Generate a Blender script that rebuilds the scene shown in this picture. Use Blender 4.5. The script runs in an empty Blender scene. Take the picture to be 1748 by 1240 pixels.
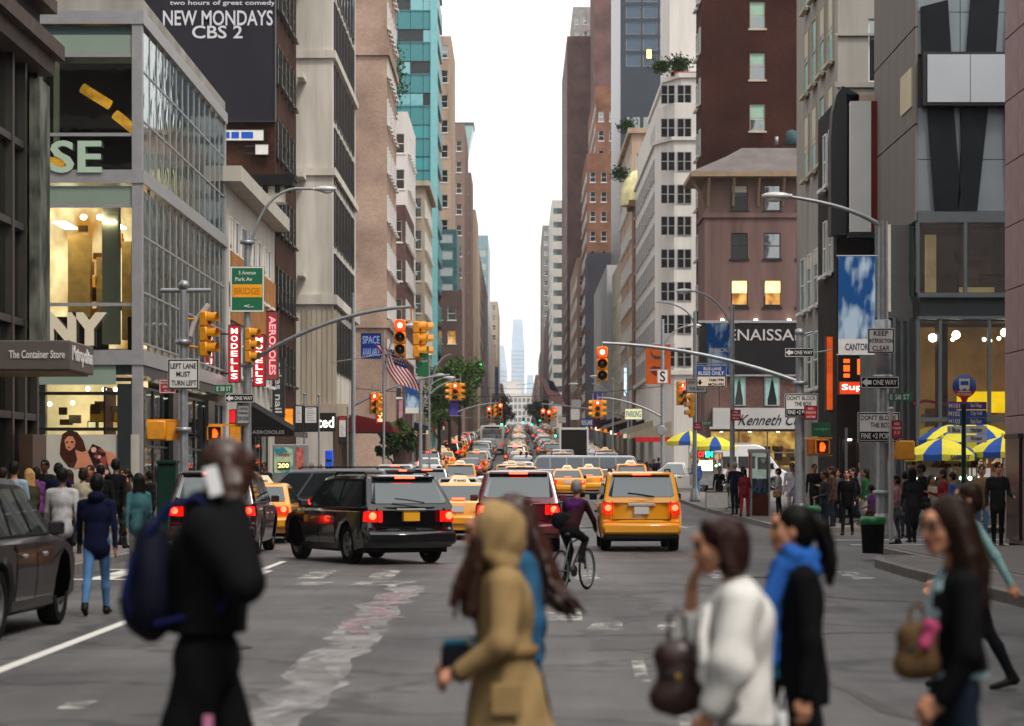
import bpy, math, random
import numpy as np
from mathutils import Vector, Matrix
rnd = random.Random(7)
R = math.radians
S = bpy.context.scene
C = S.collection
# ------------------------------------------------------------------ camera, sky, sun, exposure
cam = bpy.data.cameras.new('camera'); co = bpy.data.objects.new('camera', cam); C.objects.link(co)
co.location = (0, 0, 1.75); co.rotation_euler = (R(90), 0, 0)
cam.sensor_width = 36; cam.lens = 85; cam.clip_end = 6000; cam.clip_start = .5
cam.shift_x = -11/1748; cam.shift_y = 185/1748
cam.dof.use_dof = True; cam.dof.focus_distance = 72; cam.dof.aperture_fstop = 2.2
S.camera = co
w = bpy.data.worlds.new('World'); S.world = w; w.use_nodes = True
wn = w.node_tree.nodes; wl = w.node_tree.links; wn.clear()
sky = wn.new('ShaderNodeTexSky'); sky.sky_type = 'NISHITA'; sky.sun_disc = False
sky.sun_elevation = R(52); sky.sun_rotation = R(150); sky.dust_density = 3; sky.air_density = 1.2
hsv = wn.new('ShaderNodeHueSaturation'); hsv.inputs['Saturation'].default_value = .12
mxw = wn.new('ShaderNodeMix'); mxw.data_type = 'RGBA'; mxw.inputs[0].default_value = .75
mxw.inputs[7].default_value = (9.0, 8.85, 8.7, 1)          # the even overcast veil
bg = wn.new('ShaderNodeBackground'); bg.inputs['Strength'].default_value = .12
wo = wn.new('ShaderNodeOutputWorld')
wl.new(sky.outputs[0], hsv.inputs['Color']); wl.new(hsv.outputs[0], mxw.inputs[6])
wl.new(mxw.outputs[2], bg.inputs['Color']); wl.new(bg.outputs[0], wo.inputs['Surface'])
sd = bpy.data.lights.new('sun', 'SUN'); sd.energy = 1.45; sd.angle = R(11); sd.color = (1, .92, .82)
so = bpy.data.objects.new('sun', sd); C.objects.link(so)
so.rotation_euler = Vector((-.45, .55, -1.0)).to_track_quat('-Z', 'Y').to_euler()
S.view_settings.view_transform = 'Standard'; S.view_settings.look = 'None'
S.view_settings.exposure = 0.72; S.view_settings.gamma = 1; S.view_settings.use_curve_mapping = False
S.cycles.max_bounces = 7; S.cycles.diffuse_bounces = 3; S.cycles.glossy_bounces = 3
S.cycles.transmission_bounces = 4; S.cycles.transparent_max_bounces = 10; S.cycles.volume_bounces = 0
S.cycles.caustics_reflective = False; S.cycles.caustics_refractive = False
S.cycles.sample_clamp_indirect = 4; S.cycles.use_denoising = True

# ------------------------------------------------------------------ measuring: a pixel of the photograph at a known depth
F = 4127.; VX = 885.; VY = 805.; H0 = 1.75
GP = [(-200, 0), (70, 0), (100, .12), (150, .7), (225, 2.7), (400, 7.2), (700, 14), (900, 18.5), (1300, 27), (2600, 40)]
def gz(Y):
    if Y <= -200: return 0.
    for (a, za), (b, zb) in zip(GP, GP[1:]):
        if Y <= b: return za + (zb-za)*(Y-a)/(b-a)
    return GP[-1][1]
def PX(px, Y): return (px-VX)*Y/F
def PZ(py, Y): return H0 + (VY-py)*Y/F
def P(px, py, Y): return Vector((PX(px, Y), Y, PZ(py, Y)))

# ------------------------------------------------------------------ materials
def srgb(h):
    h = h.lstrip('#'); o = []
    for i in (0, 2, 4):
        c = int(h[i:i+2], 16)/255
        o.append(c/12.92 if c <= .04045 else ((c+.055)/1.055)**2.4)
    return tuple(o)
_mats = {}
def M(name, col, rough=.6, metal=0, var=.18, scale=2., streak=False, bump=0, bscale=40., emit=0, coat=0, spec=None, detail=4):
    if name in _mats: return _mats[name]
    if isinstance(col, str): col = srgb(col)
    m = bpy.data.materials.new(name); m.use_nodes = True; nt = m.node_tree; N = nt.nodes; L = nt.links
    b = N['Principled BSDF']
    b.inputs['Roughness'].default_value = rough; b.inputs['Metallic'].default_value = metal
    b.inputs['Base Color'].default_value = (*col, 1)
    if coat: b.inputs['Coat Weight'].default_value = coat; b.inputs['Coat Roughness'].default_value = .04
    if spec is None and rough >= .5 and not coat: spec = .12
    if spec is not None: b.inputs['Specular IOR Level'].default_value = spec
    if emit:
        b.inputs['Emission Color'].default_value = (*col, 1); b.inputs['Emission Strength'].default_value = emit
    if var or bump:
        tc = N.new('ShaderNodeTexCoord'); mp = N.new('ShaderNodeMapping'); L.new(tc.outputs['Object'], mp.inputs[0])
        if streak: mp.inputs['Scale'].default_value = (1, 1, .12)
    if var:
        n = N.new('ShaderNodeTexNoise'); n.inputs['Scale'].default_value = scale; n.inputs['Detail'].default_value = detail
        n.inputs['Roughness'].default_value = .65
        L.new(mp.outputs[0], n.inputs['Vector'])
        r = N.new('ShaderNodeMapRange'); r.inputs[1].default_value = .3; r.inputs[2].default_value = .7
        r.inputs[3].default_value = 1-var; r.inputs[4].default_value = 1+var
        L.new(n.outputs[0], r.inputs[0])
        mx = N.new('ShaderNodeMix'); mx.data_type = 'RGBA'; mx.blend_type = 'MULTIPLY'; mx.inputs[0].default_value = 1
        mx.inputs[6].default_value = (*col, 1); L.new(r.outputs[0], mx.inputs[7]); L.new(mx.outputs[2], b.inputs['Base Color'])
        if emit: L.new(mx.outputs[2], b.inputs['Emission Color'])
    if bump:
        n2 = N.new('ShaderNodeTexNoise'); n2.inputs['Scale'].default_value = bscale; n2.inputs['Detail'].default_value = 3
        L.new(tc.outputs['Object'], n2.inputs['Vector'])
        bp = N.new('ShaderNodeBump'); bp.inputs['Strength'].default_value = bump; bp.inputs['Distance'].default_value = .02
        L.new(n2.outputs[0], bp.inputs['Height']); L.new(bp.outputs[0], b.inputs['Normal'])
    _mats[name] = m; return m
def brickmat(name, c1, c2, mortar, sc=4.2, axis='x', rough=.85):
    """brick courses too fine to pick apart at this distance"""
    if name in _mats: return _mats[name]
    m = bpy.data.materials.new(name); m.use_nodes = True; N = m.node_tree.nodes; L = m.node_tree.links
    b = N['Principled BSDF']; b.inputs['Roughness'].default_value = rough; b.inputs['Specular IOR Level'].default_value = .1
    tc = N.new('ShaderNodeTexCoord'); sp = N.new('ShaderNodeSeparateXYZ'); L.new(tc.outputs['Object'], sp.inputs[0])
    ad = N.new('ShaderNodeMath'); ad.operation = 'ADD'; L.new(sp.outputs[0], ad.inputs[0]); L.new(sp.outputs[1], ad.inputs[1])
    cb = N.new('ShaderNodeCombineXYZ'); L.new(ad.outputs[0], cb.inputs[0]); L.new(sp.outputs[2], cb.inputs[1])
    br = N.new('ShaderNodeTexBrick'); br.inputs['Scale'].default_value = sc; L.new(cb.outputs[0], br.inputs['Vector'])
    br.inputs['Color1'].default_value = (*srgb(c1), 1); br.inputs['Color2'].default_value = (*srgb(c2), 1); br.inputs['Mortar'].default_value = (*srgb(mortar), 1)
    br.inputs['Mortar Size'].default_value = .018
    n = N.new('ShaderNodeTexNoise'); n.inputs['Scale'].default_value = .35; n.inputs['Detail'].default_value = 6; L.new(tc.outputs['Object'], n.inputs['Vector'])
    r = N.new('ShaderNodeMapRange'); r.inputs[1].default_value = .3; r.inputs[2].default_value = .7; r.inputs[3].default_value = .62; r.inputs[4].default_value = 1.3
    L.new(n.outputs[0], r.inputs[0])
    mx = N.new('ShaderNodeMix'); mx.data_type = 'RGBA'; mx.blend_type = 'MULTIPLY'; mx.inputs[0].default_value = 1
    L.new(br.outputs[0], mx.inputs[6]); L.new(r.outputs[0], mx.inputs[7]); L.new(mx.outputs[2], b.inputs['Base Color'])
    _mats[name] = m; return m
def glassmat(name, tint, refl=.35, rough=.03, clear=True, wob=.15):
    """thin architectural glass: part mirror, part see-through (or opaque dark when clear is off)"""
    if name in _mats: return _mats[name]
    if isinstance(tint, str): tint = srgb(tint)
    m = bpy.data.materials.new(name); m.use_nodes = True; N = m.node_tree.nodes; L = m.node_tree.links
    out = N['Material Output']; N.remove(N['Principled BSDF'])
    g = N.new('ShaderNodeBsdfGlossy'); g.inputs['Roughness'].default_value = rough; g.inputs['Color'].default_value = (.85, .92, .92, 1)
    if clear:
        t = N.new('ShaderNodeBsdfTransparent'); t.inputs['Color'].default_value = (*tint, 1)
    else:
        t = N.new('ShaderNodeBsdfDiffuse'); t.inputs['Color'].default_value = (*tint, 1)
    f = N.new('ShaderNodeLayerWeight'); f.inputs['Blend'].default_value = .25
    r = N.new('ShaderNodeMapRange'); r.inputs[3].default_value = refl; r.inputs[4].default_value = .95
    L.new(f.outputs['Fresnel'], r.inputs[0])
    if wob:
        tc = N.new('ShaderNodeTexCoord'); n = N.new('ShaderNodeTexNoise'); n.inputs['Scale'].default_value = .9
        L.new(tc.outputs['Object'], n.inputs['Vector'])
        bp = N.new('ShaderNodeBump'); bp.inputs['Strength'].default_value = wob; bp.inputs['Distance'].default_value = .06
        L.new(n.outputs[0], bp.inputs['Height']); L.new(bp.outputs[0], g.inputs['Normal'])
    mx = N.new('ShaderNodeMixShader'); L.new(r.outputs[0], mx.inputs[0]); L.new(t.outputs[0], mx.inputs[1]); L.new(g.outputs[0], mx.inputs[2])
    L.new(mx.outputs[0], out.inputs['Surface'])
    _mats[name] = m; return m

def duo(name, c1, c2, scale=2., lo=.42, hi=.58, rough=.7, stretch=(1, 1, 1), emit=0):
    """two printed colours in soft shapes"""
    m = M(name, c1, rough, 0, .2, scale, emit=emit); N = m.node_tree.nodes; L = m.node_tree.links; n = N['Noise Texture']; n.inputs['Detail'].default_value = 2.5
    N['Mapping'].inputs['Scale'].default_value = stretch; r = N.new('ShaderNodeValToRGB'); e = r.color_ramp.elements
    e[0].position = lo; e[0].color = (*srgb(c1), 1); e[1].position = hi; e[1].color = (*srgb(c2), 1); L.new(n.outputs[0], r.inputs[0]); L.new(r.outputs[0], N['Principled BSDF'].inputs['Base Color'])
    if emit: L.new(r.outputs[0], N['Principled BSDF'].inputs['Emission Color'])
    return m
METAL = M('galvanised steel', '#8d9093', .45, .6, .15, 6)
DARKM = M('dark metal', '#1c1d1f', .4, .3, .2, 5)
BLACK = M('black paint', '#08080a', .45, 0, .1)
WHITE = M('white paint', '#d8d6d2', .45, 0, .06, 3)
SIGNW = M('white sign sheet', '#cfccc8', .35, 0, .08, 4)
SIGNK = M('black sign print', '#0d0d0e', .5, 0, 0)
SIGNR = M('red sign sheet', '#a30f1e', .4, 0, .08)
SIGNG = M('green sign sheet', '#05603e', .4, 0, .08)
SIGNB = M('blue sign sheet', '#153f86', .4, 0, .08)
SIGNY = M('yellow sign sheet', '#e0a01c', .4, 0, .08)
SIGY = M('signal yellow enamel', '#d48a12', .4, 0, .15, 6)
GLASSD = glassmat('dark window glass', (.012, .016, .018), .22, .05, False)
GLASSG = glassmat('greenish window glass', (.05, .09, .085), .3, .05, False)
GLASSC = glassmat('clear shop glass', (.8, .87, .84), .12, .02, True)
GLASSF = glassmat('clear facade glass', (.66, .78, .74), .2, .03, True)
WARM = duo('warm shop light', '#a8702c', '#f5dcae', .9, .36, .62, stretch=(1, 1, .6), emit=1.15)
WARMD = duo('dim warm shop light', '#7a4a1c', '#d9a45c', 1.1, .38, .64, stretch=(1, 1, .6), emit=.5)
LAMPW = M('lamp glow', '#fff1d0', .4, 0, 0, emit=9)
REDL = M('red signal light', '#ff1a0c', .3, 0, 0, emit=8)
REDC = M('white hot red light', '#ff5a45', .3, 0, 0, emit=14)
GRNL = M('green signal light', '#12ffb0', .3, 0, 0, emit=6)
HANDL = M('orange hand light', '#ff4606', .3, 0, 0, emit=2.4)
HEADL = M('headlight glow', '#fff4dd', .3, 0, 0, emit=8)
REDLENS = M('unlit red lens', '#4a0705', .15, 0, 0)
AMBLENS = M('unlit amber lens', '#3a2205', .15, 0, 0)
GRNLENS = M('unlit green lens', '#04251c', .15, 0, 0)

# ------------------------------------------------------------------ mesh builder
class MB:
    def __init__(s): s.v = []; s.f = []; s.m = []; s.s = []
    def add(s, vs, fs, m=0, sm=False):
        k = len(s.v); s.v += [tuple(v) for v in vs]
        for f in fs: s.f.append(tuple(i+k for i in f)); s.m.append(m); s.s.append(sm)
        return s
    def box(s, a, b, m=0):
        x0, y0, z0 = a; x1, y1, z1 = b
        x0, x1 = min(x0, x1), max(x0, x1); y0, y1 = min(y0, y1), max(y0, y1); z0, z1 = min(z0, z1), max(z0, z1)
        return s.add([(x0,y0,z0),(x1,y0,z0),(x1,y1,z0),(x0,y1,z0),(x0,y0,z1),(x1,y0,z1),(x1,y1,z1),(x0,y1,z1)],
              [(3,2,1,0),(4,5,6,7),(0,1,5,4),(1,2,6,5),(2,3,7,6),(3,0,4,7)], m)
    def cbox(s, c, d, m=0):
        return s.box([c[i]-d[i]/2 for i in range(3)], [c[i]+d[i]/2 for i in range(3)], m)
    def bbox(s, a, b, r=.02, m=0):
        """box with chamfered vertical and top edges"""
        x0,y0,z0 = a; x1,y1,z1 = b
        def ring(z, i): return [(x0+i+0,y0+r,z),(x0+r,y0+i,z),(x1-r,y0+i,z),(x1-i,y0+r,z),(x1-i,y1-r,z),(x1-r,y1-i,z),(x0+r,y1-i,z),(x0+i,y1-r,z)]
        rs = [ring(z0+r, 0), ring(z1-r, 0)]
        rs = [[(min(max(x,x0+r),x1-r),min(max(y,y0+r),y1-r),z0) for x,y,z in rs[0]]] + rs + [[(min(max(x,x0+r),x1-r),min(max(y,y0+r),y1-r),z1) for x,y,z in rs[1]]]
        return s.loft(rs, m=m)
    def loft(s, rings, m=0, sm=False, caps=True, closed=True):
        n = len(rings[0]); vs = [p for r in rings for p in r]; fs = []
        for i in range(len(rings)-1):
            for j in range(n if closed else n-1):
                a = i*n+j; b = i*n+(j+1) % n; fs.append((a, b, b+n, a+n))
        k = len(s.f); s.add(vs, fs, m, sm)
        if caps: s.add(rings[0], [tuple(range(n))[::-1]], m); s.add(rings[-1], [tuple(range(n))], m)
        return s
    def tube(s, pts, r, n=8, m=0, sm=True, caps=True):
        pts = [Vector(p) for p in pts]; rs = r if isinstance(r, (list, tuple)) else [r]*len(pts); rings = []
        for i, p in enumerate(pts):
            d = (pts[min(i+1, len(pts)-1)]-pts[max(i-1, 0)]).normalized()
            u = d.cross(Vector((0, 0, 1)));
            if u.length < .05: u = d.cross(Vector((0, 1, 0)))
            u.normalize(); v = d.cross(u)
            rings.append([p + (u*math.cos(2*math.pi*j/n) + v*math.sin(2*math.pi*j/n))*rs[i] for j in range(n)])
        rings = [r_[::-1] for r_ in rings]
        return s.loft(rings, m, sm, caps)
    def lathe(s, prof, c=(0,0,0), n=16, axis='z', m=0, sm=True):
        rings = []
        for r_, h in prof:
            ring = []
            for j in range(n):
                a = 2*math.pi*j/n; x, y = r_*math.cos(a), r_*math.sin(a)
                q = (x, y, h) if axis == 'z' else ((h, x, y) if axis == 'x' else (y, h, x))
                ring.append((c[0]+q[0], c[1]+q[1], c[2]+q[2]))
            rings.append(ring)
        return s.loft(rings, m, sm, prof[0] != prof[-1])
    def ell(s, c, r, nu=12, nv=8, m=0):
        prof = [(max(math.sin(math.pi*i/nv), .002), -math.cos(math.pi*i/nv)) for i in range(nv+1)]
        k = len(s.v); s.lathe(prof, (0,0,0), nu, 'z', m)
        s.v[k:] = [(c[0]+x*r[0], c[1]+y*r[1], c[2]+z*r[2]) for x, y, z in s.v[k:]]
        return s
    def prism(s, poly, y0, y1, m=0):
        """polygon in x,z pushed from y0 to y1"""
        a = sum(poly[i][0]*poly[(i+1)%len(poly)][1]-poly[(i+1)%len(poly)][0]*poly[i][1] for i in range(len(poly)))
        if a < 0: poly = poly[::-1]
        n = len(poly); vs = [(x, y0, z) for x, z in poly]+[(x, y1, z) for x, z in poly]
        fs = [tuple(range(n)), tuple(range(n, 2*n))[::-1]]+[((i+1)%n, i, i+n, (i+1)%n+n) for i in range(n)]
        return s.add(vs, fs, m)
    def quad(s, a, b, c, d, m=0): return s.add([a, b, c, d], [(0, 1, 2, 3)], m)
    def xf(s, mat, k=0):
        s.v[k:] = [tuple(mat @ Vector(v)) for v in s.v[k:]]; return s
    def mesh(s, name, mats, sharp=None):
        me = bpy.data.meshes.new(name); me.from_pydata(s.v, [], s.f)
        for m in (mats if isinstance(mats, (list, tuple)) else [mats]): me.materials.append(m)
        me.polygons.foreach_set('material_index', s.m); me.polygons.foreach_set('use_smooth', s.s)
        me.update()
        if sharp: me.polygons.foreach_set('use_smooth', [True]*len(s.f)); me.set_sharp_from_angle(angle=R(sharp))
        return me
    def obj(s, name, mats, parent=None, loc=(0,0,0), rz=0, sharp=None):
        return inst(s.mesh(name, mats, sharp), name, parent, loc, rz)
def inst(me, name, parent=None, loc=(0,0,0), rz=0, scale=None):
    o = bpy.data.objects.new(name, me); C.objects.link(o); o.location = loc
    if rz: o.rotation_euler = (0, 0, rz)
    if scale: o.scale = scale
    if parent is not None: o.parent = parent
    return o
def tag(o, label=None, cat=None, group=None, kind=None):
    if label: o['label'] = label
    if cat: o['category'] = cat
    if group: o['group'] = group
    if kind: o['kind'] = kind
    return o
def thing(name, label, cat, loc=(0,0,0), rz=0, group=None):
    o = bpy.data.objects.new(name, None); C.objects.link(o); o.empty_display_size = .2
    o.location = loc; o.rotation_euler = (0, 0, rz); return tag(o, label, cat, group)
def copy_tree(o, parent=None):
    c = o.copy(); C.objects.link(c)
    if parent is not None: c.parent = parent
    for ch in list(kids.get(o.name, o.children)): copy_tree(ch, c)
    return c
kids = {}
_tx = {}
def tmesh(s, ext=.008, bold=.014):
    if (s, ext) in _tx: return _tx[(s, ext)]
    cu = bpy.data.curves.new('lettering', 'FONT'); cu.body = s; cu.size = 1; cu.extrude = ext; cu.resolution_u = 3; cu.offset = bold
    o = bpy.data.objects.new('lettering', cu); me = bpy.data.meshes.new_from_object(o)
    me.materials.clear()
    bpy.data.objects.remove(o); bpy.data.curves.remove(cu)
    vs = np.empty(len(me.vertices)*3, np.float32); me.vertices.foreach_get('co', vs); vs = vs.reshape(-1, 3)
    lo, hi = vs.min(0), vs.max(0); vs[:, :2] -= ((lo+hi)/2)[:2]; d = hi-lo
    # stand it up: text plane to x,z facing -y
    q = np.stack([vs[:, 0]/d[0], -vs[:, 2], vs[:, 1]/d[1]], 1)
    tris = [tuple(p.vertices) for p in me.polygons]; bpy.data.meshes.remove(me)
    _tx[(s, ext)] = (q, tris); return _tx[(s, ext)]
def text(parent, s, c, w, h, mat, rz=0, name='lettering', ext=.008, slant=0, bold=.014):
    q, tris = tmesh(s, ext, bold)
    mb = MB(); mb.add([(x*w+slant*z*h, y, z*h) for x, y, z in q.tolist()], tris)
    return mb.obj(name, mat, parent, c, rz)
# ------------------------------------------------------------------ the ground
def asphalt():
    m = bpy.data.materials.new('worn asphalt'); m.use_nodes = True; N = m.node_tree.nodes; L = m.node_tree.links
    b = N['Principled BSDF']; tc = N.new('ShaderNodeTexCoord')
    def noise(sc, det=5, stretch=None):
        n = N.new('ShaderNodeTexNoise'); n.inputs['Scale'].default_value = sc; n.inputs['Detail'].default_value = det; n.inputs['Roughness'].default_value = .65
        if stretch:
            mp = N.new('ShaderNodeMapping'); mp.inputs['Scale'].default_value = stretch; L.new(tc.outputs['Object'], mp.inputs[0]); L.new(mp.outputs[0], n.inputs['Vector'])
        else: L.new(tc.outputs['Object'], n.inputs['Vector'])
        return n.outputs[0]
    def ramp(src, stops):
        r = N.new('ShaderNodeValToRGB'); L.new(src, r.inputs[0]); e = r.color_ramp.elements
        while len(e) < len(stops): e.new(.5)
        for k, (p, c) in enumerate(stops): e[k].position = p; e[k].color = (*c, 1) if len(c) == 3 else c
        return r.outputs[0]
    def mul(a, b_):
        x = N.new('ShaderNodeMix'); x.data_type = 'RGBA'; x.blend_type = 'MULTIPLY'; x.inputs[0].default_value = 1
        L.new(a, x.inputs[6]); L.new(b_, x.inputs[7]); return x.outputs[2]
    base = ramp(noise(.35, 6), [(.3, (.05, .049, .05)), (.52, (.088, .086, .087)), (.72, (.13, .126, .125))])
    lanes = ramp(noise(.9, 4, (1, .06, 1)), [(.32, (.62, .62, .62)), (.6, (1.15, 1.13, 1.12))])
    grit = ramp(noise(45, 3), [(.35, (.75, .75, .75)), (.65, (1.2, 1.2, 1.2))])
    spots = ramp(noise(3.3, 4), [(.62, (1, 1, 1)), (.72, (.72, .72, .72))])
    # cracks: narrow dark lines along stretched cells
    vo = N.new('ShaderNodeTexVoronoi'); vo.feature = 'DISTANCE_TO_EDGE'; vo.inputs['Scale'].default_value = .23
    ds = N.new('ShaderNodeMapping'); nz = N.new('ShaderNodeTexNoise'); nz.inputs['Scale'].default_value = 1.4
    L.new(tc.outputs['Object'], nz.inputs['Vector'])
    av = N.new('ShaderNodeMix'); av.data_type = 'RGBA'; av.blend_type = 'LINEAR_LIGHT'; av.inputs[0].default_value = .5
    L.new(tc.outputs['Object'], av.inputs[6]); L.new(nz.outputs[1], av.inputs[7]); L.new(av.outputs[2], vo.inputs['Vector'])
    crk = ramp(vo.outputs['Distance'], [(.0, (.5, .5, .5)), (.012, (.62, .62, .62)), (.022, (1, 1, 1))])
    L.new(mul(mul(mul(mul(base, lanes), grit), spots), crk), b.inputs['Base Color'])
    b.inputs['Roughness'].default_value = .62; b.inputs['Specular IOR Level'].default_value = .3
    bp = N.new('ShaderNodeBump'); bp.inputs['Strength'].default_value = .5; bp.inputs['Distance'].default_value = .01
    L.new(noise(60, 2), bp.inputs['Height']); L.new(bp.outputs[0], b.inputs['Normal'])
    return m
ASPH = asphalt()
YS = [-120, -40, 0, 20, 40, 57, 70, 85, 100, 125, 150, 165, 190, 225, 300, 400, 550, 700, 900, 1300, 2600]
def strip(name, x0, x1, ys, dz, mat, edge=None):
    """a sheet following the street's rise; edge = kerb face depth"""
    mb = MB(); xs = [x0+(x1-x0)*i/4 for i in range(5)] if x1-x0 > 6 else [x0, x1]
    vs = [(x, y, gz(y)+dz) for y in ys for x in xs]; n = len(xs)
    fs = [(i*n+j, i*n+j+1, (i+1)*n+j+1, (i+1)*n+j) for i in range(len(ys)-1) for j in range(n-1)]
    mb.add(vs, fs)
    return mb.obj(name, mat)
tag(strip('ground', -900, 900, [-300]+YS+[4000], -.35, M('city ground', '#5b5855', .9)), kind='structure')
tag(strip('road', -7.62, 7.62, YS, 0, ASPH), kind='structure')
# cross streets
for nm, ya, yb in (('cross_street', 55.9-3.2, 73-4.2), ('cross_street', 133, 163-4.5)):
    for x0, x1 in ((-110, -7.62), (7.62, 110)):
        tag(strip(nm, x0, x1, [ya, (ya+yb)/2, yb], 0, ASPH), kind='structure')
PAVE = M('concrete pavement', '#6f6a67', .8, 0, .22, 1.1, bump=.25, bscale=30)
KERB = M('granite kerb', '#77736f', .7, 0, .25, 3)
def pavement(side, ya, yb):
    xa, xb = 7.8, 30
    ys = [y for y in YS if ya < y < yb]; ys = [ya]+ys+[yb]
    mb = MB()
    for a, b in zip(ys, ys[1:]):
        za, zb = gz(a)+.14, gz(b)+.14
        mb.quad((side*xa, a, za), (side*xb, a, za), (side*xb, b, zb), (side*xa, b, zb))
    mb.quad((side*xa, ya, gz(ya)+.14), (side*xb, ya, gz(ya)+.14), (side*xb, ya, gz(ya)-.1), (side*xa, ya, gz(ya)-.1))
    pv = tag(mb.obj('pavement', PAVE), kind='structure')
    mb = MB()
    for a, b in zip(ys, ys[1:]):
        za, zb = gz(a), gz(b); x0, x1 = side*7.62, side*7.8
        mb.quad((x0, a, za+.147), (x1, a, za+.147), (x1, b, zb+.147), (x0, b, zb+.147)); mb.quad((x0, a, za-.1), (x0, b, zb-.1), (x0, b, zb+.147), (x0, a, za+.147))
        mb.quad((x0, a, za-.1), (x0, a, za+.147), (x1, a, za+.147), (x1, a, za-.1))
    tag(mb.obj('kerb', KERB), kind='structure')
    return pv
for sd_ in (-1, 1):
    blocks = [(-60, 52.6), (68.9, 133), (158.6, 233), (245, 320), (332, 410), (425, 700), (715, 1290)]
    for (ya, yb) in blocks:
        pv = pavement(sd_, ya, yb)
        if ya < 100:      # flagstones one can tell apart near the corners
            me = MB().box((0, 0, 0), (1.5, 1.5, .012)).mesh('paving_slab', PAVE)
            y = max(ya, 28)
            while y < min(yb, 96)-1.5:
                for k in range(2 if y < 53 else 2):
                    inst(me, 'paving_slab', pv, (7.83+k*1.515 if sd_ > 0 else -7.83-(k+1)*1.515+.015, y, gz(y)+.141))
                y += 1.515
# the right pavement widens toward the camera: a raised bus bulb with its own kerb
mb = MB()
pts = [(6.55, 18), (6.5, 30), (6.42, 40), (6.5, 44), (6.75, 45.6), (7.2, 46.4), (7.62, 46.6), (7.62, 18)]
mb.add([(x, y, .143) for x, y in pts], [tuple(range(len(pts)))])
for (a, b) in zip(pts[:7], pts[1:7]): mb.quad((*a, .143), (*a, -.05), (*b, -.05), (*b, .143))
tag(mb.obj('pavement', PAVE), kind='structure')
mb = MB()
for (a, b) in zip(pts[:6], pts[1:7]):
    mb.quad((a[0]-.02, a[1], .152), (a[0]-.02, a[1], -.02), (b[0]-.02, b[1], -.02), (b[0]-.02, b[1], .152))
    mb.quad((a[0]-.02, a[1], .152), (b[0]-.02, b[1], .152), (b[0]+.16, b[1], .152), (a[0]+.16, a[1], .152))
tag(mb.obj('kerb', KERB), kind='structure')

# ------------------------------------------------------------------ worn paint
def paint(name, col, lo, hi, scale=2.2, tint=None, det=8):
    m = bpy.data.materials.new(name); m.use_nodes = True; N = m.node_tree.nodes; L = m.node_tree.links
    b = N['Principled BSDF']; b.inputs['Roughness'].default_value = .6
    tc = N.new('ShaderNodeTexCoord'); n = N.new('ShaderNodeTexNoise'); n.inputs['Scale'].default_value = scale; n.inputs['Detail'].default_value = det; n.inputs['Roughness'].default_value = .75 if det > 4 else .55
    L.new(tc.outputs['Object'], n.inputs['Vector'])
    r = N.new('ShaderNodeValToRGB'); e = r.color_ramp.elements; e[0].position = lo; e[0].color = (0, 0, 0, 1); e[1].position = hi; e[1].color = (1, 1, 1, 1)
    L.new(n.outputs[0], r.inputs[0])
    tr = N.new('ShaderNodeBsdfTransparent'); mx = N.new('ShaderNodeMixShader'); L.new(r.outputs[0], mx.inputs[0]); L.new(tr.outputs[0], mx.inputs[1]); L.new(b.outputs[0], mx.inputs[2])
    n2 = N.new('ShaderNodeTexNoise'); n2.inputs['Scale'].default_value = .5; L.new(tc.outputs['Object'], n2.inputs['Vector'])
    r2 = N.new('ShaderNodeValToRGB'); e = r2.color_ramp.elements; e[0].position = .42; e[0].color = (*srgb(col), 1); e[1].position = .62; e[1].color = (*srgb(tint or col), 1)
    L.new(n2.outputs[0], r2.inputs[0]); L.new(r2.outputs[0], b.inputs['Base Color'])
    L.new(mx.outputs[0], N['Material Output'].inputs['Surface']); return m
LINE = paint('road paint', '#cfccc6', .30, .42)
WORN = paint('worn road paint', '#bdb9b4', .46, .60)
SEAL = paint('grey crack sealing', '#858180', .2, .6, 1.6, '#6b6869', 3)
SEALP = paint('pale crack sealing', '#8e8a8a', .28, .66, 1.9, '#8f8b8c', 4); SEALK = paint('pink spray paint', '#a07a80', .44, .68, 2.2, '#a8878b', 4)
def flat(name, poly, dz, mat):
    mb = MB(); mb.add([(x, y, gz(y)+dz) for x, y in poly], [tuple(range(len(poly)))]); return tag(mb.obj(name, mat), kind='structure')
def ribbon(name, pts, wd, dz, mat):
    mb = MB(); L_, R_ = [], []
    for i, (x, y) in enumerate(pts):
        a = pts[max(i-1, 0)]; b = pts[min(i+1, len(pts)-1)]; d = Vector((b[0]-a[0], b[1]-a[1])).normalized()
        w_ = wd[i] if isinstance(wd, list) else wd
        L_.append((x-d.y*w_/2, y+d.x*w_/2, gz(y)+dz)); R_.append((x+d.y*w_/2, y-d.x*w_/2, gz(y)+dz))
    for i in range(len(pts)-1): mb.quad(R_[i], R_[i+1], L_[i+1], L_[i])
    return tag(mb.obj(name, mat), kind='structure')
ribbon('lane_line', [(-4.56, 4), (-4.56, 47)], .13, .004, LINE)
ribbon('lane_line', [(-4.56, 76), (-4.56, 125)], .13, .004, LINE)
for x in (-1.6, 1.5, 4.6):
    y = 78
    while y < 128: ribbon('lane_line', [(x, y), (x, y+3)], .12, .004, WORN); y += 9
    y = 170
    while y < 400: ribbon('lane_line', [(x, y), (x, y+3)], .12, .004, WORN); y += 9
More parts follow.
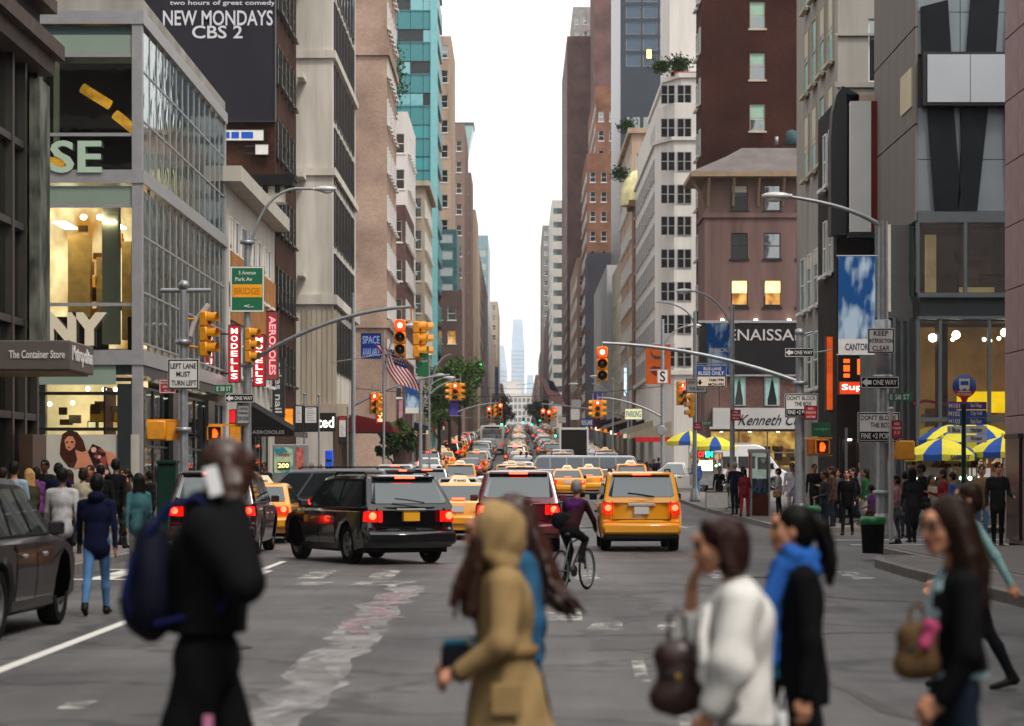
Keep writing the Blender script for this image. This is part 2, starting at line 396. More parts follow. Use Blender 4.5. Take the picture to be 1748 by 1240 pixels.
# the long worn seal down the middle lane
r2 = random.Random(3); cl = [(-1.75+r2.uniform(-.1, .1), 9+k*.9) for k in range(32)]
ribbon('road_seal', cl, [.25+.3*abs(math.sin(k*1.3))+.12*r2.random() for k in range(32)], .004, SEAL)
for s_ in (-1, 1):
    ribbon('road_seal', [(x+s_*(.13+.13*math.sin(k*1.1+s_)), y) for k, (x, y) in enumerate(cl)], [.07+.07*r2.random() for _ in cl], .008, SEALP)
ribbon('road_seal', [(x+.15*math.sin(y*2), y) for x, y in cl if 26 < y < 36], [.5, .35, .2, .45, .3, .5, .25, .4, .3, .35, .2], .012, SEALK)
# crosswalk bars in front of the stopped cars, and the near worn bars
for k in range(13):
    x = -7.0+k*1.13
    if k in (5, 8): continue
    flat('crosswalk_bar', [(x, 39.2), (x+.42, 39.2), (x+.42, 42.6), (x, 42.6)], .0045, WORN if k > 2 else LINE)
for y in (39.0, 42.9): ribbon('crosswalk_bar', [(-7.4, y), (-4.9, y)], .3, .009, LINE)
for k in range(9):
    flat('crosswalk_bar', [(-6.5+k*1.6, 73.5), (-6+k*1.6, 73.5), (-6+k*1.6, 76.5), (-6.5+k*1.6, 76.5)], .0045, WORN)
for y in (129.5, 132.5): ribbon('crosswalk_bar', [(-7.4, y), (7.4, y)], .35, .0045, WORN)
ribbon('crosswalk_bar', [(7.9, 57.5), (14, 58.2)], .35, .0045, LINE); ribbon('crosswalk_bar', [(7.9, 61.5), (14, 62.2)], .35, .0045, LINE)
# a broken old lane arrow and patches right of centre
for poly in ([(.25, 28.2), (.75, 28.4), (.8, 30.8), (.3, 30.2)], [(.75, 26.8), (1.15, 26.5), (1.2, 28), (.9, 28.1)], [(1.5, 26.6), (1.8, 26.9), (2.0, 28.1), (1.65, 28)],
             [(.98, 20.2), (1.1, 20.1), (1.16, 22.6), (1.05, 22.5)], [(1.1, 16.2), (1.2, 16.2), (1.22, 17.4), (1.13, 17.2)], [(-3.4, 17.8), (-3.2, 17.8), (-3.2, 18.4), (-3.4, 18.3)],
             [(-2.6, 37.2), (-1.9, 37.0), (-1.6, 38.3), (-2.5, 38.5)], [(-3.5, 37.2), (-3.05, 37.1), (-2.9, 38.2), (-3.4, 38.2)]):
    flat('road_paint_patch', poly, .0048, WORN)
TAR = M('tar patch', '#4a4746', .55, 0, .3, 2)
flat('road_patch', [(.7, 23.6), (1.7, 23.9), (2.3, 25.2), (1.5, 26.2), (.8, 25.4)], .0042, TAR)
ribbon('road_crack', [(3.1, 15.8), (2.7, 17.6), (2.65, 19.2), (2.45, 21), (2.6, 23.5), (2.4, 27)], [.05, .16, .1, .12, .08, .05], .0042, TAR)
ribbon('road_crack', [(.3, 25.5), (1.2, 25.9), (2.4, 25.6), (3.6, 26.2), (6.2, 26)], [.04, .09, .06, .08, .03], .0084, TAR)
ribbon('road_crack', [(2.0, 38), (3.5, 36.5), (4.6, 33), (6.3, 31.6)], [.1, .25, .2, .1], .0042, TAR)
mb = MB(); mb.lathe([(.01, .005), (.36, .005), (.36, .012), (.33, .012), (.31, .007), (.01, .007)], n=24)
tag(mb.obj('manhole_cover', DARKM, None, (-3.0, 24.0, 0)), 'round iron manhole cover in the near lane right of the lane line', 'manhole cover')
mbm = MB(); mbm.lathe([(.01, .005), (.4, .005), (.4, .012), (.01, .012)], n=24)
tag(mbm.obj('manhole_cover', DARKM, None, (3.9, 40.0, 0)), 'round iron manhole cover behind the yellow taxi at right', 'manhole cover')
# ------------------------------------------------------------------ building kit
Z3 = Vector((0, 0, 1))
def facade(mb, o, u, W, H, ops, d, m=0):
    n = u.cross(Z3)
    us = sorted({0, W} | {round(v, 4) for q in ops for v in (q[0], q[2])}); zs = sorted({0, H} | {round(v, 4) for q in ops for v in (q[1], q[3])})
    ui = {v: i for i, v in enumerate(us)}; zi = {v: i for i, v in enumerate(zs)}
    hole = set()
    for a, b, c, e in ops:
        for i in range(ui[round(a, 4)], ui[round(c, 4)]):
            for j in range(zi[round(b, 4)], zi[round(e, 4)]): hole.add((i, j))
    pt = lambda a, z, k=0: o+u*a+Z3*z-n*k
    for j in range(len(zs)-1):
        i = 0
        while i < len(us)-1:
            if (i, j) in hole: i += 1; continue
            k = i
            while k < len(us)-1 and (k, j) not in hole: k += 1
            mb.quad(pt(us[i], zs[j]), pt(us[k], zs[j]), pt(us[k], zs[j+1]), pt(us[i], zs[j+1]), m); i = k
    for a, b, c, e in ops:
        mb.quad(pt(a, b), pt(a, b, d), pt(a, e, d), pt(a, e), m); mb.quad(pt(c, b, d), pt(c, b), pt(c, e), pt(c, e, d), m)
        mb.quad(pt(a, e, d), pt(c, e, d), pt(c, e), pt(a, e), m); mb.quad(pt(a, b), pt(c, b), pt(c, b, d), pt(a, b, d), m)
_wm = {}
def win_meshes(w, h, kind):
    k = (round(w, 3), round(h, 3), kind)
    if k in _wm: return _wm[k]
    f = .055 if w < 2 else .08; mb = MB(); x, z = w/2, h/2
    mb.box((-x, -.03, -z), (-x+f, .05, z)); mb.box((x-f, -.03, -z), (x, .05, z)); mb.box((-x+f, -.03, z-f), (x-f, .05, z)); mb.box((-x+f, -.03, -z), (x-f, .05, -z+f))
    if kind in ('sash', 'pair'): mb.box((-x+f, -.02, -.03), (x-f, .04, .03))
    if kind == 'pair': mb.box((-.06, -.028, -z+f), (.06, .048, z-f))
    if kind == 'grid':
        for i in (-1, 1): mb.box((i*w/6-.03, -.02, -z+f), (i*w/6+.03, .04, z-f))
    if kind == 'sill' or kind == 'sash': mb.box((-x-.1, -.22, -z-.12), (x+.1, -.031, -z))
    pane = MB().box((-x+f, .0, -z+f), (x-f, .02, z-f))
    if kind in ('pair', 'sash', 'grid'): pane = MB().box((-x+f-.005, .005, -z+f-.005), (x-f+.005, .02, z-f+.005))
    _wm[k] = (mb, pane, {}); return _wm[k]
def window(root, c, rz, w, h, kind='sash', fm=WHITE, gm=GLASSD, sub=True, name='window', blind=None):
    fmb, pmb, cache = win_meshes(w, h, kind)
    off = c-root.location
    if not sub:
        key = (fm.name, gm.name)
        if key not in cache:
            mb = MB(); mb.add(fmb.v, fmb.f, 0); mb.add(pmb.v, pmb.f, 1); cache[key] = mb.mesh(name, [fm, gm])
        return inst(cache[key], name, root, off, rz)
    for mm, q in ((fm, fmb), (gm, pmb)):
        if mm.name not in cache: cache[mm.name] = q.mesh('window' if q is fmb else 'pane', mm)
    o = inst(cache[fm.name], name, root, off, rz); inst(cache[gm.name], 'pane', o)
    if blind:
        bm, fr = blind; k = ('blind', bm.name, round(fr, 2))
        if k not in cache: cache[k] = MB().box((-w/2+.05, -.006, h/2-.05-h*fr), (w/2-.05, .003, h/2-.05)).mesh('blind', bm)
        inst(cache[k], 'blind', o)
    return o
def part(root, name, mb, mat, label=None, sharp=None):
    o = mb.obj(name, mat, root, -root.location, sharp=sharp)
    if label: o['label'] = label
    return o
BLIND = M('cream roller blind', '#b9b4a2', .8, 0, .1)
BLINDG = M('pale green roller blind', '#93b3a2', .8, 0, .1)
def face_frame(side, xf, y0, y1, depth, zb, which):
    """origin, direction, length, rotation of windows, and how distance from the street corner maps to u"""
    if which == 'north':
        return (Vector((xf-depth, y0, zb)), Vector((1, 0, 0)), depth, 0, lambda c: depth-c) if side < 0 else (Vector((xf, y0, zb)), Vector((1, 0, 0)), depth, 0, lambda c: c)
    L_ = y1-y0
    return (Vector((xf, y0, zb)), Vector((0, 1, 0)), L_, R(90), lambda c: c) if side < 0 else (Vector((xf, y1, zb)), Vector((0, -1, 0)), L_, R(-90), lambda c: L_-c)
def bldg(name, label, side, xf, y0, y1, ztop, depth, wall, north=None, street=None, cat='building', holes_n=(), holes_s=(), cornice=None, belts=(), trim=None, group=None, floors=None):
    zb = gz(y0)-.1; H = ztop-zb
    root = thing(name, label, cat, (xf, y0, zb), 0, group)
    mb = MB(); made = 0; rest = MB(); r3 = random.Random(hash(label) % 1000 if False else len(label)*7)
    for which, spec, holes in (('north', north, holes_n), ('street', street, holes_s)):
        o, u, W, rz, f = face_frame(side, xf, y0, y1, depth, zb, which); n = u.cross(Z3); ops = []
        for a, b, c, e in holes:
            ua, uc = sorted((f(a), f(c))); ops.append((ua, b-zb, uc, e-zb))
        for sp in (spec if isinstance(spec, list) else [spec] if spec else []):
            w, h, s, m = sp['w'], sp['h'], sp['s'], sp.get('m', 1.2); d = sp.get('d', .22) if which == 'north' else .03
            k = sp.get('k') or int((W-2*m)/s)+1; z = sp['z0']; nfl = sp.get('n') or max(0, int((ztop-1.2-h-z)/sp['fh'])+1)
            for fl in range(nfl):
                for i in range(k):
                    cu = f(m+i*s); zc = z+fl*sp['fh']
                    if cu-w/2 < .05 or cu+w/2 > W-.05 or zc+h > ztop-.3: continue
                    if any(a < cu+w/2 and c > cu-w/2 and b < zc-zb+h and e > zc-zb for a, b, c, e in ops[:len(holes)]): continue
                    ops.append((cu-w/2, zc-zb, cu+w/2, zc-zb+h)); p = o+u*cu+Z3*(zc-zb+h/2)-n*(d-.08)
                    gm = sp.get('gm', GLASSD)
                    if sp.get('lit') and r3.random() < sp['lit']: gm = WARMD
                    if made < 290 and sp.get('join') is None:
                        bl = (sp.get('bl', BLIND), r3.choice((.25, .4, .55))) if sp.get('sub') and r3.random() < sp.get('blp', .5) else None
                        window(root, p, rz, w, h, sp.get('kind', 'sash'), sp.get('fm', WHITE), gm, bool(sp.get('sub')), blind=bl); made += 1
                    else:
                        q = o+u*(cu-w/2)+Z3*(zc-zb)-n*(d-.02); rest.quad(q, q+u*w, q+u*w+Z3*h, q+Z3*h, 0)
                        q = q+Z3*(h*.48)+n*.04; rest.quad(q, q+u*w, q+u*w+Z3*.09, q+Z3*.09, 1)
        facade(mb, o, u, W, H, ops, max([sp.get('d', .22) for sp in (spec if isinstance(spec, list) else [spec] if spec else [])]+[.22]))
    xa, xb = (xf-depth, xf) if side < 0 else (xf, xf+depth)
    mb.quad((xa, y0, ztop), (xb, y0, ztop), (xb, y1, ztop), (xa, y1, ztop)); mb.quad((xb, y1, zb), (xa, y1, zb), (xa, y1, ztop), (xb, y1, ztop))
    xo = xa if side < 0 else xb
    mb.quad((xo, y0, zb), (xo, y1, zb), (xo, y1, ztop), (xo, y0, ztop))
    # dark rooms behind the openings
    i_ = .7 if depth > 3 else .3
    part(root, 'wall', mb, wall)
    if rest.f: tag(part(root, 'windows', rest, [GLASSD, WHITE]), kind='stuff')
    for z, pr, hh in list(belts)+([cornice] if cornice else []):
        nm = 'cornice' if cornice and (z, pr, hh) == cornice else 'string_course'
        part(root, nm, MB().box((xa if side < 0 else xa-pr, y0-pr, z), (xb+pr if side < 0 else xb, y0-.003, z+hh)), trim or wall)
        part(root, nm, MB().box((xf+side*-.003, y0-.003, z+.001), (xf-side*pr, y1+.0, z+hh-.001)), trim or wall)
    return root
def shop(root, o, u, W, z0, z1, npan, inner=WARMD, frame=DARKM, glass=GLASSC, deep=1.0, trans=.0, mull=.07, goods=None):
    """a shop front: lit room wall, ceiling lamps, mullions and separate panes"""
    n = u.cross(Z3); o = Vector(o); rz = math.atan2(u.y, u.x)
    mb = MB(); mb.box((0, deep, z0), (W, deep+.05, z1)); b = mb.obj('shop_interior', inner, root, o-root.location, rz)
    b.location = (o-root.location)
    fm = MB(); w = W/npan
    for i in range(npan+1): fm.box((i*w-mull/2, .0, z0), (i*w+mull/2, .1, z1))
    for z in [z0+mull/2, z1-mull/2]+([z0+(z1-z0)*trans] if trans else []): fm.box((0, .005, z-mull/2), (W, .095, z+mull/2))
    fm.obj('mullion_frame', frame, root, o-root.location, rz)
    pm = MB().box((-w/2+.02, .04, z0), (w/2-.02, .055, z1)).mesh('pane', glass)
    for i in range(npan): inst(pm, 'pane', root, o+u*((i+.5)*w)-root.location, rz)
    lm = MB().lathe([(.01, 0), (.09, 0), (.09, .05), (.01, .05)], n=8).mesh('ceiling_lamp', LAMPW)
    for i in range(npan):
        inst(lm, 'ceiling_lamp', root, o+u*((i+.4)*w)-n*deep*.5+Z3*(z1-.12)-root.location)
    return b

BRN = brickmat('dark red brick', '#44261f', '#331b17', '#2c1d1a', 4.4)
BRN2 = brickmat('brown brick', '#4a3024', '#382218', '#30241e', 4.4)
TANB = brickmat('tan pink brick', '#a88f80', '#978072', '#8c786c', 3.)
ORB = brickmat('orange brick', '#875f4a', '#704c3b', '#665046', 3.)
PURB = brickmat('purple brown brick', '#6b504c', '#5d4442', '#524240', 3.)
LIME = M('weathered limestone', '#b9b3aa', .85, 0, .34, .7, True)
CREAM = M('cream stone', '#a89c8a', .85, 0, .32, .8, True)
WHST = M('white terracotta', '#c9c5c0', .7, 0, .14, .8, True)
CONC = M('grey concrete', '#8f8b84', .85, 0, .3, .6, True)
TANS = M('tan stone', '#a58f7d', .85, 0, .34, .5, True)
GREY = M('grey cladding', '#5d5b59', .6, 0, .15, .7)
PINK = M('pink granite', '#92797a', .5, 0, .16, 3)
BLST = M('brownstone stucco', '#6a5450', .85, 0, .34, .8, True)
DKFR = M('dark bronze frame', '#1d1a18', .4, .3, .1)
ALU = M('pale aluminium', '#98989a', .35, .35, .1, 3)
TEALG = glassmat('teal glass', srgb('#2d8f97'), .16, .1, False)
TEALD = M('teal spandrel', '#30777d', .3, 0, .12, .6)

# ================================================================= LEFT SIDE
# --- near corner: dark glass store with the heavy cornice (extends along the street beside the camera)
root = thing('corner_store', 'dark glass corner store with grey canopy at the far left edge', 'building', (-11.4, 57.6, 0))
mb = MB(); mb.box((-30, -160, 11.6), (-11.4, 57.6, 26)); part(root, 'wall', mb, M('dark stone', '#241e1d', .7, 0, .2, 1))
mb = MB()
for z, pr, h in ((11.2, .3, .4), (11.6, .5, .35), (12.7, .35, .3), (14.2, .6, .5), (16.4, .5, .3), (18.3, .7, .4)): mb.box((-30, -160, z), (-11.4+pr, 57.6+pr, z+h))
part(root, 'cornice', mb, M('grey brown stone trim', '#4d423e', .7, 0, .25, 2))
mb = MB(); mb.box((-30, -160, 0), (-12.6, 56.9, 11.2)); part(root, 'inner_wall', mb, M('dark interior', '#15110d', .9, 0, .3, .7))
bay = (-160, -100, -60, -30, -20, -10, 0, 10, 20, 30, 40, 46, 49.4, 52.8, 54.6, 56.0, 57.4)
fmb = MB(); cols = MB()
for y in bay: cols.box((-11.75, y-.1, 0), (-11.4, y+.1, 11.2))
for z in (0, 2.95, 5.1, 7.3, 9.2): fmb.box((-11.7, -160, z), (-11.42, 57.4, z+.16))
part(root, 'column', cols, M('bronze column', '#3a352e', .4, .4, .15)); part(root, 'transom', fmb, DKFR)
panes = {}
for a, b in zip(bay, bay[1:]):
    for z0, z1 in ((.16, 2.95), (3.11, 5.1), (5.26, 7.3), (7.46, 9.2), (9.36, 11.2)):
        mb = MB().box((-11.6, a+.1, z0), (-11.57, b-.1, z1)); part(root, 'pane', mb, GLASSF if b > 40 else GLASSG)
# pier, glass reflections painted into its mottling, and lit strip at the very edge of the picture
mb = MB(); mb.box((-11.39, 56.3, 4.7), (-11.15, 57.55, 10.9)); part(root, 'pier', mb, duo('mottled grey stone', '#2e342f', '#74766c', 1.6, .38, .7, stretch=(1, 1, .5)))
mb = MB(); mb.box((-12.2, 53.4, 6.2), (-12.1, 55.2, 9.6)); part(root, 'lit_display', mb, WARM)
mb = MB(); mb.box((-12.3, 50, .2), (-12.2, 54.4, 3.4)); part(root, 'lit_display', mb, WARMD)
mb = MB(); mb.box((-11.7, 56.2, 4.0), (-11.64, 57.2, 5.4)); mb.box((-11.7, 56.2, 3.1), (-11.64, 57.2, 3.9)); part(root, 'lit_display', mb, M('teal reflection panel', '#1d4a42', .2, 0, .3, 1))  # teal sheets painted in for reflections on the glass; they give no light
mb = MB(); mb.box((-11.35, 55.0, .2), (-11.05, 56.6, 2.6)); part(root, 'door_post', mb, M('bronze door', '#4a3626', .4, .3, .3, 3))
can = thing('store_canopy', 'grey metal canopy lettered The Container Store above the left corner entrance', 'canopy', (-11.4, 51.6, 3.9))
mb = MB(); mb.bbox((-13.6, 50.7, 3.88), (-9.4, 53.5, 4.5), .02); part(can, 'canopy_box', mb, M('canopy grey metal', '#5b524e', .45, .3, .1, 2))
mb = MB(); mb.box((-13.5, 50.8, 3.84), (-9.5, 53.4, 3.879)); part(can, 'soffit', mb, M('soffit cream', '#a9936b', .6, 0, .1))
text(can, 'The Container Store', P(63, 605, 50.68)-can.location, 1.17, .17, SIGNW)
text(can, 'Metropolitan', Vector((-9.385, 52.1, 4.2))-can.location, 2.4, .42, SIGNW, R(90))

# --- H&M-like glass corner building
GB = 'three storey glass corner shop with big NY letters behind the panes'
root = thing('glass_store', GB, 'building', (-11.4, 73, 0)); XF = -11.4; YN = 73.
def zz(py, y=73.): return PZ(py, y)
zA, zB1, zC = zz(605), zz(302), zz(28)
mb = MB()
for z, h in ((zA-.32, .44), (zB1-.2, .4), (zC-.25, .4)):
    mb.box((-27, YN-.12, z), (XF+.1, 94, z+h))
part(root, 'floor_band', mb, ALU)
mb = MB(); mb.box((-27, YN, zA-.62), (XF, 94, zA-.33)); part(root, 'fascia', mb, M('dark fascia', '#23282a', .4, .2, .1))
mb = MB(); mb.box((-27, 82, 0), (-19, 94, 16)); mb.box((-27, 78, 0), (-26.5, 82, 16)); mb.box((-26, 88, 0), (-15.5, 94, 15.5)); part(root, 'core_wall', mb, M('pale interior wall', '#c9b79a', .8, 0, .1))
mb = MB(); mb.box((XF-.26, YN-.08, 0), (XF+.04, YN+.26, zC)); mb.box((-14.6, YN+.1, 0), (-14.3, YN+.4, zC)); mb.box((XF-.26, 93.7, 0), (XF+.04, 94, zC)); part(root, 'corner_post', mb, ALU)
# north panes (between bands), with transoms
mb = MB(); 
for py in (230, 95, 352, 520): mb.box((-27, YN-.02, zz(py)-.05), (XF-.26, YN+.05, zz(py)+.05))
part(root, 'transom', mb, ALU)
for a, b in ((zA+.13, zz(520)-.05), (zz(520)+.05, zz(352)-.05), (zz(352)+.05, zB1-.2), (zB1+.2, zz(230)-.05), (zz(230)+.05, zz(95)-.05), (zz(95)+.05, zC-.3)):
    for x0, x1 in ((-14.35, XF-.27), (-20, -14.45)):
        q = MB().box((x0, YN, a), (x1, YN+.02, b)); g = GLASSC if a < zB1 else (GLASSF if a < zz(100) else GLASSG)
        part(root, 'pane', q, g)
mb = MB(); mb.box((-20, YN-.01, zz(352)), (XF-.27, YN-.004, zz(318))); mb.box((-20, YN-.01, zz(92)), (XF-.27, YN-.004, zz(60))); part(root, 'spandrel_panel', mb, M('frosted green spandrel', '#7d8c80', .3, 0, .1, .5))
# second floor lit shop
mb = MB(); mb.box((-19, 77.5, zA+.4), (-11.9, 77.6, zB1-.4)); part(root, 'shop_interior', mb, WARM)
mb = MB()
for x0, x1, z0, z1 in ((-14.2, -13.5, 6.6, 9.2), (-13.3, -12.7, 6.5, 8.5), (-12.5, -12.2, 5.9, 9.0), (-13.95, -13.1, 5.8, 6.4)): mb.box((x0, 76.2, z0), (x1, 76.6, z1))
part(root, 'display_stand', mb, M('display stand', '#c89a5a', .6, 0, .3, 2))
mb = MB(); mb.box((-12.85, 74.6, zA+.4), (-12.35, 75.1, zB1-.4)); part(root, 'column', mb, M('white column', '#d3c9b4', .7, 0, .05))
for x in (-13.4, -12.9):
    mb = MB(); mb.ell((x, 74.5, zz(362)), (.11, .11, .09), 8, 6); part(root, 'ceiling_lamp', mb, LAMPW)
mb = MB()
for i in range(5): mb.box((-19+i*1.55, 74.5, zz(372)), (-18.6+i*1.55, 76.5, zz(372)+.05))
part(root, 'light_panel', mb, LAMPW)
r5 = random.Random(4)
def stock(root, x0, x1, z0, z1, y, n, cols, s=(.25, .7)):
    for k in range(n):
        w_, h_ = r5.uniform(*s), r5.uniform(*s)*.8; x = r5.uniform(x0, x1-w_); z = r5.uniform(z0, z1-h_); part(root, 'shelf_goods', MB().box((x, y-.01*k-.2, z), (x+w_, y-.01*k, z+h_)), M('goods '+cols[k % len(cols)], '#'+cols[k % len(cols)], .6, 0, .3, 3))
stock(root, -14.3, -12.4, 6.2, 9.8, 76.9, 16, ('c9a36a', '8a5a2c', 'd9c49a', '6b4a2a', 'b5702c'), (.2, .6))
# letters
LETW = M('white letter', '#cfc4ad', .5, 0, .05)
part(root, 'letter_backing', MB().box((-19, 76.1, zA+.1), (-12.9, 76.15, zz(530))).box((-12.3, 76.1, zA+.1), (-11.9, 76.15, zz(530))), M('dark letter backing', '#241a10', .7, 0, .5, 2))
text(root, 'NY', P(130, 562, 72.8)-root.location, 1.86, 1.0, LETW, ext=.05, bold=.06)
text(root, 'SE', P(130, 268, 72.86)-root.location, 1.55, .98, M('pale green letter', '#9fb4a0', .5, 0, .05), ext=.04, bold=.02)
# third floor: dark with a raking orange lamp
mb = MB(); mb.box((-19, 78.5, zB1+.3), (-11.9, 78.6, zC-.5)); part(root, 'back_wall', mb, M('dark back wall', '#0e0d0b', .9, 0, .5, .6))
for (px0, py0, px1, py1) in ((140, 150, 188, 180), (196, 195, 232, 224), (80, 275, 110, 283)):
    a, b = P(px0, py0, 77.8), P(px1, py1, 77.8); mb = MB(); mb.tube([a, b], .16, 8); part(root, 'strip_lamp', mb, M('orange strip lamp', '#e08f2a', .5, 0, .6, 2, emit=1.1))
# ground floor: shop room, cased opening and framed pictures
shop(root, (-19.4, 73.05, 0), Vector((1, 0, 0)), 7.74, .2, zz(645), 2, inner=M('warm store wall', '#e0bd88', .6, 0, .4, .6, emit=1.1), deep=3.0, trans=.0, mull=.1)  # room light put into the wall as glow
for z in (zz(672), zz(733)):
    mb = MB(); mb.box((-20, 72.9, z-.05), (XF-.27, 72.98, z+.05)); part(root, 'transom', mb, DKFR)
mb = MB(); mb.box((-20, 72.96, zz(657)), (XF-.75, 73.02, zz(613))); part(root, 'spandrel_panel', mb, M('frosted green spandrel', '#7d8c80'))
mb = MB(); mb.box((XF-.68, 72.8, 0), (XF-.28, 73.3, zA-.9)); part(root, 'pier', mb, M('dark fascia', '#23282a'))
mb = MB(); mb.box((-13.4, 75.6, zz(733)), (-12.4, 75.7, zz(690))); part(root, 'shop_interior', mb, M('mustard wall', '#a8741e', .7, 0, .2, 1, emit=.25))  # mustard colour with room light added as glow
mb = MB(); mb.box((-12.38, 75.4, 0), (-11.75, 75.5, zz(672))); part(root, 'shop_interior', mb, M('bright store wall', '#e8c49a', .7, 0, .15, .6, emit=1.0))  # glow stands in for lamplight on this wall
for x in (-13.33, -13.0, -12.55):
    mb = MB(); mb.box((x-.13, 75.5, zz(731)), (x+.15, 75.56, zz(716))); part(root, 'framed_picture', mb, [DKFR]); mb = MB(); mb.box((x-.1, 75.48, zz(730)), (x+.12, 75.499, zz(718))); part(root, 'framed_picture', mb, WARM)
for px, py in ((124, 688), (85, 690), (197, 665), (178, 665), (150, 664)):
    mb = MB(); mb.ell(P(px, py, 74.2), (.07, .07, .07), 8, 6); part(root, 'ceiling_lamp', mb, LAMPW)
stock(root, -14.4, -12.4, zz(733), zz(680), 75.55, 6, ('8a6a3a', 'c9b08a', '5b4026'), (.2, .4))
# poster of a woman leaning (flat print on the window)
po = thing('window_poster', 'large photo poster of a long haired woman in floral dress leaning in the shop window', 'poster', P(150, 830, 72.85))
def flatpoly(root, name, pts, y, mat, th=.004):
    mb = MB(); mb.prism([(PX(a, y), PZ(b, y)) for a, b in pts], y, y+th); return part(root, name, mb, mat)
flatpoly(po, 'backing', [(73, 742), (238, 742), (238, 850), (73, 850)], 72.86, M('poster grey', '#a8a498', .5, 0, .1, .6))
flatpoly(po, 'printed_hair', [(103, 760), (106, 742), (118, 734), (132, 738), (142, 752), (148, 772), (150, 792), (140, 800), (118, 798), (108, 786), (102, 776)], 72.85, M('printed dark hair', '#3a1d14', .5, 0, .5, 8))
flatpoly(po, 'printed_face', [(110, 752), (116, 745), (124, 745), (129, 754), (127, 764), (119, 770), (113, 766)], 72.845, M('printed skin', '#b9795c', .5, 0, .12, 4))
flatpoly(po, 'printed_shoulder', [(128, 768), (140, 772), (152, 768), (160, 772), (158, 796), (126, 800), (132, 785)], 72.844, M('printed skin', '#b9795c'))
flatpoly(po, 'printed_arm', [(176, 770), (190, 772), (204, 786), (212, 804), (210, 824), (203, 822), (202, 806), (192, 796), (180, 788)], 72.843, M('printed skin', '#b9795c'))
flatpoly(po, 'printed_dress', [(150, 772), (158, 758), (172, 764), (180, 772), (186, 800), (192, 815), (150, 818), (146, 800), (160, 796)], 72.842, duo('printed floral dress', '#1c1112', '#8a4038', 5, .5, .6))
FL = M('printed flowers', '#c79a8c', .5, 0, .3, 9)
for a, b, r_ in ((160, 768, 5), (170, 780, 3), (172, 795, 4), (163, 803, 3), (182, 806, 4), (155, 808, 3), (176, 812, 3)):
    flatpoly(po, 'printed_flower', [(a+r_*math.cos(t), b+r_*math.sin(t)) for t in [k*6.283/7 for k in range(7)]], 72.838, FL)
flatpoly(po, 'printed_eye', [(112, 755), (116, 753), (117, 756), (113, 757)], 72.84, M('printed dark hair', '#3a1d14')); flatpoly(po, 'printed_eye', [(121, 753), (126, 754), (125, 757), (121, 756)], 72.84, M('printed dark hair', '#3a1d14'))
flatpoly(po, 'printed_mouth', [(114, 764), (121, 762), (119, 766)], 72.84, M('printed lips', '#7a2420', .5, 0, 0))
# street face: curtain wall of separate panes
ny = 14; dy = (93.7-73.3)/ny; rows = [(zA+.36, 7.2), (7.2, 8.9), (8.9, zB1-.32), (zB1+.26, 12.4), (12.4, 13.9), (13.9, zC-.3)]
fr = MB()
for i in range(ny+1): fr.box((XF-.08, 73.3+i*dy-.025, zA+.12), (XF+.015, 73.3+i*dy+.025, zC-.25))
for a, b in rows: fr.box((XF-.07, 73.3, a-.03), (XF+.012, 93.7, a+.03))
part(root, 'mullion_frame', fr, ALU)
pmc = {}
for j, (a, b) in enumerate(rows):
    pm = MB().box((XF-.03, .03, a+.03), (XF-.01, dy-.03, b-.03)).mesh('pane', GLASSF)
    for i in range(ny): inst(pm, 'pane', root, (-root.location.x, 73.3+i*dy-root.location.y, 0))
mb = MB(); mb.box((-15, 78, zA+.4), (-14.9, 93, zC-.5)); part(root, 'back_wall', mb, M('cream partition', '#b3a78e', .8, 0, .5, .7, True, emit=.22))  # lamplight on the partition painted in as emission
fin = MB().box((-12.3, 0, zA+.4), (-11.95, .12, zC-.9)).mesh('curtain_strip', M('ivory curtain strip', '#c9c0ab', .8, 0, .2, 1, emit=.12))  # strips glow slightly to imitate interior light on them
for i in range(20): inst(fin, 'curtain_strip', root, (-root.location.x, 78.6+i*.75-root.location.y, 0))
for y, z in ((84, 9.6), (88, 11.2), (90.5, 12), (91.5, 8.8), (81, 7.6)):
    mb = MB(); mb.box((-14.2, y, z), (-14, y+1.8, z+1.0)); part(root, 'light_panel', mb, WARM)
mb = MB(); mb.box((-27, YN+.2, zC+.2), (-11.4, 94, zC+.6)); part(root, 'roof', mb, CONC)
# ground floor street face: dark glass, red reflections painted as a glowing wall
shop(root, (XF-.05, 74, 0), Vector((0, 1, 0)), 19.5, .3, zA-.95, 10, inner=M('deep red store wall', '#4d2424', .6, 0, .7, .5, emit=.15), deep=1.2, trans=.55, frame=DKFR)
for y in (79, 88):
    mb = MB(); mb.box((XF-.02, y, 0), (XF+.12, y+1.8, zA-.95)); part(root, 'pier', mb, M('black granite pier', '#0d1212', .3, 0, .2))

# --- low cream building with the vertical shop signs
root = bldg('shop_building', 'low cream building with vertical shoe and sports shop signs', -1, -11.4, 94, 113, zz(288, 94), 14, M('cream painted stone', '#b0aaa0', .8, 0, .15, .8, True),
            street=[dict(z0=5.6, fh=3.6, n=2, h=2.6, s=2.1, w=1.0, m=1.4, gm=GLASSD, sub=True)], holes_s=((1, .3, 17, 4.2),), cornice=(zz(300, 94)-.3, .7, .6))
mb = MB(); mb.box((-11.41, 95, 7.7), (-11.25, 112, 10.4)); part(root, 'brick_panel', mb, M('ochre panel', '#9a6a3a', .8, 0, .25, 1.2))
shop(root, (-11.5, 95, 0), Vector((0, 1, 0)), 16, .2, 3.9, 6, inner=WARMD, deep=1.0)
mb = MB(); mb.box((-12, 93.94, 0), (-11.3, 94.4, 12)); part(root, 'pier', mb, LIME)
aw = thing('shop_awning', 'sloping black awning lettered AEROSOLES over the shoe shop', 'awning', (-11.4, 100, 3))
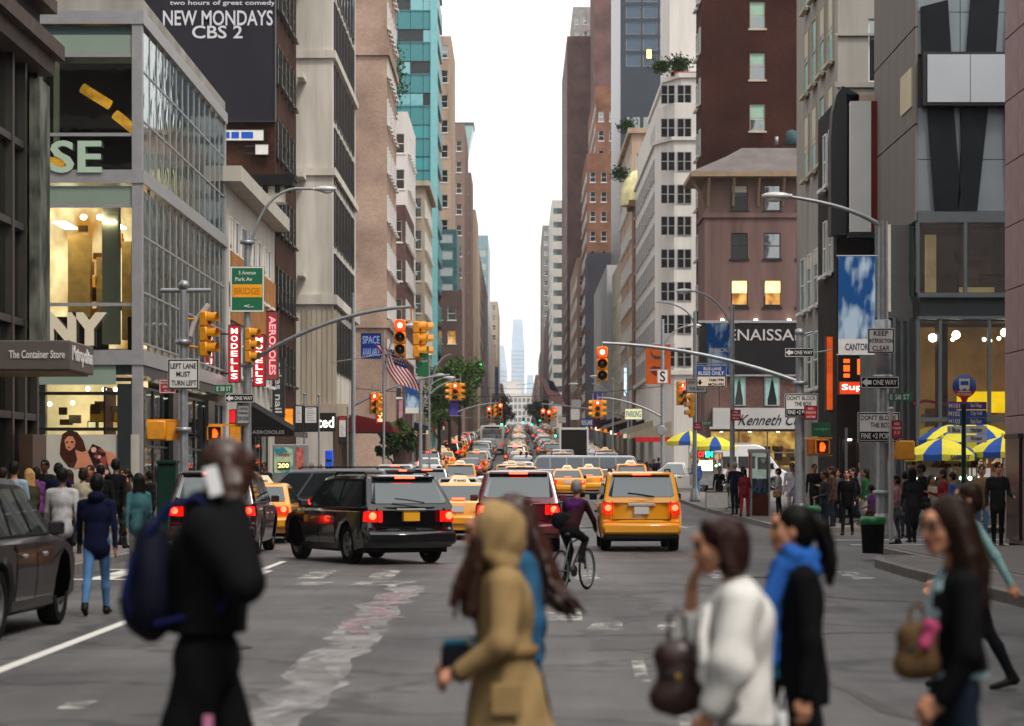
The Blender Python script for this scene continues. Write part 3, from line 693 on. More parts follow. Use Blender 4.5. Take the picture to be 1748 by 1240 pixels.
yA = 98.; pa = [(-11.4, PZ(678, yA)), (-11.4, PZ(742, yA)), (PX(500, yA), PZ(742, yA)), (PX(500, yA), PZ(735, yA))]
mb = MB(); mb.prism(pa, yA, yA+6); part(aw, 'awning_cloth', mb, M('black awning cloth', '#171315', .8, 0, .15, 3))
mb = MB(); mb.box((PX(500, yA), yA-.02, PZ(745, yA)), (PX(503, yA), yA+6.02, PZ(735, yA))); part(aw, 'frame', mb, DARKM)
text(aw, 'AEROSOLES', P(458, 738, yA-.03)-aw.location, 1.3, .14, M('grey sign print', '#8b8787', .5, 0, 0))
def blade(name, label, px0, py0, px1, py1, Y, mat, txt, tmat, vert=True, th=.25, rot=False, cat='sign', group=None):
    """a sign board standing out from a wall, facing the camera's street end"""
    c = P((px0+px1)/2, (py0+py1)/2, Y); w_, h_ = (px1-px0)*Y/F, (py1-py0)*Y/F
    t = thing(name, label, cat, c, 0, group)
    MB().cbox((0, th/2, 0), (w_, th, h_)).obj('panel', mat, t)
    m_ = .06*min(w_, h_); e = MB()
    for a, b in (((-w_/2-.03, -.02, -h_/2-.03), (-w_/2, th+.02, h_/2+.03)), ((w_/2, -.02, -h_/2-.03), (w_/2+.03, th+.02, h_/2+.03)), ((-w_/2, -.02, h_/2), (w_/2, th+.02, h_/2+.03)), ((-w_/2, -.02, -h_/2-.03), (w_/2, th+.02, -h_/2))): e.box(a, b)
    e.obj('frame', DARKM, t)
    br = MB(); sd = -1 if c.x < 0 else 1
    if abs(c.x) > 8.5:
        for z in (-.35, .35): MB().box((sd*w_/2, th*.3, z*h_-.03), (sd*(w_/2+.5), th*.3+.05, z*h_+.03)).obj('bracket', DARKM, t)
    if txt:
        if vert == 'turn':
            o = text(t, txt, (0, -.008, 0), h_*.86, w_*.62, tmat); o.rotation_euler = (0, R(90), 0)
        elif vert:
            n = len(txt); ch = h_*.94/n
            for i, k in enumerate(txt):
                if k != ' ': text(t, k, (0, -.008, h_*.47-ch*(i+.5)), w_*(.62 if k not in "'I.-" else .18), ch*.72, tmat)
        else:
            ls = txt.split('\n'); n = len(ls)
            for i, k in enumerate(ls):
                if k: text(t, k, (0, -.008, h_*(.5-(i+.5)/n)), min(w_*.88, len(k)*h_/n*.62), h_/n*.62, tmat)
    return t
NEON = M('pink neon letters', '#ff8a90', .4, 0, 0, emit=.8)
LITW = M('lit white letters', '#fff3e6', .4, 0, 0, emit=1.2)
blade('blade_sign', 'red vertical MODELLS sign left of the mast pole', 391, 556, 409, 652, 93, M('lit red sign', '#b50d18', .4, 0, .1, 1, emit=.25), 'MODELLS', LITW)
blade('blade_sign', 'red vertical MODELLS sign right of the mast pole', 433, 572, 452, 659, 100.5, M('lit red sign', '#b50d18'), 'MODELLS', LITW)
blade('blade_sign', 'tall pale red AEROSOLES neon blade sign', 456, 532, 474, 648, 108, M('faded red sign', '#9c4a4a', .5, 0, .15, 1), 'AEROSOLES', NEON, 'turn')
blade('blade_sign', 'dark vertical banner ending in aries nail below the neon blade', 466, 612, 485, 712, 111, M('charcoal banner', '#33363a', .6, 0, .1), 'aries nail', M('white banner print', '#c9c9c9', .5, 0, 0), 'turn')
blade('shop_sign', 'small red lit panel beside the yellow walk signal', 392, 700, 402, 722, 96, M('lit red panel', '#d0101e', .4, 0, .1, 1, emit=.5), '', LITW)
blade('shop_sign', 'orange and red lit sign beyond the black awning', 486, 698, 500, 728, 112, M('lit orange panel', '#e07a14', .4, 0, .6, 1.5, emit=.6), '', LITW)
# --- tall brown brick building behind it, with the dark billboard
root = bldg('brown_brick_building', 'tall brown brick building carrying a dark billboard on its side wall', -1, -11.4, 113.2, 124, 48, 16, BRN2,
            street=[dict(z0=6, fh=3.5, h=1.9, s=1.9, w=1.05, m=1.2, sub=False, fm=DKFR)])
bb = thing('billboard', 'dark billboard lettered NEW MONDAYS CBS 2 on the brown brick wall', 'billboard', P(375, 208, 113))
mb = MB(); mb.box((PX(250, 113), 112.8, PZ(207, 113)), (PX(468, 113), 113.15, PZ(-60, 113))); part(bb, 'panel', mb, M('charcoal billboard print', '#1f1e26', .6, 0, .12, .5))
mb = MB(); mb.box((PX(469, 113), 112.75, PZ(209, 113)), (PX(471, 113), 113.18, PZ(-60, 113))); mb.box((PX(250, 113), 112.75, PZ(210, 113)), (PX(469, 113), 113.18, PZ(207.2, 113))); part(bb, 'frame', mb, DARKM)
PRW = M('white billboard print', '#b5b5bb', .6, 0, 0)
text(bb, 'NEW MONDAYS', P(372, 31, 112.78)-bb.location, 187*113/F, 26*113/F, PRW); text(bb, 'CBS 2', P(371, 55, 112.78)-bb.location, 86*113/F, 22*113/F, PRW)
text(bb, 'two hours of great comedy', P(380, 6, 112.78)-bb.location, 180*113/F, 10*113/F, PRW)
wsn = blade('wall_sign', 'small blue and white sign on the brown brick wall below the billboard', 382, 222, 450, 240, 112.9, M('white sign sheet', '#cfccc8'), '', None, th=.12)
for a, b in ((385, 392), (395, 408), (412, 432)):
    MB().cbox(((a+b)/2*112.9/F-416*112.9/F, -.01, 0), ((b-a)*112.9/F, .01, .3)).obj('printed_block', M('bright blue print', '#1d4fb0', .5, 0, .1), wsn)
blade('wall_sign', 'small plain white square sign below the blue and white wall sign', 436, 247, 458, 264, 112.9, SIGNW, '', None, th=.1)
# dark ornate cornice of the next low building
mb = MB(); rr = thing('cornice_house', 'low building with a heavy black bracketed cornice above the cream shops', 'building', (-11.4, 112, 12))
mb.box((-12.8, 112.0, PZ(345, 112)), (-10.9, 113.15, PZ(318, 112))); part(rr, 'wall', mb, LIME)
mb = MB(); mb.box((-13.2, 111.4, PZ(318, 112)), (-10.4, 113.1, PZ(309, 112))); mb.box((-13.1, 111.5, PZ(309, 112)), (-10.3, 113.1, PZ(300, 112)))
for i in range(5): mb.box((-12.9+i*.55, 111.55, PZ(330, 112)), (-12.7+i*.55, 111.99, PZ(318, 112)))
part(rr, 'cornice', mb, M('black iron cornice', '#131111', .5, 0, .3, 3))

# --- pale limestone building with pier and dark window strips
root = bldg('limestone_building', 'tall pale limestone building with a blank front pier and narrow dark window strips', -1, -9.7, 126, 144, 52, 14, LIME,
            street=[dict(z0=7, fh=3.3, h=2.9, s=2.25, w=1.45, m=1.7, sub=False, fm=DKFR, kind='plain')], belts=((PZ(520, 126), .25, .5), (PZ(300, 126), .18, .4), (PZ(100, 126), .18, .4)), holes_s=((1, .5, 17, 4.6),))
mb = MB(); mb.box((-9.69, 126.3, .5), (-10.5, 143.8, 5)); part(root, 'shop_interior', mb, M('dark shop back', '#3a2a1a', .7, 0, .6, .6, emit=.1))  # faint emission imitates light inside the shop
mb = MB()
for k in range(7): mb.box((-11.3+k*.27, 125.93, PZ(690, 126)), (-11.09+k*.27, 125.999, PZ(530, 126)))
part(root, 'fluted_stone', mb, M('cream stone', '#a89c8a'))
mb = MB(); mb.box((-13, 125.7, PZ(712, 126)), (-8.9, 127, PZ(690, 126))); part(root, 'shop_fascia', mb, M('cream stone', '#a89c8a'))
bs_ = MB().box((-11.38, 124.1, 0), (-11.05, 125.9, .3)).mesh('balcony_slab', LIME)
for k in (4, 7, 10, 13): inst(bs_, 'balcony_slab', root, -root.location+Vector((0, .01*k, 5+k*1.7)))
blade('shop_sign', 'black fascia sign with white letters ted', 540, 706, 572, 736, 122, M('black paint', '#08080a'), 'ted', LITW, False)

# --- beyond 57th street: tan building
bldg('tan_tower', 'flat faced tan brick tower beyond the limestone building', -1, PX(660, 165), 165, 178, 58, 14, TANB, street=[dict(z0=9, fh=3.3, h=1.8, s=2.0, w=1.1, m=1.3)], belts=((PZ(95, 165), .2, .5), (PZ(560, 165), .2, .5)))
bldg('brown_red_building', 'brownish red apartment building with a green roof hut left of the street', -1, PX(692, 205), 205, 222, PZ(350, 205), 10, PURB, street=[dict(z0=8, fh=3.3, h=1.8, s=2.2, w=1.1)], north=[dict(z0=8, fh=3.3, h=1.8, s=1.9, w=1.0, m=.8)])
bldg('stepped_white_building', 'stepped pale apartment building with roof planting before the teal tower', -1, PX(688, 214), 223, 240, PZ(165, 214), 9, WHST, street=[dict(z0=8, fh=3.3, h=1.8, s=2.2, w=1.1)], north=[dict(z0=8, fh=3.3, h=1.8, s=1.9, w=1.0, m=.8)])
bldg('pale_building', 'pale stone building with stacked balconies under the teal tower', -1, PX(727, 245), 242, 262, PZ(320, 245), 9, CREAM, street=[dict(z0=8, fh=3.2, h=1.8, s=2.2, w=1.2)], north=[dict(z0=8, fh=3.2, h=1.9, s=2.0, w=1.1, m=.9)], cornice=(PZ(324, 245), .5, .5))
# teal tower: bands of spandrel and ribbon windows
YT = 275.; xt = PX(744, YT)
root = thing('teal_tower', 'teal glass office tower with horizontal bands left of the sky gap', 'building', (xt, YT, 3))
mb = MB(); mb.box((xt-22, YT+.3, 3), (xt-.3, YT+24, 64)); part(root, 'core_wall', mb, M('dark ribbon glazing', '#0d1c1e', .25, 0, .3, .8))
pan = MB().box((.03, 0, 0), (1.42, .25, 2.05)).mesh('spandrel_panel', TEALD); gl = MB().box((.03, .1, 0), (1.42, .2, 1.45)).mesh('window', TEALG)
fl = 0; z = 5.
while z < 62:
    for i in range(11):
        x = xt-1.45*(i+1)
        inst(pan, 'spandrel_panel', root, (x-root.location.x, 0, z-3))
        if (i*7+fl*3) % 5 not in (0, 3): inst(gl, 'window', root, (x-root.location.x, 0, z+2.07-3))
    z += 3.62; fl += 1
mb = MB()
z = 5.
while z < 62:
    mb.box((xt-.29, YT+.3, z), (xt, YT+24, z+2.05)); mb.box((xt-22, YT-.12, z+2.05), (xt+.1, YT-.001, z+2.16)); z += 3.62
part(root, 'band', mb, TEALD)
mb = MB(); mb.box((xt-.6, YT-.25, 3), (xt+.2, YT+.28, 64)); part(root, 'corner_strip', mb, M('pale teal corner', '#6aa7ab', .3, 0, .1))
bldg('teal_striped_block', 'mid rise block with teal and pale stripes below the tan towers', -1, PX(780, 300), 300, 315, PZ(392, 300), 10, M('teal dark cladding', '#2d5c60', .4, 0, .2, .6), north=[dict(z0=PZ(500, 300), fh=2.05, n=4, h=1.25, s=2.2, w=2.1, m=1.5, gm=M('pale stripe glazing', '#a3b1b2', .3, 0, .1), kind='plain', fm=ALU)])
bldg('brown_block', 'plain brown block with a few lit windows under the striped block', -1, PX(788, 296), 296, 299.5, PZ(500, 300), 8, M('brown cladding', '#5d4b46', .8, 0, .2, .5), north=[dict(z0=PZ(590, 300), fh=2.9, n=3, h=1.6, s=1.7, w=1.0, m=1.2, lit=.4)])
bldg('stepped_tan_tower', 'tall tan tower stepping down toward the sky gap', -1, PX(770, 330), 330, 352, PZ(62, 330), 14, TANS, north=[dict(z0=14, fh=3.4, h=1.7, s=2.2, w=.9, m=.9)])
bldg('stepped_brown_tower', 'grey brown stepped tower behind the tan tower', -1, PX(793, 390), 390, 420, PZ(212, 390), 14, M('grey brown masonry', '#7d6a62', .85, 0, .2, .4, True), north=[dict(z0=16, fh=3.4, h=1.7, s=2.2, w=.9, m=.9)])
bldg('stepped_brown_tower', 'lower grey brown setback with dark bands nearest the sky gap', -1, PX(800, 400), 421, 440, PZ(268, 400), 14, M('grey brown masonry', '#7d6a62'), north=[dict(z0=16, fh=3.4, h=1.7, s=2.2, w=.9, m=.9)])
bldg('round_window_tower', 'tan tower with a column of round teal windows', -1, PX(812, 440), 440, 470, PZ(358, 440), 14, TANS, street=[dict(z0=18, fh=3.4, h=1.7, s=2.4, w=1.2, join=1)])
rw = thing('oriel_column', 'vertical line of round teal signs hung along the tan tower', 'sign', P(797, 590, 436))
for i, py in enumerate((460, 483, 507, 530, 553, 575)):
    c = P(797, py, 436); mb = MB(); mb.lathe([(.01, -.2), (.75, -.2), (.75, .2), (.01, .2)], c, 14, 'y'); part(rw, 'round_panel', mb, M('teal round panel', '#1d7f80', .4, 0, .1, 1, emit=.15) if i else M('white round panel', '#cfe0dd', .4, 0, .1))
    mb = MB(); mb.box((c.x-2.0, 435.9, c.z-.06), (c.x-.76, 436.1, c.z+.06)); part(rw, 'bracket', mb, DARKM)
# flared glass crown behind
root = thing('crown_tower', 'slim glass tower with a flared crown peeking over the tan towers', 'building', P(790, 700, 560))
mb = MB(); c0 = P(789, 272, 560); 
def rect(cx, cy, hw, hd, z): return [(cx-hw, cy-hd, z), (cx+hw, cy-hd, z), (cx+hw, cy+hd, z), (cx-hw, cy+hd, z)]
mb.loft([rect(c0.x, 568, .9, 5, 11), rect(c0.x, 568, .9, 5, c0.z), rect(c0.x+.3, 568, 2.2, 6, PZ(212, 560))]); part(root, 'glass_shaft', mb, M('pale teal glazing', '#9cc3c0', .3, 0, .15, .4))
mb = MB(); mb.loft([rect(c0.x+.3, 568, 2.3, 6.1, PZ(212, 560)), rect(c0.x+.3, 568, 2.4, 6.2, PZ(207, 560))]); part(root, 'rim', mb, GREY)
mb = MB()
for k in range(4): mb.box((c0.x-.9+k*.6-.05, 562.8, 20), (c0.x-.9+k*.6+.05, 562.99, c0.z))
part(root, 'mullion', mb, ALU)
bldg('glass_slab', 'pale blue grey glass slab tower far down the left side', -1, PX(833, 640), 640, 690, PZ(402, 640), 18, M('blue grey glazing', '#7d9aa0', .3, 0, .2, .5), north=[dict(z0=20, fh=3.5, h=1.9, s=2.6, w=2.3, m=1.6, gm=GLASSG, kind='plain', fm=ALU)])
bldg('beige_tower', 'beige masonry tower far down the left side beside the sky gap', -1, PX(850, 860), 860, 960, PZ(515, 860), 18, M('pale beige masonry', '#b5a794', .85, 0, .15, .3), north=[dict(z0=24, fh=3.5, h=1.8, s=2.6, w=1.2, m=1.4)])
bldg('low_brown_house', 'low brown house with a pitched red roof far down the left side', -1, PX(862, 700), 720, 760, PZ(668, 700), 14, PURB, north=[dict(z0=17, fh=3.3, h=1.7, s=2.4, w=1.1)])
# infill masonry along the left far blocks
for k, (ya, yb, px, py, mt, lab) in enumerate(((480, 540, 818, 430, CREAM, 'cream masonry block between the tan tower and the glass slab'), (560, 630, 826, 470, PURB, 'purple brown block before the glass slab'), (700, 850, 838, 560, TANS, 'long tan terrace before the beige tower'), (970, 1250, 858, 655, PURB, 'far brown terrace at the end of the left side'))):
    bldg('masonry_block', lab, -1, PX(px, ya), ya, yb, PZ(py, ya), 14, mt, street=[dict(z0=gz(ya)+5, fh=3.5, h=1.8, s=2.8, w=1.3, join=1)], north=[dict(z0=gz(ya)+5, fh=3.5, h=1.8, s=2.4, w=1.1, m=1)])

# ================================================================= RIGHT SIDE
# --- near pink granite building at the right edge
root = thing('granite_building', 'pink granite block building at the right edge of the street', 'building', (11.35, 56.2, 0))
mb = MB(); mb.box((11.4, -160, 0), (30, 56.2, 17)); part(root, 'wall', mb, M('granite joint', '#3a302f', .8, 0, .1))
blk = MB().bbox((0, 0, 0), (.09, 1.48, 1.44), .012).mesh('stone_block', PINK); n_ = 0
for j in range(11):
    for i in range(8):
        inst(blk, 'stone_block', root, (-.045, -1.5*(i+1)+.01, .1+j*1.46)); n_ += 1
blk2 = MB().bbox((0, 0, 0), (1.48, .09, 1.44), .012).mesh('stone_block', PINK)
for j in range(11):
    for i in range(5): inst(blk2, 'stone_block', root, (.05+1.5*i, .0, .1+j*1.46))
mb = MB(); mb.box((11.22, 54.2, .2), (11.3, 55.6, 2.5)); part(root, 'door_recess', mb, M('dark red glass', '#2a0f12', .15, 0, .4, 1))
mb = MB(); mb.box((11.18, 54.1, 2.5), (11.31, 55.7, 2.6)); part(root, 'lintel', mb, DARKM)
# --- building with dark V shaped panels
YV = 72.; XV = PX(1567, YV)
root = thing('panel_building', 'grey corner building with black tapering panels above a glass shop', 'building', (XV, YV, 0))
def vz(py): return PZ(py, YV)
def vx(px): return PX(px, YV)
PLG = M('grey zinc panel', '#6f777d', .4, .2, .12, .5); PLD = M('black glass panel', '#14181c', .5, 0, .2, .5); PLT = M('tan grey stone panel', '#6f6a65', .7, 0, .12, .6, True)
mb = MB(); mb.box((XV, YV+.25, vz(360)), (XV+22, YV+8, 19)); mb.box((XV+.6, YV+5, 0), (XV+22, YV+8, vz(360))); part(root, 'core_wall', mb, GREY)
mb = MB(); mb.box((XV, YV, vz(380)), (XV+22, YV+.24, vz(360))); mb.box((XV, YV-.05, vz(508)), (XV+22, YV+.2, vz(500))); mb.box((XV, YV-.05, vz(545)), (XV+22, YV+.2, vz(540))); mb.box((XV, YV-.04, vz(720)), (XV+22, YV+.2, vz(713))); part(root, 'floor_band', mb, M('grey metal band', '#565c60', .4, .4, .1))
# upper cladding: grey sheets with black wedges in front
for a, b in ((1567, 1640), (1640, 1734), (1734, 1830), (1830, 1960)):
    for c, d in ((360, 272), (272, 183), (92, 20), (20, -70)):
        mb = MB(); mb.box((vx(a)+.01, YV+.1, vz(c)+.01), (vx(b)-.01, YV+.25, vz(d)-.01)); part(root, 'panel', mb, PLG)
for pts in (((1583, 183), (1628, 183), (1640, 330), (1634, 360), (1596, 360)), ((1640, 183), (1687, 183), (1668, 360), (1634, 360), (1642, 250)),
            ((1715, 183), (1790, 183), (1780, 360), (1722, 360)), ((1574, 92), (1572, 12), (1618, 0), (1624, 92)), ((1650, 92), (1660, -30), (1708, -30), (1700, 92)), ((1716, 92), (1722, -30), (1800, -30), (1800, 92))):
    mb = MB(); mb.prism([(vx(a), vz(b)) for a, b in pts], YV-.02, YV+.099); part(root, 'wedge_panel', mb, PLD)
mb = MB(); mb.box((vx(1573), YV-.35, vz(183)), (XV+22, YV+.09, vz(92))); part(root, 'sign_box', mb, M('black paint', '#08080a'))
for a, b in ((1579, 1652), (1652, 1734), (1734, 1830)):
    mb = MB(); mb.box((vx(a)+.01, YV-.40, vz(178)), (vx(b)-.01, YV-.351, vz(97))); part(root, 'sign_panel', mb, M('blank silver sign', '#a2a7ad', .35, .1, .06, .4))
mb = MB(); mb.box((XV-.12, YV+.5, vz(178)), (XV-.02, YV+2.6, vz(110))); part(root, 'sign_panel', mb, M('cream sign face', '#b9ac8f', .5, 0, .1, .6))
# street side stone panels, one by one
spn = MB().bbox((0, 0, 0), (.08, 1.64, 2.86), .01).mesh('panel', PLT)
for j in range(5):
    for i in range(5): inst(spn, 'panel', root, (-.08, .05+i*1.66, vz(360)-.3+j*2.9))
# glazing
mb = MB()
for px in (1567, 1648, 1730, 1812): mb.box((vx(px)-.05, YV-.02, vz(500)), (vx(px)+.05, YV+.14, vz(380)))
for px in (1567, 1605, 1689, 1770): mb.box((vx(px)-.05, YV-.02, .2), (vx(px)+.05, YV+.14, vz(545)))
for px in (1505, 1520, 1532, 1545, 1556): mb.box((vx(px)-.04, YV+.6, .2), (vx(px)+.04, YV+.7, vz(540)))

part(root, 'mullion_frame', mb, M('grey metal band', '#565c60'))
for a, b in ((1567, 1648), (1648, 1730), (1730, 1812)): part(root, 'pane', MB().box((vx(a)+.06, YV+.04, vz(500)+.02), (vx(b)-.06, YV+.06, vz(380)-.02)), GLASSF)
for a, b in ((1567, 1605), (1605, 1689), (1689, 1770)):
    part(root, 'pane', MB().box((vx(a)+.06, YV+.04, vz(713)), (vx(b)-.06, YV+.06, vz(545))), GLASSC); part(root, 'pane', MB().box((vx(a)+.06, YV+.04, .2), (vx(b)-.06, YV+.06, vz(720))), GLASSC)
part(root, 'spandrel_panel', MB().box((XV+.06, YV+.06, vz(540)), (XV+22, YV+.12, vz(508))), M('dark spandrel', '#22282b', .3, 0, .2, .6))
part(root, 'back_wall', MB().box((XV+.2, YV+3, vz(500)), (XV+10, YV+3.1, vz(380))), M('dim upper room', '#4a4038', .8, 0, .9, .45, emit=.12))  # emission imitates the dim light of the upper floor
part(root, 'display_stand', MB().box((vx(1600), YV+2, vz(490)), (vx(1618), YV+2.2, vz(390))).box((vx(1660), YV+2, vz(490)), (vx(1720), YV+2.2, vz(482))), M('lit peach panel', '#d9a878', .6, 0, .3, 1, emit=.4))
part(root, 'shop_interior', MB().box((XV+.2, YV+3.2, .2), (XV+10, YV+3.3, vz(545))), M('brown timber shop wall', '#8a6238', .6, 0, .55, .5, emit=.3))  # timber colour plus emission in place of room light
part(root, 'column', MB().box((vx(1610), YV+1, .2), (vx(1628), YV+1.4, vz(545))), M('dark grey column', '#33373a', .6, 0, .1))
part(root, 'shop_counter', MB().box((vx(1655), YV+2, vz(702)), (vx(1790), YV+2.1, vz(665))), M('yellow lit counter', '#ffc400', .5, 0, .2, 1, emit=.9))
for px, py in ((1632, 572), (1715, 568), (1592, 577)): part(root, 'ceiling_lamp', MB().ell(P(px, py, YV+1.2), (.13, .13, .13), 8, 6), LAMPW)
for px, py in ((1690, 582), (1705, 578), (1680, 580), (1626, 580)): part(root, 'ceiling_lamp', MB().ell(P(px, py, YV+1.5), (.06, .06, .06), 8, 6), LAMPW)
part(root, 'ceiling', MB().box((XV+.2, YV+.3, vz(548)), (XV+10, YV+3.2, vz(545))), M('dark ceiling', '#1f1a16', .8, 0, .1))
stock(root, vx(1572), vx(1735), .6, 3.9, YV+2.9, 22, ('5b3d22', 'a87a44', '7a5630', '3a2c20', 'c9a468'), (.3, .9)); stock(root, vx(1575), vx(1735), vz(498), vz(400), YV+2.8, 10, ('5e5348', '2c2620', '8a7458'), (.4, 1.1))
part(root, 'fabric_swag', MB().tube([P(1560, 690, YV+.6), P(1580, 684, YV+.6), P(1612, 690, YV+.6), P(1650, 688, YV+.6)], .05, 6), M('magenta fabric', '#c01850', .7, 0, .2))
part(root, 'fabric_drape', MB().bbox((vx(1568), YV+.5, vz(750)), (vx(1574), YV+.62, vz(690)), .02), M('magenta fabric', '#c01850'))
part(root, 'side_glazing', MB().box((vx(1500), YV+.75, vz(540)), (XV, YV+.8, vz(380))), GLASSG); part(root, 'pale_fin', MB().box((vx(1519), YV+.6, vz(530)), (vx(1526), YV+.74, vz(380))), M('cream fin', '#b9b2a2', .6, 0, .1)); part(root, 'dark_column', MB().box((vx(1500), YV+.9, .1), (XV+.1, YV+4, vz(545))), M('grey ribbed shop wall', '#5d5f5f', .6, 0, .3, 1.5))
# --- signs and slim shop houses between
sb = thing('wall_billboard', 'tall white billboard with dark red edge on the slim shop house', 'billboard', P(1480, 400, 80))
part(sb, 'panel', MB().box((PX(1449, 80), 79.6, PZ(398, 80)), (PX(1484, 80), 79.9, PZ(176, 80))), M('weathered white board', '#c9c9c7', .6, 0, .08, .6))
part(sb, 'frame', MB().box((PX(1446, 80), 79.55, PZ(408, 80)), (PX(1512, 80), 80.1, PZ(399, 80))), DARKM)
part(sb, 'red_edge', MB().box((PX(1485, 80), 79.62, PZ(398, 80)), (PX(1514, 80), 79.9, PZ(176, 80))), M('dark red board', '#641c18', .6, 0, .15, .6))
root = bldg('slim_shop_house', 'narrow dark shop house with screens behind the right corner poles', 1, PX(1428, 81), 81, 86, PZ(170, 81), 12, M('charcoal stucco', '#292625', .8, 0, .25, 1), street=[dict(z0=8.5, fh=3, n=2, h=1.9, s=1.5, w=.8, m=1.2, sub=True)])
ar = MB(); ar.prism([(PX(1420, 80), PZ(400, 80)), (PX(1420, 80), PZ(235, 80)), (PX(1423, 80), PZ(190, 80)), (PX(1430, 80), PZ(160, 80)), (PX(1440, 80), PZ(145, 80)), (PX(1468, 80), PZ(160, 80)), (PX(1468, 80), PZ(176, 80)), (PX(1448, 80), PZ(176, 80)), (PX(1446, 80), PZ(400, 80))], 80.2, 80.98)
part(root, 'arched_hood', ar, M('black paint', '#08080a'))
part(root, 'upper_wall', MB().box((PX(1440, 81), 80.2, PZ(176, 80)), (PX(1525, 81), 80.95, PZ(160, 80))), TANS)
shop(root, (PX(1428, 81)+.1, 80.7, 0), Vector((1, 0, 0)), 2.2, .2, 2.9, 3, inner=M('dark red shop back', '#2a0a0c', .6, 0, .8, .6, emit=.15), deep=.2)  # weak emission painted in for the inner light of the shop
part(root, 'curtain_strip', MB().box((PX(1445, 80), 80.3, .3), (PX(1449, 80), 80.4, 3.2)).box((PX(1470, 80), 80.3, .3), (PX(1473, 80), 80.4, 3.2)).box((PX(1496, 80), 80.3, .3), (PX(1500, 80), 80.4, 3.2)), METAL)
scr = blade('shop_screen', 'black shop screen with orange figures over the orange shop sign', 1432, 608, 1500, 650, 79.4, M('black paint', '#08080a'), '', None, th=.2)
ORG = M('orange led figures', '#ff4a10', .5, 0, .1, 1, emit=2)
for a, b, c, d in ((-.5, -.3, -.1, .1), (-.5, -.3, .18, .3), (-.05, .03, -.2, .3), (-.5, -.3, -.3, -.18)): MB().cbox(((a+b)/2, -.012, (c+d)/2), (b-a, .01, d-c)).obj('led_figure', ORG, scr)
blade('shop_sign', 'orange red lit shop sign lettered Super', 1433, 652, 1500, 673, 79, M('lit orange red panel', '#e2401a', .4, 0, .08, 1, emit=.5), 'Super', LITW, False)
blade('shop_sign', 'tall orange and violet strip sign left of the shop screen', 1411, 575, 1424, 700, 82, M('orange violet strip', '#d8541c', .5, 0, .5, .8, emit=.35), '', None)
# --- concrete slab with pale green windows
root = bldg('concrete_building', 'grey concrete office building with pale green window columns', 1, PX(1430, 88), 88, 101, 34, 9, CONC,
            street=[dict(z0=PZ(280, 92)+k*0, fh=3.4, h=2.6, s=2.5, w=1.35, m=1.6, n=5, gm=M('pale green glazing', '#6f9a92', .15, 0, .5, 1.5), fm=M('cream stone', '#a89c8a'), sub=True, kind='sash') for k in range(1)]+[dict(z0=5, fh=3.2, n=2, h=2.2, s=2.2, w=1.3, m=1.6, sub=True)],
            north=[dict(z0=PZ(140, 88), fh=3.1, n=3, h=2.3, s=2.0, w=1.0, m=1.62, k=1, sub=True, kind='plain', gm=GLASSD, blp=0)])
part(root, 'string_course', MB().box((PX(1430, 88)-.12, 87.88, PZ(62, 88)), (PX(1525, 88), 87.99, PZ(58, 88))).box((PX(1430, 88)-.12, 87.88, PZ(150, 88)), (PX(1525, 88), 87.99, PZ(141, 88))), CONC)
blade('street_banner', 'blue cloth banner hanging over the sidewalk by the concrete building', 1400, 625, 1420, 690, 95, M('violet cloth', '#4a3f8a', .8, 0, .2, 2), '', None, th=.04)

# --- brown stucco hotel with hipped roof and the tall dark red brick tower behind
YH = 150.; XH = PX(1203, YH)
def hz(py): return PZ(py, YH)
CURT = M('pale green curtain', '#8fb5aa', .8, 0, .15, 5, True)
root = bldg('hotel', 'brown stucco corner hotel with hipped roof and black fascia lettered RENAISSANCE', 1, XH, YH, 155.5, hz(300), 12, BLST,
            north=[dict(z0=hz(524), fh=2.98, n=4, h=1.6, s=2.03, w=1.05, m=2.15, k=5, sub=True, fm=DKFR, gm=GLASSD, blp=.35)],
            holes_n=((.35, hz(800), 11, hz(735)),), cornice=(hz(372), .15, .3), trim=BLST)
for a, b in ((1248, 1277), (1305, 1334)):      # two lit windows
    part(root, 'lit_pane', MB().box((PX(a+2, YH), YH+.1, hz(500)), (PX(b-2, YH), YH+.115, hz(478))), M('lit window yellow', '#ffdf7a', .5, 0, .15, 1, emit=1.6))
    part(root, 'lit_pane', MB().box((PX(a+2, YH), YH+.1, hz(520)), (PX(b-2, YH), YH+.115, hz(500.5))), WARMD)
ev = hz(297); rf = MB(); x0, x1 = XH-.9, XH+12; y0, y1 = YH-1.2, YH+5.4
rf.loft([[(x0, y0, ev), (x1, y0, ev), (x1, y1, ev), (x0, y1, ev)], [(x0+2.4, y0+2.6, hz(262)), (x1, y0+2.6, hz(262)), (x1, y1, hz(262)), (x0+2.4, y1, hz(262))], [(x0+3.4, y0+3.4, hz(245)), (x1, y0+3.4, hz(245)), (x1, y1, hz(245)), (x0+3.4, y1, hz(245))]])
part(root, 'roof', rf, M('grey lead roof', '#6a6462', .6, 0, .2, 1))
part(root, 'soffit', MB().box((x0-.05, y0-.05, ev-.3), (x1, y1, ev-.003)), M('tan eave board', '#8a7660', .7, 0, .15))
bm = MB()
for k in range(7):
    x = XH+.2+k*1.55; bm.prism([(x, 0)], 0, 0) if False else bm.tube([(x, YH-.02, ev-2.0), (x, YH-.35, ev-1.2), (x, YH-1.0, ev-.35)], .09, 6)
bm.tube([(XH+.0, YH+.3, ev-2.0), (XH-.25, YH+.3, ev-1.2), (XH-.75, YH+.3, ev-.35)], .09, 6)
part(root, 'eave_bracket', bm, M('tan eave board', '#8a7660'))
part(root, 'fascia', MB().box((XH-.35, YH-.35, hz(640)), (XH+12, YH-.003, hz(552))), M('black sign fascia', '#1d1a1c', .5, 0, .12, .5))
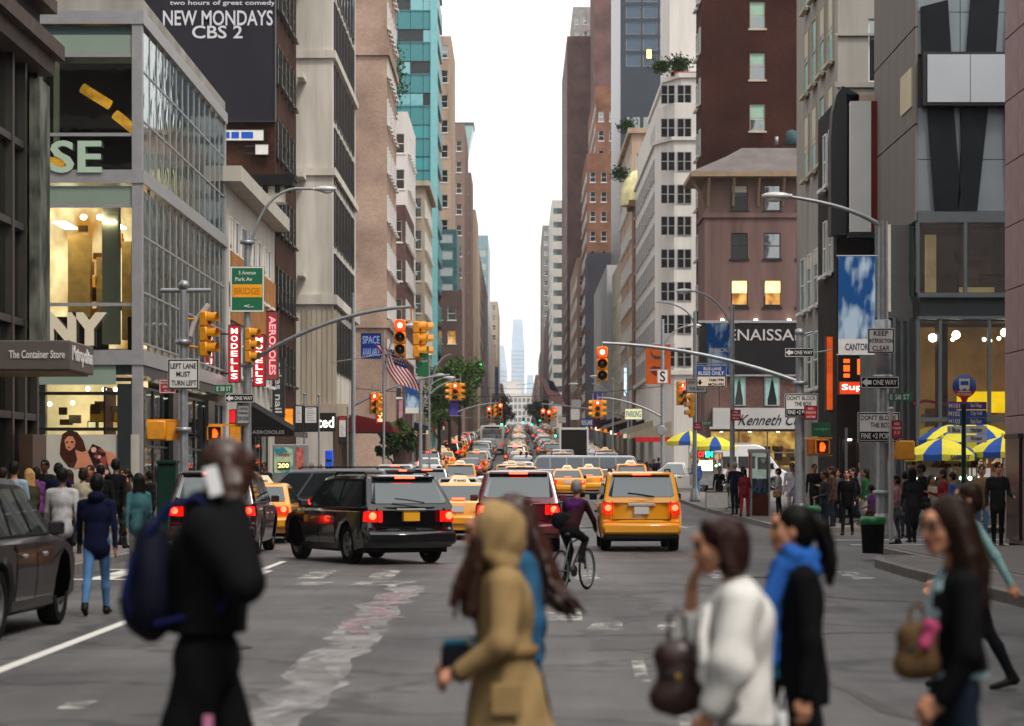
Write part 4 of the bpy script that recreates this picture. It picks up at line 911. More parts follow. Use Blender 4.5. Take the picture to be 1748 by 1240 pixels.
part(root, 'fascia_trim', MB().box((XH-.42, YH-.42, hz(552)), (XH+12, YH-.0031, hz(548))).box((XH-.4, YH-.4, hz(643)), (XH+12, YH-.0031, hz(640))), ALU)
text(root, 'RENAISSANCE', P(1320, 572, YH-.37)-root.location, 6.8, .7, M('silver letters', '#b9b4b4', .35, .2, .05), ext=.03, bold=.004)
for px in (1233, 1290, 1347): part(root, 'wall_lamp', MB().ell(P(px, 547, YH-.3), (.12, .12, .1), 8, 6), LAMPW)
for a, b in ((1250, 1273), (1305, 1331), (1365, 1390)):   # curtained windows
    c = P((a+b)/2, 668, YH-.12); w_ = window(root, c, 0, (b-a)*YH/F, 50*YH/F, 'plain', ALU, GLASSD, True)
    hw_, hh_ = (b-a)*YH/F/2-.07, 50*YH/F/2-.07
    for s_ in (-1, 1):
        cm = MB(); cm.prism([(s_*hw_, -hh_), (s_*hw_, hh_), (0, hh_), (s_*.1, hh_*.55), (s_*.42*hw_, 0), (s_*.7*hw_, -hh_*.6), (s_*.72*hw_, -hh_)], -.02, -.004); cm.obj('curtain', CURT, w_)
part(root, 'shop_fascia', MB().box((PX(1216, YH), YH-.55, hz(733)), (XH+12, YH-.003, hz(697))).box((PX(1210, YH), YH-.62, hz(733)), (XH+12, YH-.551, hz(729))), M('pale shop fascia', '#aaa8a6', .5, 0, .08, .6))
text(root, 'Kenneth Cole', P(1323, 717, YH-.57)-root.location, 4.3, .66, SIGNK, slant=.42, ext=.02, bold=0)
shop(root, (XH+.36, YH+.05, 0), Vector((1, 0, 0)), 10.6, hz(800), hz(735), 6, inner=duo('gold lit shop wall', '#8a5216', '#f2b860', 1.2, .36, .62, emit=.7), deep=.9, frame=M('grey shop frame', '#6f6a66', .5, 0, .1), trans=.42)
part(root, 'brick_panel', MB().box((PX(1228, YH), YH-.06, hz(697)), (XH+12, YH-.003, hz(644))), brickmat('hotel brick', '#6a4f4a', '#5a413d', '#4a3b38', 3))
stock(root, XH+.5, XH+10.5, hz(798), hz(760), YH+.8, 26, ('8a4a12', 'd98a2a', '5b3010', 'e8c070', '3a2410'), (.3, .9))
root = bldg('red_brick_tower', 'tall dark red brick tower with one column of windows above the hotel', 1, PX(1197, 156), 155.7, 160.5, 60, 16, BRN,
            north=[dict(z0=PZ(225, 156), fh=3.3, n=9, h=1.75, s=2, w=1.0, m=3.6, k=1, sub=True, fm=M('cream stone', '#a89c8a'), gm=GLASSD, bl=BLINDG, blp=1)], street=[dict(z0=9, fh=3.3, h=1.7, s=2.4, w=1.1)])
rt = thing('roof_tank', 'dark roof tank and vents on the hotel roof ridge', 'water tank', P(1352, 245, 153.5))
part(rt, 'tank', MB().lathe([(.01, 0), (.42, 0), (.42, .7), (.3, .85), (.01, .95)], P(1352, 247, 153.5), 12), M('teal grey tank', '#41585a', .6, 0, .2)); part(rt, 'vent_pipe', MB().lathe([(.01, 0), (.12, 0), (.12, .5), (.01, .5)], P(1326, 247, 153.5), 8), METAL)

# --- white terracotta building with chamfered corner
YW = 195.; XW = PX(1126, YW)
def wz(py): return PZ(py, YW)
root = thing('white_building', 'white terracotta corner building with chamfered corner and planted roof terrace', 'building', (XW, YW, 1.5))
zb = 1.4; xq = PX(1090, 231)
def chamfer(z0, z1, xf, yn, ch, depth=8, y1=231):
    return [[(xf, yn+ch, z), (xf+ch*.45, yn, z), (xf+depth, yn, z), (xf+depth, y1, z), (xf, y1, z)] for z in (z0, z1)]
mb = MB(); mb.loft(chamfer(zb, wz(235), 11.2, YW, 3.0)); part(root, 'wall', mb, WHST)
mb = MB(); mb.loft(chamfer(wz(235), wz(175), 11.25, YW+.15, 3.0, 8, 229)); part(root, 'wall', mb, WHST); mb = MB(); mb.loft(chamfer(wz(175), wz(128), 12.0, YW+.6, 2.6, 7, 222)); part(root, 'wall', mb, WHST)
mb = MB(); mb.loft(chamfer(wz(240), wz(234), 11.0, YW-.2, 3.0, 8.2, 231.2)); part(root, 'cornice', mb, WHST); mb = MB(); mb.loft(chamfer(wz(131), wz(123), 11.8, YW+.4, 2.6, 7.2, 222.2)); part(root, 'cornice', mb, WHST); mb = MB(); mb.loft(chamfer(wz(640), wz(632), 10.95, YW-.25, 3.0, 8.2, 231.2)); part(root, 'cornice', mb, WHST)
mb = MB(); mb.box((12.4, YW+1.0, wz(125)), (18, YW+1.2, wz(119))); mb.box((12.4, YW+1.0, wz(125)), (12.6, 215, wz(119))); part(root, 'planter', mb, M('terracotta red planter', '#8a3a2a', .8, 0, .2))
mb = MB(); mb.box((PX(1143, 203), 203, wz(130)), (20, 216, 45)); part(root, 'penthouse', mb, WHST)
wins = []
for py0 in (128+20, 205, 262, 318, 372, 428, 484, 540, 596):
    for px in (1140, 1168):
        wins.append((P(px, py0+14, YW+.05 if py0 > 235 else (YW+.2 if py0 > 180 else YW+.65)), 0, 1.15))
for c, rz, w_ in wins:
    c.y -= .1; window(root, c, rz, w_, 1.55, 'pair', ALU, GLASSD, True)
for py0 in (262, 318, 372, 428, 484, 540, 596):
    for k in range(11):
        c = Vector((11.17, 199.5+k*2.9, wz(py0+14)-.2)); window(root, c, R(-90), 1.2, 1.7, 'sash', ALU, GLASSD, False)
for py0 in (205,):
    for k in (0, 1, 2): window(root, Vector((11.25, 199.5+k*2.6, wz(py0+14))), R(-90), 1.1, 1.6, 'sash', ALU, GLASSD, False)
for py0 in (148, 205):   # on the chamfer
    pass
# --- church-like brown building and tan block with dome
bldg('tan_apartment_building', 'tan apartment building with roof planting left of the white building', 1, PX(1079, 236), 236, 262, PZ(222, 236), 12, TANS, north=[dict(z0=8, fh=3.3, h=1.7, s=2.0, w=1.0, m=.9)], street=[dict(z0=8, fh=3.3, h=1.7, s=2.3, w=1.1)], cornice=(PZ(228, 236), .4, .5))
bldg('brownstone_building', 'ornate brown stone building with arched corner below the tan apartments', 1, PX(1081, 233), 231.5, 235.8, PZ(352, 233), 8, M('brown sandstone', '#7d5f4f', .9, 0, .35, 1.2), north=[dict(z0=8, fh=3.4, h=1.9, s=1.6, w=.8, m=.7)], cornice=(PZ(356, 233), .5, .6))
dm = thing('roof_dome', 'pale yellow glazed dome on the brown stone building', 'dome', P(1083, 345, 233.5)); part(dm, 'dome', MB().lathe([(2.0, 0), (2.0, .8), (1.9, 1.6), (1.5, 2.6), (.9, 3.3), (.01, 3.6)], P(1094, 352, 233.5), 14), M('pale yellow tile', '#c9c08a', .4, 0, .3, 1.5)); part(dm, 'lantern', MB().lathe([(.3, 0), (.3, .5), (.01, .9)], P(1094, 290, 233.5), 8), M('verdigris copper', '#4f8a78', .6, 0, .2))
bldg('black_glass_tower', 'black glass tower rising behind the white building', 1, PX(1059, 300), 300, 330, 66, 9, M('black blue cladding', '#1d2733', .3, 0, .25, .5), north=[dict(z0=16, fh=3.4, n=9, h=2.6, s=2.1, w=1.8, m=1.6, gm=GLASSD, kind='plain', fm=DKFR), dict(z0=52, fh=2.0, n=6, h=1.5, s=2.1, w=1.8, m=1.6, gm=M('steel blue glazing', '#3d5266', .3, 0, .15), kind='plain', fm=ALU)])
blade('rooftop_light', 'small yellow lit window panel on the black glass tower', 1104, 85, 1112, 100, 299.8, M('lit window yellow', '#ffdf7a'), '', None, th=.1)
bldg('dark_slab', 'dark grey windowless slab on the right side beyond the white building', 1, PX(1003, 352), 352, 366, PZ(432, 352), 4.2, M('dark slate cladding', '#3d3d45', .6, 0, .15, .5))
bldg('grey_slab', 'pale grey blank sided slab in front of the dark slab', 1, PX(1036, 290), 290, 340, PZ(455, 292), 5, M('pale grey render', '#a09f9f', .8, 0, .12, .4, True))
root = bldg('orange_brick_tower', 'huge orange brick apartment tower with stepped terraces right of the sky gap', 1, PX(1002, 380), 380, 410, PZ(262, 380), 6, ORB, north=[dict(z0=10, fh=3.1, h=1.6, s=1.75, w=.85, m=.9)], street=[dict(z0=10, fh=3.1, h=1.6, s=2.6, w=1.2)])
bldg('orange_brick_tower', 'upper orange brick setback of the huge apartment tower', 1, PX(1018, 384), 388, 430, PZ(140, 384), 6, ORB, north=[dict(z0=30, fh=3.1, h=1.6, s=1.75, w=.85, m=.9)], street=[dict(z0=50, fh=3.1, h=1.6, s=2.6, w=1.2, join=1)])
bldg('purple_brick_tower', 'tall plum brown brick tower slab against the sky gap', 1, PX(968, 500), 500, 560, PZ(62, 500), 12, PURB, street=[dict(z0=20, fh=3.1, h=1.7, s=2.8, w=1.3, join=1)])
bldg('purple_brick_tower', 'higher plum brown part of the tower slab behind the orange setback', 1, PX(1015, 470), 470, 499, 100, 12, PURB)
bldg('grey_stepped_top', 'small grey stepped rooftop on the plum brown tower', 1, PX(978, 510), 510, 540, PZ(12, 510), 5, M('grey roof masonry', '#8a8685', .8, 0, .3, .8), north=[dict(z0=90, fh=3, h=1.6, s=1.8, w=.8, m=.8)])
bldg('banded_tower', 'pale tower with grey window bands beside the sky gap', 1, PX(942, 600), 600, 660, PZ(342, 600), 12, M('pale banded stone', '#b5b0a8', .8, 0, .12, .3), north=[dict(z0=18, fh=3.4, h=1.5, s=3.2, w=3.0, m=1.8, kind='plain', gm=GLASSG, fm=ALU)], street=[dict(z0=18, fh=3.4, h=1.5, s=3.2, w=2.9, m=1.8, join=1)])
bldg('grey_tower', 'slim grey tower farther behind the banded tower', 1, PX(926, 820), 820, 900, PZ(385, 820), 12, M('slate grey masonry', '#77736f', .8, 0, .2, .3, True), north=[dict(z0=24, fh=3.4, h=1.6, s=2.4, w=1.3)], street=[dict(z0=24, fh=3.4, h=1.6, s=2.6, w=1.4, join=1)])
for k, (ya, yb, px, py, mt, lab) in enumerate(((413, 468, 985, 440, TANS, 'tan street block under the plum brown tower'), (668, 815, 937, 520, PURB, 'brown street block between the banded and grey towers'), (905, 1000, 922, 600, TANS, 'tan terrace far down the right side'), (1010, 1260, 914, 640, BLST, 'last brown terrace at the end of the right side'), (264, 289, 1060, 440, CREAM, 'cream street block between tan apartments and grey slab'))):
    bldg('masonry_block', lab, 1, PX(px, ya), ya, yb, PZ(py, ya), 14, mt, street=[dict(z0=gz(ya)+5, fh=3.5, h=1.8, s=2.8, w=1.3, join=1)], north=[dict(z0=gz(ya)+5, fh=3.5, h=1.8, s=2.4, w=1.1, m=1)])

# ================================================================= END OF THE STREET
YE = 1330.
root = thing('white_grid_building', 'white building with a grid of windows closing the end of the street', 'building', (PX(880, YE), YE, 26))
mb = MB(); o = Vector((PX(853, YE), YE, 26)); W_ = 62*YE/F; H_ = PZ(672, YE)-26; ops = []
for j in range(6):
    for i in range(8): ops.append((.8+i*2.35, 3+j*3.6, 2.5+i*2.35, 5.3+j*3.6))
facade(mb, o, Vector((1, 0, 0)), W_, H_, [q for q in ops if q[2] < W_-.2 and q[3] < H_-.3], .5); mb.box((o.x, YE+.6, 26), (o.x+W_, YE+20, 26+H_-.05)); part(root, 'wall', mb, M('white painted brick', '#c4bfba', .8, 0, .1, .3))
pm = MB().box((0, .4, 0), (1.7, .48, 2.3)).mesh('window', GLASSD)
for q in ops:
    if q[2] < W_-.2 and q[3] < H_-.3: inst(pm, 'window', root, (o.x+q[0]-root.location.x, 0, q[1]))
part(root, 'upper_block', MB().box((o.x+3, YE+6, 26+H_), (o.x+12, YE+18, PZ(650, YE))), M('white painted brick', '#c4bfba'))
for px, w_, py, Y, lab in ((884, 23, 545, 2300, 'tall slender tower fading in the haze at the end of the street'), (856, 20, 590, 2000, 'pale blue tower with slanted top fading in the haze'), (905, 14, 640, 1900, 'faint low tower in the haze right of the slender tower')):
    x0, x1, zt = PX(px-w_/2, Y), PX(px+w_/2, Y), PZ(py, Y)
    root = thing('hazy_tower', lab, 'tower', ((x0+x1)/2, Y, 35)); part(root, 'shaft', MB().loft([rect((x0+x1)/2, Y+8, (x1-x0)/2, 8, 30), rect((x0+x1)/2, Y+8, (x1-x0)/2, 8, zt*.8), rect((x0+x1)/2-(1.2 if px == 856 else 0), Y+8, (x1-x0)/2*.7, 7, zt)]), M('pale blue tower glass', '#b4c6d6', .3, .2, .08, .1))  # part of the haze is painted into the pale colour
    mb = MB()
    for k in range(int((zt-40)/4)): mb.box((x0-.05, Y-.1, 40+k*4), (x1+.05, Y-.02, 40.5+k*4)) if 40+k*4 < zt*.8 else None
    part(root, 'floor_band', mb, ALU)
# ------------------------------------------------------------------ vehicles: heading +y, rear at -L/2
def carpaint(name, col, metal=.15, rough=.28): return M('paint '+name, col, rough, metal, .04, 1.5, coat=.8)
YEL = carpaint('taxi yellow', '#e2960c', 0); BLK = carpaint('gloss black', '#08080a', 0, .15); MAR = carpaint('maroon', '#5c0e1b', .3)
DGR = carpaint('dark grey', '#33363c', .4); SIL = carpaint('silver', '#9a9da2', .5); WHI = carpaint('white', '#cfcecb', 0); DKR = carpaint('dark red', '#2b0b0d', .3)
GRN = carpaint('dark green', '#12261c', .3); BLU = carpaint('navy', '#17233d', .3); CHR = M('chrome trim', '#c8c8c8', .15, .9, 0)
TYRE = M('tyre rubber', '#0e0e0f', .85, 0, .2, 8); RIM = M('alloy rim', '#8c8c8e', .35, .7, .1); PLAS = M('black plastic trim', '#121213', .6, 0, .15, 5)
CARGL = glassmat('car window glass', (.02, .025, .028), .18, .02, False, .0); CARGR = glassmat('car rear glass', (.03, .036, .04), .12, .03, False, .0)
TAILD = M('red tail lens', '#5a0606', .15, 0, 0); TAILL = M('lit red tail lens', '#d81008', .2, 0, 0, emit=.9); BRAKE = M('glowing brake light', '#ff3a22', .2, 0, 0, emit=7)
TURN = M('glowing amber lamp', '#ff9a20', .2, 0, 0, emit=5); PLATE = M('yellow number plate', '#d89a1c', .4, 0, .08); PLATEW = M('white number plate', '#c8c6c0', .4, 0, .05)
_wheel = {}
def wheel_meshes(r, w):
    if (r, w) in _wheel: return _wheel[(r, w)]
    t = MB().lathe([(r*.66, -w/2), (r*.93, -w/2), (r, -w*.34), (r, w*.34), (r*.93, w/2), (r*.66, w/2), (r*.6, w*.2), (r*.6, -w*.2), (r*.66, -w/2)], n=20, axis='x')
    rm = MB().lathe([(.01, w*.2), (r*.18, w*.28), (r*.2, w*.18), (r*.2, -w*.18), (r*.18, -w*.28), (.01, -w*.2)], n=10, axis='x').lathe([(r*.58, -w*.4), (r*.67, -w*.44), (r*.67, w*.44), (r*.58, w*.4), (r*.58, -w*.4)], n=20, axis='x')
    rm.lathe([(.01, -.02), (r*.6, -.02), (r*.6, .02), (.01, .02)], n=16, axis='x', m=1)
    for k in range(6):
        a = k*math.pi/3; d = Vector((0, math.cos(a), math.sin(a))); e = Vector((0, -math.sin(a), math.cos(a)))*r*.09
        for s in (-1, 1):
            x = s*w*.24; rm.add([Vector((x, 0, 0))+d*r*.15+e, Vector((x, 0, 0))+d*r*.15-e, Vector((x*1.3, 0, 0))+d*r*.62-e, Vector((x*1.3, 0, 0))+d*r*.62+e], [(0, 1, 2, 3)])
    _wheel[(r, w)] = (t.mesh('tyre', TYRE, 40), rm.mesh('rim', [RIM, PLAS], 40)); return _wheel[(r, w)]
def loftcar(mb, prof, hw, wfun, plan, L, m=0):
    """push a side profile (y,z) across the width with rounded shoulders"""
    fr = [-1, -.965, -.86, -.5, 0, .5, .86, .965, 1]; ins = [.075, .022, .004, 0, 0, 0, .004, .022, .075]
    cy = sum(p[0] for p in prof)/len(prof); cz = sum(p[1] for p in prof)/len(prof); n = len(prof); rings = []
    # inward normals for the inset
    nr = []
    for i, (y, z) in enumerate(prof):
        a = prof[i-1]; b = prof[(i+1) % n]; d = Vector((b[0]-a[0], b[1]-a[1])); d = d.normalized() if d.length > 1e-6 else Vector((1, 0)); nr.append(Vector((-d.y, d.x)))
    ar = sum(prof[i][0]*prof[(i+1) % n][1]-prof[(i+1) % n][0]*prof[i][1] for i in range(n)); sg = 1 if ar > 0 else -1
    for f, q in zip(fr, ins):
        ring = []
        for (y, z), nn in zip(prof, nr):
            yy = y+nn.x*q*sg; zz_ = z+nn.y*q*sg*(1 if z > .45 else .2)
            e = max(0, abs(yy)-(L/2-1.0)); yy -= math.copysign(plan*e*abs(f)**3, yy)
            ring.append((f*hw*wfun(zz_)*(1-.035*(e/1.0)**2), yy, zz_))
        rings.append(ring if sg > 0 else ring[::-1])
    mb.loft(rings, m)
def arc(cy, cz, r, a0, a1, n=7): return [(cy+r*math.cos(R(a0+(a1-a0)*i/(n-1))), cz+r*math.sin(R(a0+(a1-a0)*i/(n-1)))) for i in range(n)]
CARS = {
 'sedan': dict(L=5.1, W=1.92, H=1.45, belt=.93, hood=.9, trunk=.98, wr=.325, wb=2.9, rb=-1.62, rt=-.95, ft=.35, fb=1.25, gw=.9, rw=.70, cl=.2),
 'hatch': dict(L=4.4, W=1.8, H=1.5, belt=.95, hood=.92, trunk=.97, wr=.32, wb=2.6, rb=-2.02, rt=-1.55, ft=.3, fb=1.2, gw=.92, rw=.74, cl=.2),
 'suv': dict(L=4.7, W=1.92, H=1.76, belt=1.08, hood=1.05, trunk=1.1, wr=.375, wb=2.82, rb=-2.26, rt=-1.95, ft=.35, fb=1.1, gw=.94, rw=.76, cl=.26),
 'low_suv': dict(L=4.7, W=1.94, H=1.68, belt=1.05, hood=1.02, trunk=1.08, wr=.375, wb=2.82, rb=-2.26, rt=-1.85, ft=.35, fb=1.15, gw=.94, rw=.74, cl=.26),
 'escape': dict(L=4.45, W=1.82, H=1.74, belt=1.1, hood=1.05, trunk=1.12, wr=.35, wb=2.62, rb=-2.16, rt=-1.98, ft=.35, fb=1.05, gw=.94, rw=.8, cl=.26),
 'van': dict(L=5.0, W=1.98, H=1.82, belt=1.02, hood=1.0, trunk=1.05, wr=.34, wb=3.0, rb=-2.42, rt=-2.25, ft=.9, fb=1.75, gw=.95, rw=.8, cl=.2),
}
def make_car(kind, paint, label=None, cat='car', group=None, lit=True, taxi=False, roofsign=False, rails=False, bumper=None, plate=PLATE, name=None, doors=True, sign_=True):
    c = CARS[kind]; L, W, H = c['L'], c['W'], c['H']; hw = W/2; bz = c['belt']; cl = c['cl']; wr = c['wr']; ya, yb = c['wb']/2+.1, -c['wb']/2+.1
    root = thing(name or ('taxi' if taxi else 'car'), label, cat, group=group); ra = wr+.055
    tz = c['trunk']; body = MB()
    tail = [(-L/2+.02, cl+.06), (-L/2-.0, .42), (-L/2-.01, .60), (-L/2+.05, .64), (-L/2+.06, tz-.16), (-L/2+.1, tz-.03), (-L/2+.2, tz)]
    if kind in ('suv', 'low_suv', 'escape', 'van', 'hatch'): tail = [(-L/2+.02, cl+.06), (-L/2-.0, .46), (-L/2-.01, .66), (-L/2+.07, .7), (-L/2+.09, tz-.2), (c['rb']+.0, tz)]
    top = [(c['rb']+.12, bz+.02), (c['fb'], bz), (L/2-.75, c['hood']), (L/2-.25, c['hood']-.1), (L/2-.05, c['hood']-.24), (L/2, .6), (L/2, .42), (L/2-.04, cl+.06)]
    s1 = math.degrees(math.asin((cl-wr)/ra)) if cl < wr else 10
    bot = [(ya+ra*math.cos(R(s1)), cl)]+arc(ya, wr, ra, s1, 180-s1)+[(yb+ra*math.cos(R(s1)), cl)]+arc(yb, wr, ra, s1, 180-s1)
    prof = tail+top+bot
    wf = lambda z: 1-.07*max(0, (.75-z)/.5)**2-.05*max(0, (z-.72)/.4)**2
    loftcar(body, prof, hw, wf, .16, L)
    gw = hw*c['gw']; rwid = hw*c['rw']; z0 = bz-.03; z1 = H
    g = [(c['rb'], z0), (c['rt'], z1-.05), (c['rt']+.18, z1), ((c['rt']+c['ft'])/2, z1+.015), (c['ft']-.2, z1-.005), (c['ft'], z1-.05), (c['fb'], z0)]
    gf = lambda z: (gw+(rwid-gw)*(min(z, z1)-z0)/(z1-z0))/hw
    loftcar(body, g, hw, gf, .0, L)
    body.obj('body', paint, root, sharp=38)
    # dark wheel wells and floor
    MB().box((-hw*.86, -L/2+.3, cl-.04), (hw*.86, L/2-.3, cl+.1)).obj('underside', PLAS, root)
    tm, rm = wheel_meshes(wr, .22)
    for sx in (-1, 1):
        for y in (ya, yb): w_ = inst(tm, 'wheel', root, (sx*(hw*.94-.11), y, wr)); inst(rm, 'rim', w_)
    # windows
    def slant(ya_, za_, yb_, zb_, t0, t1, fw, off, nm, mat):
        d = Vector((0, yb_-ya_, zb_-za_)); n = Vector((0, -d.z, d.y)).normalized()*(1 if ya_ < 0 else -1)
        q = []
        for t in (t0, t1):
            p = Vector((0, ya_, za_))+d*t+n*off; wx = hw*gf(p.z)*fw; q.append([Vector((x*wx, 0, 0))+p for x in (-1, -.9, 0, .9, 1)])
        q[0] = [q[0][0]+Vector((0, 0, .04))]+q[0][1:4]+[q[0][4]+Vector((0, 0, .04))]
        mb = MB(); k = 0
        for i in range(4):
            f = (q[0][i], q[0][i+1], q[1][i+1], q[1][i]); mb.quad(*(f if ya_ < 0 else f[::-1]))
        return mb.obj(nm, mat, root)
    rear = slant(c['rb'], z0, c['rt'], z1-.05, .2, .93, .86, .012, 'rear_window', CARGR)
    slant(c['fb'], z0, c['ft'], z1-.05, .08, .94, .88, .012, 'windscreen', CARGL)
    def side(y0a, y0b, y1a, y1b, za, zb_, s, nm='side_window'):
        xa, xb = s*(hw*gf(za)+.008), s*(hw*gf(zb_)+.008); f = [(xa, y0a, za), (xa, y0b, za), (xb, y1b, zb_), (xb, y1a, zb_)]
        mb = MB(); mb.quad(*(f if s > 0 else f[::-1])); return mb.obj(nm, CARGL, root)
    za, zb_ = bz+.03, z1-.12
    rx = lambda z: c['rb']+(c['rt']-c['rb'])*(z-z0)/(z1-.05-z0); fx = lambda z: c['fb']+(c['ft']-c['fb'])*(z-z0)/(z1-.05-z0)
    cuts = [.14, .43, .73, 1.0] if kind in ('suv', 'low_suv', 'escape', 'van') else [.0, .5, 1.0]
    A0, A1 = rx(za)+.14, rx(zb_)+.14; B0, B1 = fx(za)-.14, fx(zb_)-.1
    if kind in ('suv', 'low_suv', 'escape', 'van'): cuts[0] = 0
    for s in (-1, 1):
        for a, b in zip(cuts, cuts[1:]):
            g_ = .045; side(A0+(B0-A0)*a+g_*(a > 0), A0+(B0-A0)*b-g_*(b < 1), A1+(B1-A1)*a+g_*(a > 0), A1+(B1-A1)*b-g_*(b < 1), za, zb_, s)
        mr = MB(); x = s*(hw*gf(bz)+.03); mr.bbox((min(x, x+s*.17), B0-.16, bz+.0), (max(x, x+s*.17), B0-.06, bz+.15), .02); mr.obj('mirror', paint if not taxi else PLAS, root)
        # door: a proud skin with a handle, one per side window row
        if doors:
            ds = [(A0+(B0-A0)*a+.02, A0+(B0-A0)*b-.02) for a, b in zip(cuts, cuts[1:])][-2:]
            for (a, b) in ds:
                a = max(a, yb+ra+.03) if a < yb+ra else a; b = min(b, ya-ra-.03)
                if b-a < .3: continue
                zs = [cl+.12, .5, .72, .9, bz-.07]; mb = MB(); rows = [[(s*(hw*wf(z)+.006), y, z) for y in (a, b)] for z in zs]
                for r0, r1 in zip(rows, rows[1:]): f = (r0[0], r0[1], r1[1], r1[0]); mb.quad(*(f if s > 0 else f[::-1]))
                e = [(s*(hw*wf(z)-.02), y, z) for y, z in ((a, zs[0]), (b, zs[0]), (b, zs[-1]), (a, zs[-1]))]; o_ = [rows[0][0], rows[0][1], rows[-1][1], rows[-1][0]]
                for i in range(4): j = (i+1) % 4; f = (e[i], e[j], o_[j], o_[i]); mb.quad(*(f if s > 0 else f[::-1]))
                d = mb.obj('door', paint, root, sharp=30); x = s*(hw*wf(.85)+.02)
                MB().bbox((min(x, x+s*.03), a+.12, .83), (max(x, x+s*.03), a+.3, .87), .008).obj('door_handle', CHR if not taxi else PLAS, d)
        # lamps
        zt = tz-.28 if kind != 'sedan' else tz-.24
        x0, x1 = s*hw*.93, s*hw*(.6 if kind != 'escape' else .74); yy = -L/2+.02
        hh = .16 if kind in ('sedan', 'hatch') else .21
        tl = MB(); yo = yy+.06; tl.add([(x0, yo+.14, zt), (x1, yo-.03, zt), (x1, yo-.03, zt+hh), (x0*.985, yo+.16, zt+hh), (x0*1.02, yo+.32, zt+.02), (x0*1.0, yo+.34, zt+hh-.02), (x0*.99, yo+.02, zt+.01), (x0*.97, yo+.04, zt+hh-.01)],
               [(1, 6, 7, 2), (6, 4, 5, 7)] if s < 0 else [(6, 1, 2, 7), (4, 6, 7, 5)])
        t = tl.obj('tail_light', TAILL if lit else TAILD, root)
        if lit:
            b = MB(); b.ell((x0*.86, yo-.03, zt+hh*.55), (.075, .035, .07), 8, 6); b.obj('brake_bulb', BRAKE, t)
        hl = MB(); hl.ell((s*hw*.72, L/2-.16, c['hood']-.25), (.2, .12, .08), 10, 6); hl.obj('headlight', HEADL if lit == 'front' else PLATEW, root)
    bm = MB(); bm.bbox((-hw*.93, -L/2-.05, .38), (hw*.93, -L/2+.16, .62), .05); bm.obj('bumper', bumper or paint, root, sharp=40)
    if bumper: MB().bbox((-hw*.9, -L/2-.02, .26), (hw*.9, -L/2+.2, .375), .03).obj('bumper_skirt', PLAS, root)
    MB().bbox((-.9*hw, L/2-.14, .3), (.9*hw, L/2+.04, .55), .05).obj('bumper', bumper or paint, root, sharp=40)
    pz = (.72 if kind == 'sedan' else .82); MB().box((-.16, -L/2-.0+.02, pz), (.16, -L/2+.1, pz+.16)).obj('number_plate', plate, root)
    if kind in ('suv', 'low_suv', 'escape', 'van', 'hatch'):
        sm = MB(); [sm.box((q*hw*.7-.006, -L/2+.055, .7), (q*hw*.7+.006, -L/2+.11, tz-.02)) for q in (-1, 1)]; sm.box((-hw*.7, -L/2+.055, .695), (hw*.7, -L/2+.11, .707)); sm.obj('panel_gap', PLAS, root)
        MB().bbox((-.3, -L/2+.03, pz+.18), (.3, -L/2+.1, pz+.23), .01).obj('tailgate_trim', CHR, root)
        MB().tube([(.28, c['rb']-.01, tz+.08), (-.1, c['rb']+.02, tz+.14), (-.3, c['rb']+.03, tz+.16)], .012, 5).obj('wiper', PLAS, root)
        MB().bbox((-rwid*.86, c['rt']-.12, z1-.075), (rwid*.86, c['rt']+.16, z1-.02), .015).obj('roof_spoiler', paint, root)
        sl = MB(); sl.box((-.2, c['rt']-.125, z1-.065), (.2, c['rt']-.1, z1-.03)); sl.obj('high_brake_light', BRAKE if lit else TAILD, root)
    else:
        sl = MB(); sl.box((-.16, c['rb']+.1, z0+.12), (.16, c['rb']+.15, z0+.16)); sl.obj('high_brake_light', BRAKE if lit else TAILD, root)
    if rails:
        for s in (-1, 1): MB().tube([(s*rwid*.88, c['rt']+.25, z1), (s*rwid*.88, c['rt']+.35, z1+.05), (s*rwid*.88, c['ft']-.4, z1+.05), (s*rwid*.88, c['ft']-.3, z1)], .022, 6).obj('roof_rail', PLAS, root)
    if (taxi or roofsign) and sign_:
        ym = (c['rt']+c['ft'])/2; b = MB(); b.loft([[(-.3, ym-.12, z1), (.3, ym-.12, z1), (.3, ym+.12, z1), (-.3, ym+.12, z1)], [(-.16, ym-.03, z1+.2), (.16, ym-.03, z1+.2), (.16, ym+.03, z1+.2), (-.16, ym+.03, z1+.2)]])
        sg = b.obj('roof_sign', M('taxi roof sign', '#d8c9a8', .4, 0, .05, 1, emit=.1), root)
        text(sg, 'TAXI', (0, ym-.105, z1+.06), .32, .06, SIGNK)
    return root
